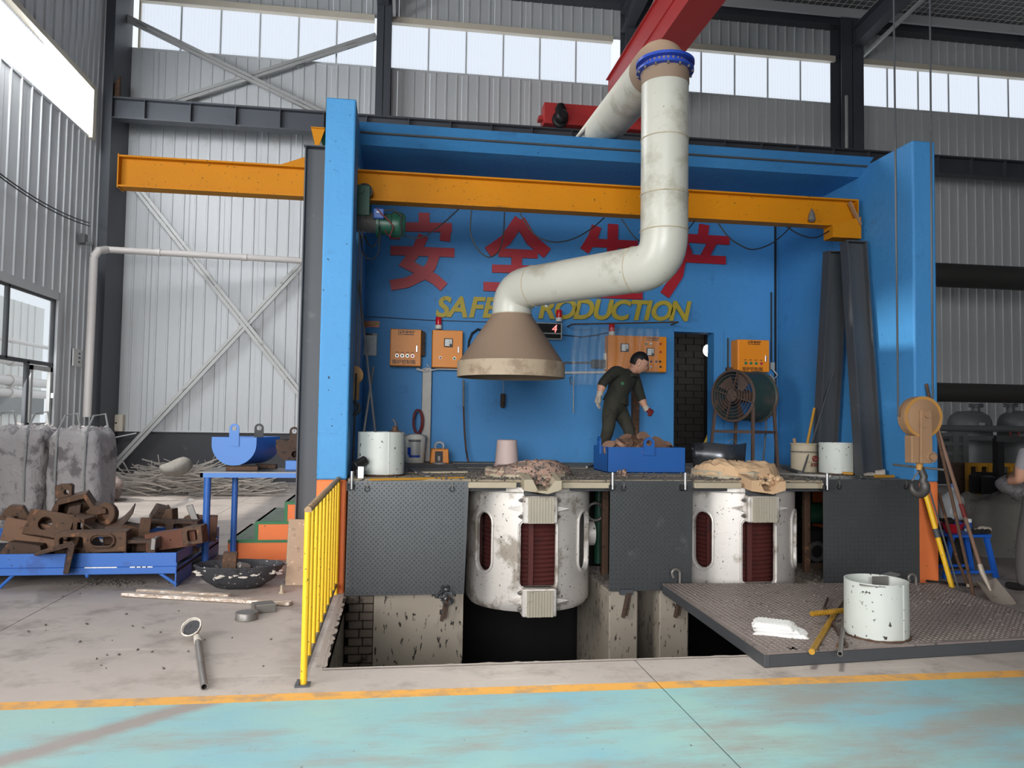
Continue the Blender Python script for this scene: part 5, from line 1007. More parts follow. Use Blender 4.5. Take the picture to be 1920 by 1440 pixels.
# clutter at the front right edge of the deck
def glove(px, py, z, rot, lab, mat=M_GLOVE):
    c = PZ(px,py,z); g = G(); g.ball((0,0,.022),(.085,.05,.024),14,8)
    for i, (y, l) in enumerate(((-.032,.06),(-.012,.075),(.01,.08),(.031,.07))): g.tube([(.06,y,.02),(.06+l*.6,y*1.15,.024),(.06+l,y*1.2,.012)],[.014,.013,.010],8)
    g.tube([(-.0,.04,.02),(.04,.075,.022),(.075,.088,.016)],[.016,.014,.010],8); g.tube([(-.05,0,.025),(-.10,0,.03),(-.15,.0,.035)],[.043,.045,.05],14,False)
    g.xf(Matrix.Translation(c) @ Matrix.Rotation(rot,4,'Z')); return tag(g.mk('work_glove', mat), lab, 'glove', 'work gloves on the deck')
glove(1632,893,DZ,2.6,'dirty work glove with an open cuff at the deck edge')
glove(1600,888,DZ,.3,'dirty work glove lying flat behind the open-cuffed glove')
for p, q, w, m, lab in (((1545,885),(1600,888),.03,M_DKYEL,'yellow batten lying at the foot of the speckled tub'),((1640,893),(1676,893),.035,M_DKYEL,'short yellow handle lying at the deck edge'),((1655,888),(1690,890),.04,M_HOOK,'short pale offcut lying beside the yellow handle'),((1470,876),(1500,886),.05,M_STEELD,'flat dark bar lying left of the paint tin'),((1440,887),(1560,893),.03,M_STEEL,'long steel flat lying along the deck edge'),((1150,862),(1100,876),.03,M_STEEL,'steel flat lying left of the blue skip'),((1645,870),(1668,874),.06,M_RUST,'brown brick-like block at the deck corner')):
    tag(G().bar(PZ(*p,DZ+.02),PZ(*q,DZ+.02),w,.03).mk('offcut', m, None, 0, .004, 1), lab, 'offcut')
a, b = PZ(1475,888,DZ+.004), PZ(1600,893,DZ+.004); tag(G().box(a.x,b.x,PY1+.03,7.9,DZ,DZ+.008).mk('grating_sheet', M_PLATE, None, 0), 'grey ribbed sheet lying flat at the deck edge by the third peg', 'sheet')
tag(G().cyl(PY(1674,871,7.3),PY(1770,881,7.15),.012,n=8).mk('steel_bar', M_STEEL), 'thin bright bar lying across behind the crane hook', 'bar')
c = PY(1674,871,7.35); 
# ------------------------------------------------------------------ crane hook block in front of the booth
KY = 6.2; bc = PY(1724,782,KY); t = T('hook_block','dusty pulley block with a forged hook hanging from two ropes','hook block',(bc.x,KY,PY(1724,935,KY).z)); SR = .180
G().lathe((bc.x,KY-.055,bc.z),[(.001,0),(SR*.9,0),(SR,.012),(SR,.10),(SR*.9,.11),(.001,.11)],48,(0,1,0)).mk('sheave_guard', M_HOOK, t)
G().lathe((bc.x,KY-.058,bc.z),[(SR*.86,0),(SR*1.0,.0),(SR*1.0,.006),(SR*.86,.006)],48,(0,1,0),closed=True).mk('guard_rim', M_HOOKY, t)
c0 = PY(1725,775,KY); cb = PY(1725,868,KY); hw = .052
for y0, y1 in ((KY-.085,KY-.062),(KY+.062,KY+.085)): G().prism([(c0.x-hw,c0.z+.03),(c0.x+hw,c0.z+.03),(cb.x+hw+.01,cb.z+.01),(cb.x+hw-.01,cb.z),(cb.x-hw,cb.z),(cb.x-hw-.0,cb.z+.01)],y0,y1,'xz').mk('cheek_plate', M_HOOK, t, 0, .004, 1)
a = PY(1703,868,KY); G().box(a.x,a.x+.1,KY-.05,KY+.05,a.z,a.z+.24).mk('side_plate', M_HOOK, t, 0, .006, 1)
G().cyl((c0.x,KY-.11,c0.z-.01),(c0.x,KY+.1,c0.z-.01),.03,n=16).mk('sheave_pin', M_HOOK, t); cz = PY(1737,856,KY); G().cyl((cz.x-.01,KY-.11,cz.z),(cz.x-.01,KY+.1,cz.z),.028,n=16).torus((cz.x-.01,KY-.09,cz.z),.042,.007,(0,1,0),20,6).mk('trunnion_pin', M_HOOK, t)
hc = PY(1722,912,KY); hr = .064
G().cyl((cb.x-.005,KY,cb.z+.02),(cb.x-.005,KY,cb.z-.06),.028,n=14).mk('swivel', M_HOOKY, t)
pts, rs_ = [], []
pts.append(V((cb.x-.0,KY,cb.z-.04))); rs_.append(.03)
pts.append(V((hc.x+.055,KY,hc.z+.085))); rs_.append(.032)
for i in range(13): a = math.radians(50-i*21); pts.append(hc+V((hr*math.cos(a),0,hr*math.sin(a)))); rs_.append((.034,.038,.042,.044,.045,.045,.043,.04,.036,.03,.024,.017,.008)[i])
G().tube(pts,rs_,12).mk('hook', M_HOOKD, t); G().bar(hc+V((-.06,0,.05)),hc+V((.0,0,.13)),.018,.012).mk('safety_latch', M_CHROME, t, 0, .003, 1)
for px0, px1, yy in ((1674,1684,KY-.0),(1749,1752,KY+.02)):
    zb = bc.z+.0; x0 = PY(px1,760,KY).x
    G().tube([(x0,yy,zb+(.0 if px0 < 1700 else .16)),(PY(px0,0,KY).x,yy,9.0)],.0085,8).mk('wire_rope', M_STEELD, t)
# the red bridge crane above
t = T('bridge_crane','red bridge crane girder running across the hall above the duct','crane',(5.4,18.9,9.05))
G().box(5.08,5.62,-9,18.6,9.25,10.25).mk('girder', M_CRANE, t, 0); 
for z in (9.25,10.25): G().box(5.02,5.68,-9,18.6,z-.012,z+.012).mk('flange_plate', M_CRANE, t, 0)
G().bar((5.63,-9,9.75),(5.63,18.6,9.75),.05,.08).mk('web_stiffener', M_CRANE, t, 0); G().bar((5.07,-9,9.75),(5.07,18.6,9.75),.05,.08).mk('web_stiffener', M_CRANE, t, 0)
a = PY(1018,212,18.9); G().box(a.x,6.4,18.72,19.12,9.09,9.62).mk('end_carriage', M_CRANE, t, 0, .02, 2); G().box(a.x-.12,a.x,18.8,19.05,9.2,9.3).mk('buffer', M_CRANE, t, 0)
m_ = PY(1051,222,18.6); G().lathe((m_.x,18.72,m_.z),[(.20,0),(.20,-.1),(.15,-.12),(.15,-.35),(.10,-.4)],20,(0,1,0)).mk('drive_motor', M_BLACK, t); G().lathe((m_.x,18.6,m_.z),[(.12,.0),(.14,.25),(.09,.36),(.02,.38)],16).mk('motor_cap', M_BLACK, t)
G().box(4.0,5.08,KY-.4,KY+.4,8.9,9.3).mk('trolley', M_CRANE, t, 0)

# ------------------------------------------------------------------ on the cover plate
t, c3 = tub(1643,1207,.222,.405,CT,'pale grey open steel tub standing on the pit cover plate',M_TUB)
a = math.radians(-150); p = c3+V((.22*math.cos(a),.22*math.sin(a),.395)); G().bar(p+V((-.02,-.015,.0)),p+V((.13,-.085,-.0)),.06,.006).mk('rim_tab', M_STEEL, t, 0); p = c3+V((.14,.16,.38)); G().bar(p,p+V((.14,.02,.03)),.10,.012).mk('rim_plate', M_STEEL, t, 0); G().box(c3.x+.04,c3.x+.17,c3.y+.10,c3.y+.11,c3.z+.25,c3.z+.405).mk('inner_plate', M_STEEL, t, 0)
c = PZ(1463,1187,CT); t = T('wool_pad','folded white insulation wool on the pit cover plate','pad',(c.x,c.y,CT))
for k, (dx, dy, sx, sy, rz, z) in enumerate(((.01,.02,.38,.27,-.45,.0),(-.02,.03,.33,.25,-.40,.028),(-.04,.03,.30,.24,-.5,.052))):
    g = G(); n, m = 22, 14; vs = []; rr = random.Random(k)
    for s in (0,1):
        for j in range(m+1):
            for i in range(n+1):
                u, v = i/n*2-1, j/m*2-1; e = (1-u**8)*(1-v**8); hh = .03*e if s else 0
                vs.append((u*sx/2*(1+.04*math.sin(5*v+k)),v*sy/2*(1+.05*math.sin(4*u+2*k)),hh+(.004*math.sin(u*34+3*v)+.003*math.sin(v*14+u*3)+rr.uniform(-.0015,.0015))*(s*e)))
    q = (n+1)*(m+1); g.add(vs,[(s*q+j*(n+1)+i,s*q+j*(n+1)+i+1,s*q+(j+1)*(n+1)+i+1,s*q+(j+1)*(n+1)+i) for s in (0,1) for j in range(m) for i in range(n)])
    for i in range(n): g.f += [(i,i+1,q+i+1,q+i),(m*(n+1)+i,m*(n+1)+i+1,q+m*(n+1)+i+1,q+m*(n+1)+i)]
    g.m = []
    g.xf(Matrix.Translation((c.x+dx,c.y+dy,CT+z)) @ Matrix.Rotation(rz,4,'Z')); g.mk('layer', M_WOOL, t, 70)
t = T('ladle_tongs','rusty tongs with brass sleeved handles on the cover plate','tongs',PZ(1550,1180,CT)); z = CT+.02
P = lambda px, py, zz=z: PZ(px,py,zz)
G().tube([P(1522,1222),P(1568,1146)],.021,10).mk('sleeve', M_BRASS, t); G().tube([P(1568,1146),P(1590,1118),P(1592,1092,.3)],.010,8).mk('arm', M_RUST, t)
G().tube([P(1521,1151,z+.06),P(1590,1144,z+.06)],.018,10).mk('wrapped_handle', M_BRASS, t)
for i in range(14): p = P(1523,1151,z+.06).lerp(P(1588,1144,z+.06),i/13); G().torus(p,.0185,.004,(1,.1,0),12,5).mk('wrap_turn', M_BRASS, t)
G().tube([P(1588,1210),P(1560,1165),P(1545,1140),P(1552,1122)],.012,8).mk('arm', M_RUSTB, t)
a, b = PZ(1575,1226,CT+.02), PZ(1583,1160,CT+.02); g = G().lathe(a,[(.017,0),(.017,(b-a).length),(.0135,(b-a).length),(.0135,0)],14,(b-a).normalized(),closed=True); tag(g.mk('short_pipe', M_STEEL), 'short grey pipe lying in front of the tub on the cover plate', 'pipe')
tag(G().cyl(PZ(1570,1212,CT+.008),PZ(1578,1198,CT+.02),.012,.004,n=8).mk('nail', M_RUST), 'rusty nail stub beside the short pipe', 'nail')

# ================================================================== LEFT SIDE OF THE HALL FLOOR
# yellow railing along the pit
rx = -.535; y0, y1 = 4.97, 7.46; zt0 = PX(572,946,rx).z; zt0 = 1.06
t = T('pit_railing','yellow tube railing along the open pit','railing',(rx,(y0+y1)/2,0))
G().cyl((rx,y0,0),(rx,y0,zt0),.021,n=14).mk('post', M_RAILY, t); G().cyl((rx,y1,0),(rx,y1,zt0),.021,n=14).mk('post', M_RAILY, t)
G().cyl((rx,y0-.01,zt0+.012),(rx,y1,zt0+.012),.023,n=14).mk('top_rail', M_RUST if False else pm('rail_worn',(176,140,84),.5,0,.1,6,(140,112,90),.5,9), t)
for i in range(1,9): y = y0+(y1-y0)*i/9; G().cyl((rx,y,.09),(rx,y,zt0),.014,n=10).mk('bar', M_RAILY, t)
G().cyl((rx,y0,.09),(rx,y1,.09),.016,n=10).mk('bottom_rail', M_STEEL, t); G().box(rx-.05,rx+.04,y0-.04,y0+.04,0,.012).mk('base_plate', M_STEELD, t, 0); G().cyl((rx-.03,y0-.02,.01),(rx-.03,y0-.02,.045),.009,n=6).mk('anchor_bolt', M_STEELD, t)
# concrete curb along the left of the pit
struct(rough_edge(PY0+.02,7.40,0,0,40).xf(Matrix.Translation((PX0,0,0)) @ Matrix.Rotation(PI/2,4,'Z') @ Matrix.Diagonal((1,-1,1,1)).to_4x4()).mk('kerb_strip', M_CURB), 'broken concrete kerb along the left edge of the pit')

# blue scrap tray
TX0, TX1, TY0, TY1 = -4.7, -2.07, 7.92, 9.70; zt, zb = PY(330,1036,TY0).z, PY(330,1075,TY0).z
t = T('scrap_tray','long blue steel tray heaped with rusty castings','tray',((TX0+TX1)/2,8.8,0)); zm = zb+(zt-zb)*.34
G().box(TX0,TX1,TY0,TY0+.01,zm,zt).mk('front_panel', M_TRAYB, t, 0, .003, 1); G().box(TX0,TX1,TY0-.012,TY0+.06,zb,zm).mk('front_rail', M_TRAYB, t, 0, .003, 1)
G().box(TX0,TX1,TY1-.01,TY1,zm,zt).mk('back_panel', M_TRAYB, t, 0); G().box(TX0,TX1,TY0,TY1,zb+.01,zb+.03).mk('bottom', M_DARK, t, 0)
G().box(TX1-.012,TX1,TY0,TY1,zm+.03,zt).mk('side_panel', M_TRAYB, t, 0, .003, 1); G().box(TX1-.02,TX1-.004,TY0,TY1,zb,zm-.02).mk('side_rail', M_TRAYB, t, 0)
G().box(TX1-.012,TX1,TY0-.012,TY0+.55,0,zb).mk('corner_leg', M_TRAYB, t, 0); G().box(TX1-.012,TX1+.0,TY0+1.0,TY1,0,zm).mk('corner_leg', M_TRAYB, t, 0)
for i in range(9):
    p = PY(165+i*12 if i < 5 else 250+(i-5)*10,1062,TY0-.013); G().box(p.x-.03,p.x+.03,TY0-.016,TY0-.012,zm-.006,zm+.004).mk('weld_bead', M_WHITE, t, 0)
for (a, b) in (((300,1075),(332,1098)),((28,1075),(0,1098))): A = PY(*a,TY0+.02); B = PY(*b,TY0+.02); B.z = .012; G().cyl(A,B,.016,n=8).mk('brace', M_TRAYB, t); 
A = PY(163,1078,TY0); G().ball((A.x,TY0,A.z),(.02,.015,.03),8,6).mk('lug', M_TRAYB, t)
G().box(TX0,TX0+.012,TY0,TY1,0,zt).mk('side_panel', M_TRAYB, t, 0)

# rusty castings, each with its own shape
def place(g, px, py, Y, rot, name, lab, mat=M_RUST, sc=1.0, me=None):
    c = PY(px,py,Y); M = Matrix.Translation(c) @ Euler(rot).to_matrix().to_4x4() @ Matrix.Scale(sc*1.14,4)
    if me is None: g.xf(M); o = g.mk(name, mat, None, 30, .006, 1)
    else: me.transform(M); o = mkobj(name, me, mat, None, .005, 1)
    return tag(o, lab, 'casting', 'rusty castings in the blue tray')
def shellbox(L, W, H, th, wins, hole=None):
    me = G().box(-L/2,L/2,-W/2,W/2,-H/2,H/2).mesh('c',0); cut = [G().box(-L/2+th,L/2-th,-W/2+th,W/2+.1,-H/2+th,H/2-th)]
    for x, z, w, h, rr in wins: cut.append(G().prism([(x+u,z+v) for u,v in (stadium(h,w,6) if rr == 2 else rrect(w,h,min(w,h)*.2))] if rr != 2 else [(x+v,z+u) for u,v in stadium(h,w,6)],-W,W*.2,'xz'))
    if hole: cut.append(G().cyl((hole[0],hole[1],-H),(hole[0],hole[1],H),hole[2],n=18))
    return cutout(me, cut)
# hat shaped bracket on top of the heap
g = G(); pr = [(-.25,-.09),(-.25,-.05),(-.20,-.03),(-.13,.10),(.11,.12),(.16,-.0),(.25,-.03),(.25,-.09)]; me = G().prism(pr,-.13,.13,'xz').mesh('c',0)
me = cutout(me,[G().prism([(-.135,-.045),(-.11,.055),(.09,.075),(.125,-.02),(.06,-.06)],-.2,.06,'xz')]); place(None,142,950,8.62,(.05,-.16,.25),'casting','rusty hat-shaped bracket with a dark opening on top of the heap',M_RUST,1,me)
me = cutout(G().prism([(-.07,-.06),(-.07,.05),(-.04,.065),(.05,.06),(.07,.04),(.06,-.06)],-.06,.06,'xz').mesh('c',0),[G().cyl((.02,-.2,-.01),(.02,.2,-.01),.022,n=12)]); place(None,122,920,8.66,(0,-.1,.2),'casting','small rusty lug with a hole, topmost on the heap',M_RUST,1,me)
# large block with raised ear
g = G().box(-.30,.30,-.13,.13,-.10,.10); me = cutout(g.mesh('c',0),[G().box(-.26,.28,-.10,.3,-.08,.3)]); place(None,86,1000,8.45,(0,.22,.1),'casting','large rusty box casting at the near left of the heap',pm('casting_brown',(116,86,66),.75,.1,.14,5,(92,66,50),.56,8),1,me)
place(G().prism([(-.12,-.06),(-.08,.03),(-.05,.07),(.05,.07),(.11,-.02),(.14,-.06)],-.07,.07,'xz'),30,962,8.5,(0,.1,.3),'casting','rusty ear standing on the large box casting')
me = cutout(G().prism([(-.19,-.02),(-.10,-.07),(.19,-.07),(.19,.06),(-.06,.06)],-.11,.11,'xz').mesh('c',0),[G().cyl((-.02,0,-.3),(-.02,0,.3),.055,n=18)]); me.transform(Matrix.Rotation(1.15,4,'X')); place(None,92,984,8.30,(.1,.2,.1),'casting','rusty plate with a round hole lying over the large box casting',M_RUST,1,me)
me = shellbox(.16,.14,.15,.015,((.04,0,.05,.08,1),)); place(None,152,983,8.35,(.1,.15,-.3),'casting','small square casting beside the plate with a round hole',M_RUST,1,me)
place(G().prism([(-.05,-.1),(.08,-.1),(.05,.12),(-.04,.08)],-.04,.04,'xz'),136,968,8.5,(0,.2,.1),'casting','short rusty wedge under the hat-shaped bracket',M_RUSTB)
# angle hanging over the front edge
g = G().sect((0,0,-.24),(0,0,.24),[(-.15,-.09),(-.13,-.11),(.0,.06),(.13,-.13),(.15,-.11),(.02,.11),(-.02,.11)],(0,1,0)); place(g,113,1038,7.98,(1.35,.75,.3),'casting','broken rusty channel hanging over the tray front',M_RUSTB)
# bar with slot and window
me = shellbox(.56,.16,.17,.014,((-.15,.0,.18,.10,1),(.10,-.005,.19,.10,2))); _sb = place(None,176,1014,8.06,(.05,-.02,.03),'casting','rusty bar with a window and a rimmed slot at the tray front',M_RUST,1,me)
c = PY(192,1013,7.97); G().tube([(c.x+v,7.955,c.z+u) for u,v in stadium(.115,.22,8)],.009,6,closed=True).mk('slot_rim', M_RUST, _sb)
place(G().lathe((0,0,0),[(.11,0),(.12,.02),(.12,.08),(.07,.1),(.05,.02)],18),205,966,8.6,(1.35,.3,-.4),'casting','rusty round boss standing tilted in the middle of the heap',M_RUST,.9)
g = G(); vs = []
for s in (0,.02):
    for j in range(5):
        for i in range(9): u, v = i/8-.5, j/4-.5; vs.append((u*.42,v*.26,.14*u*u*4-.03+s))
g.add(vs,[(b+j*9+i,b+j*9+i+1,b+(j+1)*9+i+1,b+(j+1)*9+i) for b in (0,45) for j in range(4) for i in range(8)]+[(i,i+1,45+i+1,45+i) for i in range(8)]+[(36+i,36+i+1,81+i+1,81+i) for i in range(8)]); place(g,207,984,8.45,(.2,-.15,.2),'casting','rusty dished plate in the middle of the heap',M_RUSTB)
place(shellbox and G().prism([(-.17,-.08),(.17,-.08),(.14,.07),(-.02,.09),(-.17,.03)],-.1,.1,'xz'),236,1000,8.4,(.1,.1,.4),'casting','rusty curved shoe behind the slotted bar')
me = shellbox(.50,.16,.16,.016,((-.12,0,.17,.10,1),(.12,0,.17,.10,1))); place(None,322,990,8.75,(0,.02,-.02),'casting','rusty frame with two windows near the far corner of the tray',M_RUSTB,1,me)
g = G().sect((0,0,-.15),(0,0,.15),[(-.04,-.1),(.05,-.1),(.05,-.08),(-.02,-.08),(-.02,.1),(-.04,.1)],(0,1,0)); place(g,271,998,8.35,(.1,.1,.3),'casting','upright rusty angle with a bright torch-cut edge',M_RUST)
me = shellbox(.42,.15,.15,.016,((.0,0,.01,.01,1),)); place(None,325,1010,8.18,(0,-.14,-.05),'casting','long rusty box bar along the front of the tray',pm('casting_red',(98,58,42),.75,.1,.16,5,(130,86,58),.58,8),1,me)
me = shellbox(.17,.15,.15,.014,((.0,0,.08,.09,1),)); place(None,366,1002,8.10,(0,-.14,-.1),'casting','square rusty end piece with a dark hole by the tray corner',M_RUST,1,me)
me = shellbox(.26,.18,.15,.014,((-.02,0,.17,.09,1),)); place(None,268,1026,8.12,(0,0,0),'casting','rusty open box lying low behind the tray front',M_RUSTB,1,me)
place(G().sect((0,0,-.05),(0,0,.05),[(-.02,-.075),(.02,-.075),(.012,0),(.025,.075),(-.025,.06),(-.012,0)],(0,1,0)),292,1018,8.02,(0,.05,0),'casting','short piece with a bright cut face, upright at the tray front',M_STEEL)
g = G().prism([(-.12,-.07),(.06,-.08),(.13,.02),(.06,.09),(-.03,.03)],-.08,.08,'xz'); place(g,292,968,8.9,(.2,-.5,.3),'casting','rusty wedge standing at the back of the heap',M_RUSTB)
place(G().prism([(-.08,-.08),(-.02,.09),(.04,.1),(.06,-.02),(.12,-.07)],-.06,.06,'xz'),318,972,8.85,(0,.1,-.2),'casting','rusty saddle casting next to the wedge at the back',M_RUST)
place(G().cyl((-.07,0,0),(.07,0,0),.045,n=12).box(-.02,.05,-.05,.05,-.06,0),307,958,8.95,(.3,-.4,.4),'casting','dark stub casting topmost at the back right',M_RUSTB,.9)
place(G().prism([(-.10,-.05),(.0,.05),(.10,.03),(.08,-.05)],-.06,.06,'xz'),352,976,8.95,(0,-.3,0),'casting','flat rusty offcut on the frame with two windows',M_RUST)
place(G().box(-.09,.09,-.05,.05,-.12,.12),388,990,8.9,(0,.04,.2),'casting','rusty block at the far right end of the tray',pm('casting_block',(92,60,46),.75,.1,.16,5,(60,44,38),.56,8))
place(G().sect((-.12,0,0),(.12,0,0),[(-.06,-.03),(.06,-.03),(.06,.03),(.05,.03),(.05,-.02),(-.06,-.02)],(0,0,1)),365,968,8.85,(0,1.2,.1),'casting','bright-edged angle piece behind the table leg',M_STEEL)
place(G().prism([(-.2,-.08),(.2,-.08),(.15,.06),(-.1,.08)],-.12,.12,'xz'),50,1030,8.3,(0,.05,0),'casting','dark casting lying deep at the left of the tray',M_RUSTB)
place(G().prism([(-.18,-.07),(.2,-.07),(.16,.06),(-.12,.07)],-.12,.12,'xz'),225,1030,8.5,(0,.0,.3),'casting','dark casting lying deep behind the slotted bar',M_RUSTB)
place(G().prism([(-.2,-.07),(.2,-.07),(.12,.05),(-.1,.07)],-.12,.12,'xz'),140,1010,8.75,(0,.0,-.3),'casting','dark casting lying deep under the round boss',M_RUSTB)
place(G().prism([(-.2,-.07),(.2,-.07),(.12,.05),(-.1,.07)],-.12,.12,'xz'),330,1020,8.6,(0,.0,.2),'casting','dark casting lying deep under the frame with two windows',M_RUSTB)

# blue table with two troughs
zt = PY(385,886,8.85).z; x0 = PY(376,890,8.82).x; x1 = -.76; yb0, yb1 = 8.80, 9.50
t = T('work_table','blue steel table carrying two troughs','table',(-1.4,9.2,0)); G().box(x0,-.98,yb0,yb1,zt,zt+.012).mk('top', M_STEEL, t, 0); 
for b in ((x0,-.98,yb0,yb0+.03),(x0,-.98,yb1-.03,yb1),(x0,x0+.03,yb0,yb1)): G().box(b[0],b[1],b[2],b[3],zt-.05,zt).mk('apron', M_TROUGH, t, 0)
for (px, y) in ((386,yb0+.05),(438,9.21)): x = PY(px,1000,y).x; G().cyl((x,y,0),(x,y,zt-.04),.038 if px < 400 else .034,n=14).mk('leg', M_TRAYB, t); G().box(x-.1,x+.09,y-.07,y+.07,0,.012).mk('foot_plate', M_STEELD, t, 0)
G().cyl((-1.02,9.21,0),(-1.02,9.21,zt-.04),.034,n=14).mk('leg', M_TRAYB, t)
def trough(cx, y0, L, R, zc, dx, lab, mat, inner, lugm):
    t = T('casting_trough', lab, 'trough', (cx,y0,zt+.06), 'troughs on the blue table'); n = 18; vs = []; g = G()
    for y, ox in ((y0,0),(y0+L,dx)):
        for r in (R,R-.012): vs += [(cx+ox-r,y,zc+R*.32)]+[(cx+ox+r*math.cos(PI+PI*i/n),y,zc+r*math.sin(PI+PI*i/n)) for i in range(n+1)]+[(cx+ox+r,y,zc+R*.32)]
    m = n+3; g.add(vs,[(i,i+1,2*m+i+1,2*m+i) for i in range(m-1)]+[(m+i,m+i+1,3*m+i+1,3*m+i) for i in range(m-1)]); g.mk('shell', inner, t)
    pr = [(cx-R,zc+R*.32)]+[(cx+R*math.cos(PI+PI*i/n),zc+R*math.sin(PI+PI*i/n)) for i in range(n+1)]+[(cx+R,zc+R*.32)]
    G().prism(pr,y0-.012,y0,'xz').mk('end_plate', mat, t, 0); G().prism([(a+dx,b) for a,b in pr],y0+L,y0+L+.012,'xz').mk('end_plate', mat, t, 0)
    z = zc+R*.32
    for y, ox, mm in ((y0-.02,0,mat),(y0+L+.0,dx,lugm)):
        me = lug(cx+ox,y,z-.10,.105,.25,.016); mkobj('lifting_lug', me, mm, t)
    return t
c = PY(439,845,9.0); R = (PY(481,840,9.0).x-PY(397,840,9.0).x)/2; trough(c.x,9.0,.48,R,PY(439,873,9.0).z+R,.18,'bright blue half-round trough on the table',M_TROUGH,M_TRAYB,M_BLACK)
c = PY(552,840,9.25); trough(c.x,9.22,.27,R*.85,PY(552,868,9.25).z+R*.85,.1,'rusty dark trough on the table beside the steel upright',M_RUSTB,M_RUSTB,M_BLACK)
for px0, px1, yy, z0, lab in ((425,485,9.05,zt+.012,'dark wooden chock under the bright blue trough'),(480,518,9.4,zt+.012,'dark wooden chock behind the bright blue trough')): a, b = PY(px0,876,yy).x, PY(px1,876,yy).x; tag(G().box(a,b,yy-.05,yy+.10,z0,z0+.05).mk('chock', M_RUST, None, 0, .005, 1), lab, 'chock')
a, b = PY(536,864,9.2).x, PY(560,864,9.2).x; tag(G().box(a,b,9.16,9.4,zt+.012,zt+.12).mk('blue_block', M_TROUGH, None, 0, .006, 1), 'blue steel block on the table under the rusty trough', 'block')
c = PY(553,852,9.1); tag(G().lathe(c,[(.055,0),(.06,.01),(.06,.2),(.045,.2),(.04,0)],16,(0,1,0),closed=True).mk('pipe_stub', M_RUSTB), 'rough pipe stub sticking out of the rusty trough', 'pipe')

# orange steps with green treads
t = T('steps','orange concrete steps with green treads up to the deck','steps',(-1.3,9.9,0)); sy = 9.30; X = [PY(p,1000,sy).x for p in (429,479,533,600)]; Zs = [PY(440,1013,sy).z,PY(500,978,sy).z,PY(550,941,sy).z]
for i in range(3): G().box(X[i],-.745,sy,10.7,Zs[i-1] if i else 0,Zs[i]-.012).mk('riser', M_ORAN, t, 0); G().box(X[i]-.005,-.745,sy-.006,sy+.05,Zs[i]-.03,Zs[i]+.002).mk('edge_stripe', M_GREEN, t, 0); G().box(X[i]-.005,-.745,sy+.05,10.7,Zs[i]-.03,Zs[i]).mk('tread', M_DUSTG, t, 0); G().box(X[i]-.006,X[i]+.03,sy-.005,10.7,Zs[i-1] if i else .0,Zs[i]).mk('nosing', M_GREEN if i else M_ORAN, t, 0)

# slag pan with its ladle rod
c = PZ(440,1110,0); c.y += .2; t = T('slag_pan','black slag pan with crusty white rim','pan',(c.x,c.y,0)); R = .42; g = G().lathe((0,0,0),[(.06,.0),(.20,.01),(.32,.08),(R-.03,.17),(R,.22),(R-.02,.23),(.36,.185),(.001,.16)],40).jitter(.006)
g.xf(Matrix.Translation(c) @ Matrix.Diagonal((1,.62,1,1)).to_4x4()).mk('pan', M_SLAG, t); g = G()
for i in range(90): a = random.uniform(0,2*PI); r = random.uniform(0,R-.06); s = random.uniform(.008,.022); g.obox((c.x+r*math.cos(a),c.y+.62*r*math.sin(a),.165+s*.3),(s*2,s*1.5,s),(random.random(),random.random(),3*random.random()))
g.mk('slag_bits', M_GRIT, t, 0)['kind'] = 'stuff'
g = G()
for i in range(22): a = random.uniform(PI*.95,2*PI*.98); g.ball((c.x+(R-.03)*math.cos(a),c.y+.62*(R-.03)*math.sin(a),.165+random.uniform(-.03,.02)),(random.uniform(.008,.05),.012,random.uniform(.004,.012)),6,4)
g.jitter(.004).mk('rim_crust', M_CRUST, t, 0)['kind'] = 'stuff'
p = PY(430,1066,c.y); tag(G().obox((p.x,c.y+.02,.255),(.13,.09,.16),(0,.05,.1)).mk('ladle_brick', M_RUST, None, 0, .006, 1), 'brown firebrick standing in the slag pan', 'brick')
p = PY(458,1074,c.y); tag(G().obox((p.x,c.y-.03,.21),(.12,.08,.05),(.2,.3,.6)).mk('iron_lump', M_STEEL, None, 0, .012, 1), 'pale iron lump lying in the slag pan', 'lump')
tag(G().cyl(PY(470,1077,c.y),PY(572,1046,c.y+.1),.012,n=8).mk('pan_rod', M_STEEL), 'bent grey rod resting in the slag pan', 'rod')
# timber strips, blocks, ladle, board
for p, q, w, lab in (((232,1113),(546,1131),.085,'long flaking batten lying on the floor before the tray'),((258,1107),(430,1117),.05,'shorter flaking batten behind the long one')):
    a, b = PZ(*p,.02), PZ(*q,.02); tag(G().bar(a,b,w,.03).mk('batten', M_WOOD, None, 0, .004, 1), lab, 'batten', 'battens on the floor')
a = PZ(494,1146,0); tag(G().obox((a.x,a.y,.035),(.18,.15,.07),(0,0,.35)).mk('steel_block', M_STEEL, None, 0, .006, 1), 'square steel block on the floor near the railing', 'block')
a = PZ(460,1164,0); tag(G().lathe((a.x,a.y+.05,0),[(.085,0),(.09,.004),(.09,.055),(.086,.06)],28).mk('steel_disc', M_STEEL), 'thick round steel disc on the floor near the railing', 'disc')
a = PZ(369,1190,.03); b = PZ(383,1288,.02); t = T('casting_ladle','crusted casting ladle lying on the floor with its pipe handle','ladle',(a.x,a.y,0)); d = (b-a).normalized()
g = G().lathe((0,0,0),[(.03,0),(.075,.02),(.105,.07),(.112,.10),(.10,.10),(.092,.07),(.06,.035),(.001,.03)],28).jitter(.004); g.xf(Matrix.Translation(a+V((-.02,.02,.02))) @ Euler((.75,-.35,0)).to_matrix().to_4x4() @ Matrix.Scale(.68,4)).mk('bowl', M_CRUST, t); G().lathe((0,0,0),[(.09,.078),(.05,.068),(.001,.062)],24).jitter(.006).xf(Matrix.Translation(a+V((-.02,.02,.02))) @ Euler((.75,-.35,0)).to_matrix().to_4x4() @ Matrix.Scale(.68,4)).mk('dross', M_SLAG, t)
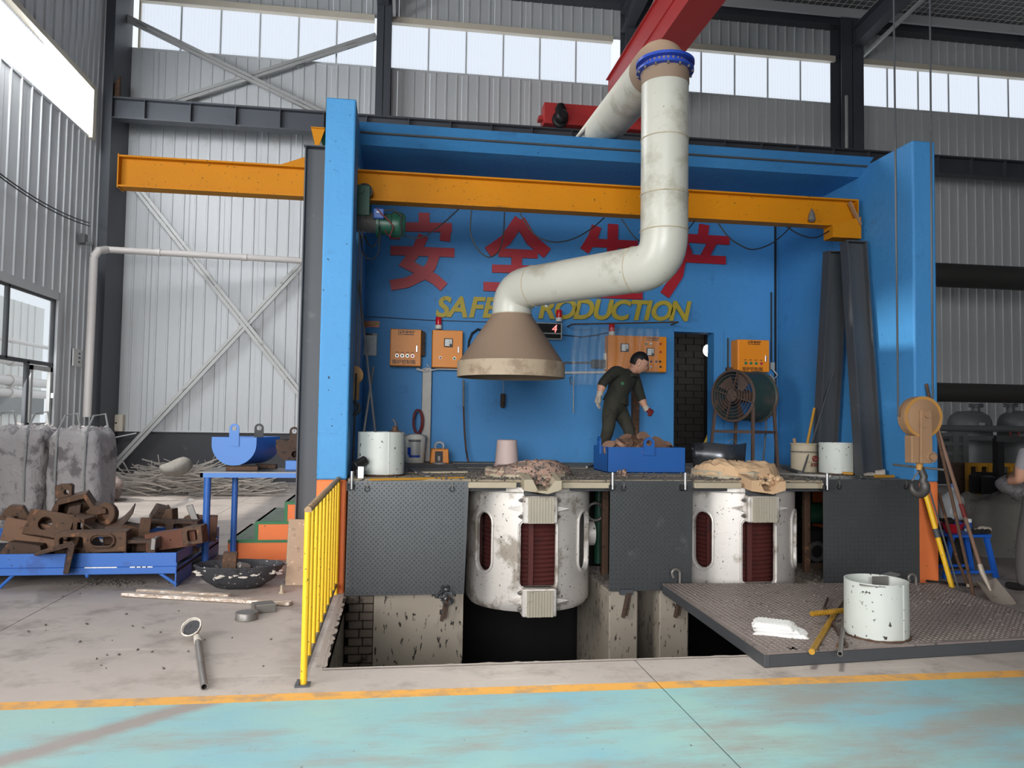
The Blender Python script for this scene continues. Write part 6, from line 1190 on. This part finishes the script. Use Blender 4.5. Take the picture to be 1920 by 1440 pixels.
m = a+d*.13; G().cyl(a+d*.06,m+d*.06,.024,.026,n=12).mk('ferrule', M_CRUST, t); g = G().lathe(m,[(.021,0),(.021,(b-m).length),(.016,(b-m).length),(.016,0)],16,(b-m).normalized(),closed=True); g.mk('handle', M_STEEL, t)
a, b = PZ(536,1105,0), PZ(572,1110,0); zt_ = PY(560,1004,8.0).z; g = G().obox((-.87,7.96,.31),(.36,.05,.64),(-.12,.05,.25)); tag(g.mk('leaning_board', M_BOARD, None, 0, .006, 1), 'rough stone-like slab leaning against the steel upright', 'slab')
tag(G().lathe(PZ(528,1112,0),[(.03,0),(.015,.03),(.012,.07),(.014,.075)],10).mk('floor_bolt', M_LIP), 'small pale bolt standing on the floor near the slab', 'bolt')
g = G()
for i in range(170):
    if i < 140: p = PZ(random.gauss(220,40),random.gauss(1094,4),0)
    else: p = PZ(random.uniform(20,560),random.uniform(1105,1260),0)
    r = random.uniform(.004,.011); g.obox((p.x,p.y,r*.5),(r*2,r*1.6,r),(random.random(),random.random(),3*random.random()))
tag(g.mk('floor_debris', M_GRIT, None, 0), 'small scale crumbs on the floor in front of the tray', 'debris', None, 'stuff')

# bulk bags, sacks, wire heap
def bulkbag(x0, x1, y0, y1, H, lab, mat, seed, strap=True):
    rr = random.Random(seed); t = T('bulk_bag', lab, 'bag', ((x0+x1)/2,(y0+y1)/2,0), 'bulk bags'); n = 16; vs = []; g = G(); cx, cy, a, b = (x0+x1)/2, (y0+y1)/2, (x1-x0)/2, (y1-y0)/2
    ph = [rr.uniform(0,6) for _ in range(8)]; m = 22; N_ = 48
    for j in range(m+1):
        v = j/m; z = H*v; bul = 1+.05*math.sin(PI*v)-.05*(v > .93)*(v-.93)/.07*3
        for i in range(N_):
            th = 2*PI*i/N_; c, s = math.cos(th), math.sin(th); k = 1/max(abs(c),abs(s)); k = min(k,1.0/((abs(c)**6+abs(s)**6)**(1/6)))
            w = .018*math.sin(9*v+3*th+ph[0])+.014*math.sin(17*v-5*th+ph[1])+.014*math.sin(11*th+ph[2]+4*v)+.010*math.sin(23*th+ph[3]+9*v)+rr.uniform(-.008,.008)
            vs.append((cx+a*k*c*(bul+w),cy+b*k*s*(bul+w),z+.02*math.sin(5*th+ph[4])*v))
    for i in range(N_): pass
    g.add(vs,[(j*N_+i,j*N_+(i+1)%N_,(j+1)*N_+(i+1)%N_,(j+1)*N_+i) for j in range(m) for i in range(N_)]); top = m*N_; vs2 = []
    for j in range(1,6):
        f = 1-j/6
        for i in range(N_): x, y, z = vs[top+i]; vs2.append((cx+(x-cx)*f,cy+(y-cy)*f,z+.05*math.sin(j*1.3+ph[5]+i*.5)+.02*rr.uniform(-1,1)))
    base = len(g.v); g.v += vs2
    rows = [top]+[base+k*N_ for k in range(5)]
    for p, q in zip(rows,rows[1:]): g.f += [(p+i,p+(i+1)%N_,q+(i+1)%N_,q+i) for i in range(N_)]
    g.f.append(tuple(rows[-1]+i for i in range(N_))); g.mk('sack', mat, t, 60)
    if strap:
        for fx in (.22,.78):
            x = x0+(x1-x0)*fx; G().tube([(x,y0-.045,.25*H),(x,y0-.05,.6*H),(x,y0-.02,H*.98),(x+.05,y0+.1,H+.22),(x+.18,y0+.2,H+.25),(x+.24,y0+.15,H+.05)],[.016,.016,.016,.016,.016,.014],6).mk('strap', M_LIP if False else M_GALV, t)
    return t
bulkbag(-6.02,-5.18,12.3,13.2,1.42,'big grey bulk bag at the edge of the picture under the window',M_BAG,1); bulkbag(-5.06,-4.36,12.2,13.1,1.40,'big grey bulk bag nearer the corner column',M_BAG,2)
c = PZ(185,940,0); 
for k, (dx, dy, z, sx, sy, sz, rz, lab) in enumerate(((0,.1,.13,.34,.5,.14,.3,'pinkish woven sack on the floor beside the bulk bags'),(.02,.15,.36,.36,.5,.13,.7,'folded woven sack on top of the pinkish sack'))):
    g = G().ball((0,0,0),(sx,sy,sz),20,12); rr = random.Random(k+5); g.v = [(x*(1+.12*math.sin(9*z_+7*y)),y,z_*(1+.18*math.sin(12*x+5*y))+.0) for x,y,z_ in g.v]; g.xf(Matrix.Translation((c.x+dx,c.y+dy,z)) @ Euler((.1,.15,rz)).to_matrix().to_4x4()); tag(g.mk('woven_sack', M_SACK), lab, 'sack', 'woven sacks')
g = G(); rr = random.Random(21)
for i in range(440):
    u = rr.uniform(0,1); px = 215+275*u; env = .55*math.sin(PI*min(1,max(0,(u*.92+.06))))**.7; c = PZ(px,rr.uniform(916,934),0); L = rr.uniform(.5,1.5); a = rr.gauss(0,.35); z = rr.uniform(.02,max(.06,env)); bend = rr.uniform(-.25,.25); ti = rr.gauss(0,.16)
    pts = []
    for k in range(6): s = (k/5-.5)*L; pts.append((c.x+s*math.cos(a),c.y+.3+s*math.sin(a)*.5,max(.012,z+s*ti+bend*s*s)))
    g.tube(pts,rr.uniform(.009,.018),4,False)
for i in range(26):
    c = PZ(rr.uniform(250,420),920,0); b = rr.uniform(.25,.5); d = rr.uniform(-1,1); g.tube([(c.x,c.y,.2),(c.x+d*.25,c.y-.1,b+.1),(c.x+d*.5,c.y-.1,b+rr.uniform(.1,.35))],rr.uniform(.008,.014),4,False)
tag(g.mk('wire_heap', M_WIRE, None, 60), 'heap of tangled scrap wire along the dark dado', 'scrap wire', None, 'stuff')
g = G().ball((0,0,0),(.30,.24,.17),22,12); g.v = [(x*(1+.1*math.sin(11*z_)),y,z_*(1+.22*math.sin(9*x+4*y))+.05*math.sin(7*x)) for x,y,z_ in g.v]; g.xf(Matrix.Translation(PY(330,877,16.2)) @ Euler((.2,.1,.2)).to_matrix().to_4x4()); tag(g.mk('woven_sack', M_BAGD), 'dull crumpled sack lying on the wire heap', 'sack', 'woven sacks')
tag(G().obox(PZ(358,938,.03),(.07,.05,.05),(.1,.2,.3)).mk('paper_scrap', M_PAPER, None, 0), 'small white scrap on the floor before the wire heap', 'scrap')

# ================================================================== PEOPLE
def skin(nodes, edges, root, sub=2):
    names = list(nodes); ix = {n: i for i, n in enumerate(names)}
    me = bpy.data.meshes.new('skin_tmp'); me.from_pydata([nodes[n][0] for n in names], [(ix[a],ix[b]) for a,b,_ in edges], [])
    o = bpy.data.objects.new('skin_tmp', me); COL.objects.link(o); o.modifiers.new('skin','SKIN').use_smooth_shade = True
    for n in names:
        d = me.skin_vertices[0].data[ix[n]]; r = nodes[n][1]; d.radius = r if isinstance(r, tuple) else (r,r); d.use_root = (n == root)
    s = o.modifiers.new('s','SUBSURF'); s.levels = s.render_levels = sub
    r = bpy.data.meshes.new_from_object(o.evaluated_get(bpy.context.evaluated_depsgraph_get())); bpy.data.objects.remove(o); return r
def body(name, par, nodes, edges, root, mats, extra=()):
    me = skin(nodes, edges, root); vs = [v.co.copy() for v in me.vertices]; fs = [tuple(p.vertices) for p in me.polygons]; mi = []
    for p in me.polygons:
        c = p.center; best = (1e9,0)
        for a, b, m in edges:
            A, B = V(nodes[a][0]), V(nodes[b][0]); ab = B-A; u = max(0,min(1,(c-A).dot(ab)/max(1e-9,ab.length_squared))); d = (c-(A+ab*u)).length
            if d < best[0]: best = (d,m)
        mi.append(best[1])
    for g, m in extra:
        n = len(vs); vs += [V(v) for v in g.v]; fs += [tuple(i+n for i in f) for f in g.f]; mi += [m]*len(g.f)
    k = bpy.data.meshes.new(name); k.from_pydata([tuple(v) for v in vs],[],fs)
    for m in mats: k.materials.append(m)
    k.polygons.foreach_set('material_index', mi); k.polygons.foreach_set('use_smooth',[True]*len(fs)); o = bpy.data.objects.new(name,k); COL.objects.link(o); adopt(o, par); return o
def head(c, rot, s=1.0):
    g = G().ball((0,0,0),(.1,.078,.122),24,18); out = []
    for x, y, z in g.v:
        if z < 0: k = 1+z*2.2*(.55 if x > 0 else .9); y *= max(.5,k); x = x*max(.62,1+z*1.5) if x < 0 else x*(1+z*.35)
        if x > .05: x += .006*math.exp(-((z-.035)/.02)**2)-.010*math.exp(-((z-.012)/.014)**2)*(math.exp(-((abs(y)-.032)/.018)**2))
        if x > 0: x += .028*math.exp(-((z+.022)/.018)**2-(y/.014)**2)+.016*math.exp(-((z-.0)/.022)**2-(y/.011)**2)+.009*math.exp(-((z+.062)/.010)**2-(y/.024)**2)-.005*math.exp(-((z+.072)/.006)**2-(y/.022)**2)+.010*math.exp(-((z+.105)/.018)**2-(y/.03)**2)
        out.append((x,y,z))
    g.v = out
    for sd in (-1,1): g.ball((-.005,sd*.078,-.012),(.022,.010,.034),10,8,(0,.15,sd*.3))
    M = Matrix.Translation(V(c)) @ Euler(rot).to_matrix().to_4x4() @ Matrix.Scale(s,4); g.xf(M)
    h = G().ball((-.012,0,.018),(.106,.086,.118),24,16); keep = []
    hv = [(x,y,z) for x,y,z in h.v]; h.f = [f for f in h.f if all((hv[i][2] > .045 or (hv[i][0] < -.02 and hv[i][2] > -.06) or (hv[i][0] < .03 and hv[i][2] > .02)) for i in f)]; h.xf(M)
    e = G(); 
    for sd in (-1,1): e.ball((.084,sd*.030,.014),(.010,.014,.006),8,6).bar((.088,sd*.016,.034),(.080,sd*.048,.036),.006,.007)
    e.bar((.094,-.02,-.070),(.094,.02,-.070),.006,.004); e.xf(M)
    return g, h, e
def hand(w, d, n, curl=.4, s=1.0, spread=.25, thumb=1):
    d = V(d).normalized(); n = V(n); n = (n-d*n.dot(d)).normalized(); b = d.cross(n); w = V(w); g = G()
    g.tube([w-d*.03*s,w+d*.02*s,w+d*.06*s,w+d*.085*s],[.026*s,.034*s,.038*s,.034*s],12)
    for i, L in enumerate((.070,.082,.078,.062)):
        off = (i-1.5)*.019*s; p = w+d*.08*s+b*off; pts = [p]; ang = curl*.4
        for k in range(3): ang += curl*.7; dd = (d+b*(off/s*spread*4)).normalized(); v = dd*math.cos(ang)+n*math.sin(ang); p = p+v*(L*s*(.42,.33,.25)[k]); pts.append(p)
        g.tube(pts,[.0115*s,.011*s,.010*s,.008*s],8)
    p = w+d*.02*s-b*.026*s*thumb; pts = [p]
    for k, a in enumerate((.7,.45,.2)): v = (d*math.cos(a)-b*thumb*math.sin(a)+n*.35*curl).normalized(); p = p+v*(.032,.028,.022)[k]*s; pts.append(p)
    g.tube(pts,[.015*s,.0125*s,.0115*s,.009*s],8); return g
# worker stooping behind the skip
q = lambda px, py, y: PY(px,py,y)
ank1, ank2 = V((q(1124,845,9.35).x,9.35,DZ+.09)), V((q(1192,850,9.05).x,9.05,DZ+.09))
nodes = {'pelvis':(q(1152,764,9.22),(.135,.115)),'spine':(q(1157,741,9.22),(.135,.12)),'chest':(q(1168,714,9.22),(.155,.125)),'neckb':(q(1182,700,9.24),(.075,.07)),'neck':(q(1189,693,9.24),.058),'headb':(q(1193,688,9.24),.062),
 'shl':(q(1156,693,9.06),.078),'ell':(q(1132,715,8.98),.062),'cfl':(q(1128,724,8.97),.064),'wrl':(q(1125,738,8.96),.033),'hdl':(q(1122,743,8.96),.030),
 'shr':(q(1190,706,9.40),.076),'elr':(q(1200,741,9.38),.062),'cfr':(q(1204,751,9.36),.060),'wrr':(q(1210,763,9.33),.033),'hdr':(q(1213,767,9.32),.030),
 'hpl':(q(1143,772,9.12),.105),'knl':(q(1141,803,9.02),.080),'shn':(ank1.lerp(q(1141,803,9.02),.45),.068),'anl':(ank1,.050),
 'hpr':(q(1163,772,9.30),.105),'knr':(q(1179,803,9.12),.078),'anr':(ank2,.052),
 'ftl':(ank1+V((.02,-.02,-.05)),.045),'tol':(ank1+V((.16,-.05,-.06)),.036),'ftr':(ank2+V((.02,-.02,-.05)),.045),'tor':(ank2+V((.17,-.05,-.06)),.036)}
edges = [('pelvis','spine',0),('spine','chest',0),('chest','neckb',0),('neckb','neck',2),('neck','headb',2),('chest','shl',0),('shl','ell',0),('ell','cfl',0),('cfl','wrl',2),('wrl','hdl',2),('chest','shr',0),('shr','elr',0),('elr','cfr',0),('cfr','wrr',2),('wrr','hdr',2),('pelvis','hpl',1),('hpl','knl',1),('knl','shn',1),('shn','anl',1),('pelvis','hpr',1),('hpr','knr',1),('knr','anr',1),('anl','ftl',3),('ftl','tol',3),('anr','ftr',3),('ftr','tor',3)]
t = T('person','person in dark green work clothes and gloves stooping behind the blue skip','person',(q(1155,764,9.2).x,9.2,DZ))
hd, hr_, ey = head(q(1199,681,9.24),(.05,.50,-.25),1.08); body('body', t, nodes, edges, 'pelvis', [M_CLOTH,M_TROUS,M_SKIN,M_SHOE], [(hd,2)]); hr_.mk('hair', M_HAIR, t, 60); ey.mk('eye_line', M_HAIR, t)
hand(q(1123,742,8.96),V((-.16,-.02,-.8)),V((.7,-.5,0)),.35,1.05,.3,-1).mk('glove', M_GLOVE, t); g = G().lathe(q(1125,737,8.96),[(.040,-.03),(.042,.02),(.036,.02)],16,V((.1,0,1))); g.mk('glove_cuff', M_GLOVE, t)
hand(q(1213,767,9.32),V((.55,-.2,-.45)),V((-.3,-.3,-.8)),1.25,1.0,.15,1).mk('glove', M_REDG, t); G().tube([q(1209,762,9.33),q(1214,769,9.32)],[.038,.040],14).mk('glove_cuff', M_GLOVE, t)
_w, _p = q(1156,747,9.22), q(1153,759,9.22); G().lathe(_w,[(.135,.06),(.150,.0),(.162,-.055),(.150,-.06),(.13,.0)],28,(_w-_p).normalized(),closed=True).mk('jacket_hem', M_CLOTH, t); G().tube([q(1181,705,9.14),q(1188,702,9.1),q(1195,704,9.13)],[.02,.024,.016],8).mk('collar', M_CLOTH, t); c = q(1167,719,9.06); G().lathe(c,[(.001,-.004),(.02,-.003),(.02,.003),(.001,.004)],16,(-.2,1,.1)).mk('badge', M_GREEN, t)
# person at the right edge, seen from behind
cx, cy = PZ(1932,1108,0).x+.13, 7.02
nodes = {'pelvis':((cx,cy,.96),(.165,.125)),'spine':((cx,cy-.0,1.14),(.155,.12)),'chest':((cx+.01,cy+.01,1.32),(.18,.125)),'neckb':((cx+.02,cy+.03,1.47),(.075,.07)),'neck':((cx+.03,cy+.05,1.53),.058),'headb':((cx+.04,cy+.06,1.57),.06),
 'shl':((cx-.185,cy+.02,1.385),.075),'sll':((cx-.235,cy+.0,1.24),.07),'ell':((cx-.245,cy+.02,1.12),.050),'fal':((cx-.19,cy+.20,1.09),.043),'wrl':((cx-.08,cy+.32,1.10),.033),
 'shr':((cx+.20,cy+.04,1.385),.075),'slr':((cx+.255,cy+.03,1.24),.07),'elr':((cx+.26,cy+.06,1.12),.05),'far':((cx+.2,cy+.2,1.1),.043),'wrr':((cx+.1,cy+.28,1.12),.033),
 'hpl':((cx-.10,cy,.90),.115),'knl':((cx-.19,cy+.02,.50),.092),'cal':((cx-.235,cy-.01,.28),.088),'anl':((cx-.255,cy-.02,.10),.07),'hpr':((cx+.09,cy,.90),.115),'knr':((cx+.12,cy+.04,.50),.088),'car':((cx+.13,cy+.02,.28),.08),'anr':((cx+.135,cy+.01,.10),.065),
 'ftl':((cx-.255,cy-.0,.045),.045),'tol':((cx-.30,cy+.17,.038),.038),'ftr':((cx+.14,cy+.03,.045),.045),'tor':((cx+.17,cy+.2,.038),.038)}
edges = [('pelvis','spine',0),('spine','chest',0),('chest','neckb',0),('neckb','neck',2),('neck','headb',2),('chest','shl',0),('shl','sll',0),('sll','ell',2),('ell','fal',2),('fal','wrl',2),('chest','shr',0),('shr','slr',0),('slr','elr',2),('elr','far',2),('far','wrr',2),('pelvis','hpl',1),('hpl','knl',1),('knl','cal',1),('cal','anl',1),('pelvis','hpr',1),('hpr','knr',1),('knr','car',1),('car','anr',1),('anl','ftl',3),('ftl','tol',3),('anr','ftr',3),('ftr','tor',3)]
t = T('person','person in grey T-shirt and dark trousers standing at the picture edge beside the stool','person',(cx,cy,0)); hd, hr_, ey = head((cx+.06,cy+.09,1.67),(0,.25,1.3),1.05); hd2 = [(hd,2),(hand((cx-.07,cy+.33,1.10),(.8,.5,.1),(0,.3,-1),.8),2),(hand((cx+.09,cy+.29,1.12),(-.7,.5,.1),(0,.3,-1),.8,1,.2,-1),2)]
body('body', t, nodes, edges, 'pelvis', [M_TSHIRT,M_TROU2,M_SKIN,M_SHOE], hd2); hr_.mk('hair', M_HAIR, t, 60); ey.mk('eye_line', M_HAIR, t)
G().lathe((0,0,0),[(.172,.20),(.182,.08),(.192,.0),(.182,.0),(.165,.1),(.16,.2)],32,closed=True).xf(Matrix.Translation((cx,cy,.96)) @ Matrix.Diagonal((1.02,.84,1,1))).mk('shirt_hem', M_TSHIRT, t)

# ================================================================== RIGHT SIDE
# tools leaning at the end wall of the booth
def pole(name, p0, y0, p1, r, mat, lab, cat='rod', mid=None):   # p0 top pixel at depth y0, p1 foot pixel on the floor
    a, b = PY(*p0,y0), PZ(*p1,r*.6); pts = [a]+([PY(*mid[0],mid[1])] if mid else [])+[b]; return tag(G().tube(pts,r,8).mk(name, mat), lab, cat, 'tools leaning at the booth end wall')
t = T('pry_pole','yellow steel pole leaning on the orange pillar foot','pole',PZ(1786,1104,0)); a, b = PY(1735,925,7.38), PZ(1786,1104,.0); G().cyl(a,b,.026,n=12).mk('pole', M_RAILY, t); m = a.lerp(b,.42); d = (b-a).normalized(); G().cyl(m-d*.045,m+d*.045,.031,n=12).mk('coupling', M_STEELD, t)
pole('steel_rod',(1741,912),7.36,(1799,1110),.009,M_STEELD,'thin dark rod just right of the yellow pole')
pole('steel_rod',(1760,924),7.60,(1817,1102),.016,M_RUST,'bent rusty bar third from the yellow pole','rod',((1795,1050),7.35))
pole('steel_rod',(1737,720),7.46,(1826,1120),.016,M_RUST,'tall ribbed rebar rising behind the hook block')
t = T('shovel','flat-bladed shovel with a long handle and red grip band','shovel',PZ(1870,1125,0)); a = PY(1757,800,7.50); s = PZ(1838,1062,.0); s = PY(1838,1062,6.95); G().cyl(a,s,.019,n=12).mk('handle', M_HANDLE, t); m = a.lerp(s,.62); d = (s-a).normalized(); G().cyl(m-d*.07,m+d*.07,.022,n=12).mk('grip_band', M_REDG, t)
bl = [PY(1828,1090,6.92),PY(1866,1086,6.98),PZ(1906,1132,.01),PZ(1862,1133,.01)]; n_ = (bl[1]-bl[0]).cross(bl[3]-bl[0]).normalized()
if n_.z < 0: n_ = -n_
g = G(); vs = []; N_ = 10
for k in (0,1):
    for j in range(N_+1):
        for i in range(N_+1): u, v = i/N_, j/N_; p = bl[0].lerp(bl[1],u).lerp(bl[3].lerp(bl[2],u),v); vs.append(p-n_*(.05*math.sin(PI*u)*(1-.5*v))+n_*(.004*k)+V((0,0,.015*(1-v))))
w = N_+1; g.add(vs,[(k*w*w+j*w+i,k*w*w+j*w+i+1,k*w*w+(j+1)*w+i+1,k*w*w+(j+1)*w+i) for k in (0,1) for j in range(N_) for i in range(N_)]); g.mk('blade', M_SHOVEL, t, 60); e = bl[0].lerp(bl[1],.5).lerp(bl[3].lerp(bl[2],.5),.35)-n_*.03; G().tube([s-d*.02,s+d*.06,e],[.024,.026,.012],12).mk('socket', M_SHOVEL, t)
tag(G().tube([PZ(1706,1086,.02),PZ(1760,1092,.02),PZ(1830,1098,.02)],.014,6).mk('floor_cable', M_RUBB), 'black cable lying on the floor at the orange pillar foot', 'cable')
tag(G().tube([PZ(1745,1100,.02),PZ(1780,1108,.02),PZ(1812,1106,.02)],.03,8).mk('floor_bar', M_STEEL), 'round grey bar lying on the floor behind the tools', 'bar')
# blue stool and what stands on it
sc_ = PZ(1822,1086,0); SX, SY, SH = sc_.x+.02, sc_.y+.22, .50; t = T('steel_stool','blue steel stool carrying a red bowl behind the tools','stool',(SX,SY,0)); hw, hd_ = .25, .2
SH = PY(1820,1003,SY-hd_).z
G().box(SX-hw,SX+hw,SY-hd_,SY+hd_,SH-.03,SH).mk('top', M_BLUSTL, t, 0, .005, 1)
for sx in (-1,1):
    for sy_ in (-1,1): G().bar((SX+sx*(hw-.0+.06),SY+sy_*(hd_-.02),0),(SX+sx*(hw-.04),SY+sy_*(hd_-.04),SH-.03),.05,.035,(0,1,0)).mk('leg', M_BLUSTL, t, 0)
for sy_ in (-1,1): G().bar((SX-hw-.02,SY+sy_*(hd_-.02),.07),(SX+hw+.02,SY+sy_*(hd_-.02),.07),.03,.03).mk('stretcher', M_BLUSTL, t, 0)
c = PY(1786,998,SY); c = V((c.x,SY+.0,SH)); t = T('red_bowl','red plastic bowl on the blue stool','bowl',c); G().lathe(c,[(.07,0),(.075,.004),(.125,.10),(.135,.105),(.12,.10),(.07,.012),(.001,.012)],28).mk('bowl', M_BOWL, t)
for i in range(2): a = 2.6*i+.4; o = G().ball(c+V((.045*math.cos(a),.045*math.sin(a),.10+.02*i)),(.07,.06,.04),10,7).jitter(.008).mk('rag_lump', M_DARK if i else M_FLANGE); tag(o,('blue','dark')[i]+' crumpled rag heaped in the red bowl','rag','rags in the red bowl')
c = PY(1785,960,SY+.5); c = V((c.x,SY+.5,0)); zb = .0; t = T('water_bottle','large clear water bottle behind the red bowl','bottle',(c.x,c.y,0)); zz = PY(1785,972,c.y).z; G().box(c.x-.15,c.x+.15,c.y-.15,c.y+.15,0,zz-.01).mk('crate', M_DARK, t, 0); G().lathe((c.x,c.y,zz-.01),[(.12,0),(.13,.02),(.13,.22),(.12,.26),(.05,.32),(.03,.34),(.03,.38)],28).mk('bottle', M_PET, t); G().cyl((c.x,c.y,zz+.37),(c.x,c.y,zz+.41),.034,n=14).mk('cap', M_BLUEM, t)
c = PY(1815,1001,SY+.08); t = T('drink_can','white and blue can on the stool beside the red bowl','can',(c.x,SY+.08,SH)); G().lathe((c.x,SY+.08,SH),[(.036,0),(.04,.006),(.04,.13),(.034,.14)],20).mk('can', M_WHITE, t); G().lathe((c.x,SY+.08,SH+.03),[(.0412,0),(.0412,.07)],20).mk('band', M_BLUEM, t)
c = PY(1842,1000,SY-.05); t = T('cotton_glove','pale glove with dark fingers on the edge of the stool','glove',(c.x,SY-.05,SH)); hand(V((c.x+.06,SY-.05,SH+.035)),(-1,-.1,0),(0,0,-1),.3,1.1).mk('glove', M_GLOVE, t)
for i in range(4): p = PY(1822+i*9,995,SY-.1); tag(G().ball((p.x,SY-.12,SH+.025),(.035,.03,.026),8,6).jitter(.006).mk('coal_lump', M_DARK, None, 0), ('first','second','third','fourth')[i]+' dark lump on the stool, counted from the red bowl', 'lump', 'dark lumps on the stool')
tag(G().bar(PZ(1815,1098,.05),PZ(1862,1088,.05),.03,.03).mk('floor_batten', M_LIP, None, 0), 'pale batten on the floor under the stool', 'batten')
# bulk bag, white sack, dark machinery behind
a = PY(1832,1000,9.0).x; bulkbag(a,a+1.2,8.85,9.6,.72,'large dull bulk bag behind the person at the picture edge',M_BAGD,9,False)
c = PY(1890,935,9.2); g = G().ball((0,0,0),(.2,.15,.16),18,12); g.v = [(x*(1+.15*math.sin(12*z_)),y,z_*(1+.2*math.sin(14*x+5*y))) for x,y,z_ in g.v]; g.xf(Matrix.Translation((c.x,9.15,.88))); tag(g.mk('white_sack', M_BAG), 'crumpled white sack on top of the dull bulk bag', 'sack')
g = G().ball((0,0,0),(.13,.10,.08),14,8).xf(Matrix.Translation((c.x+.0,9.05,1.0))); g.jitter(.012); tag(g.mk('rag_bundle', M_HOOK), 'brown rag bundle in the mouth of the white sack', 'rag')
for px, py, R_, Y, lab in ((1838,519,.30,17.5,'thick dark pipe running high along the back wall'),(1838,737,.21,15.5,'thick dark pipe running low above the tanks')):
    c = PY(px,py,Y); tag(G().cyl((6.1,Y,c.z+.0),(20.5,Y,c.z),R_,n=24).mk('wall_pipe', M_BPIPE), lab, 'pipe', 'dark pipes behind the booth')
for px, lab in ((1818,'dark domed pressure tank nearer the booth'),(1912,'dark domed pressure tank at the picture edge')):
    Y = 14.0; c = PY(px,800,Y); r = .40; zt_ = PY(px,770,Y).z; t = T('pressure_tank', lab, 'tank', (c.x,Y,0), 'pressure tanks behind the booth')
    G().lathe((c.x,Y,0),[(r,.25),(r,zt_-.30),(r*.97,zt_-.2),(r*.85,zt_-.1),(r*.55,zt_-.02),(.001,zt_)],32).mk('shell', M_TANK, t); x = c.x+(.15 if px < 1900 else -.2); G().cyl((x,Y,zt_-.05),(x,Y,zt_+.13),.07,n=16).mk('nozzle', M_TANK, t)
    for z in (.07,.11): G().cyl((x,Y,zt_+z),(x,Y,zt_+z+.03),.13,n=20).mk('flange', M_STEELD, t)
    G().box(c.x-.1,c.x+.0,Y-r-.01,Y-r+.02,zt_-.36,zt_-.24).mk('name_plate', M_GALV, t, 0)
    for k in range(3): a = k*2*PI/3+.5; G().bar((c.x+r*.8*math.cos(a),Y+r*.8*math.sin(a),0),(c.x+r*.8*math.cos(a),Y+r*.8*math.sin(a),.4),.08,.08).mk('leg', M_TANK, t, 0)
for i, (py, r, Y) in enumerate(((803,.06,13.2),(822,.05,13.0))): c = PY(1800,py,Y); tag(G().cyl((c.x-.6,Y,c.z),(c.x+2.6,Y,c.z),r,n=12).mk('header_pipe', M_TANK), ('upper','lower')[i]+' grey header pipe in front of the tanks', 'pipe', 'header pipes')
t = T('pipe_rack','grey steel frame standing in front of the tanks','frame',(PY(1806,950,12.0).x,12,0)); 
for px in (1790,1808): x = PY(px,900,12.0).x; G().box(x-.05,x+.05,11.95,12.05,0,PY(px,812,12.0).z).mk('post', M_TANK, t, 0)
for py in (815,832,850): z = PY(1800,py,12).z; G().box(PY(1765,py,12).x,PY(1812,py,12).x,11.96,12.04,z-.03,z+.03).mk('beam', M_TANK, t, 0)
t = T('machine_guard','yellow barred machine guard in the dark behind the booth','machine',(PY(1860,960,11.5).x,11.5,0)); z0, z1 = 0, PY(1850,868,11.5).z; x0, x1 = PY(1815,900,11.5).x, PY(1915,900,11.5).x
G().box(x0,x1,11.48,11.52,z1-.06,z1).mk('top_rail', M_DKYEL, t, 0); G().box(x0,x1,11.9,11.92,0,z1-.02).mk('back_panel', M_RUSTB, t, 0)
for i in range(6): x = x0+(x1-x0)*i/5; G().box(x-.03,x+.03,11.47,11.53,0,z1).mk('bar', M_DKYEL, t, 0)
t = T('yellow_trolley','low yellow barrow with curved handle behind the stool','barrow',(PY(1840,960,10.3).x,10.3,0)); G().tube([PY(1806,950,10.3),PY(1820,930,10.3),PY(1845,928,10.3),PY(1862,942,10.3)],.03,8).mk('handle', M_DKYEL, t); G().tube([PY(1858,935,10.3),PY(1828,975,10.3)],.035,8).mk('strut', M_DKYEL, t); G().box(PY(1825,980,10.3).x,PY(1870,980,10.3).x,10.1,10.5,.1,.45).mk('bed', M_DARK, t, 0); w_ = PY(1832,1010,10.2); G().torus((w_.x,10.2,.16),.12,.04,(0,1,0),18,8).mk('wheel', M_BLACK, t)
t = T('jib_stand','black jib stand with a dark red hose loop behind the person','stand',(PY(1872,940,9.9).x,9.9,0)); x = PY(1872,850,9.9).x; z = PY(1872,822,9.9).z; G().box(x-.05,x+.05,9.85,9.95,0,z).mk('post', M_BLACK, t, 0); G().bar((x-.05,9.9,z),(x+.8,9.6,z-.02),.10,.09).mk('arm', M_BLACK, t, 0); h = PY(1902,812,9.8); G().torus(h,.07,.012,(0,1,0),18,6,-.3,PI+.3).mk('hose_loop', M_REDG, t); G().box(x-.12,x+.5,9.8,10.1,.0,.95).mk('cabinet', M_BLACK, t, 0, .02, 2)
tag(G().lathe((PY(1868,905,10.6).x,10.6,.0),[(.35,0),(.36,.9),(.3,.95),(.28,.7),(.001,.7)],24).mk('steel_drum', M_DARK), 'black open drum behind the dull bulk bag', 'drum')
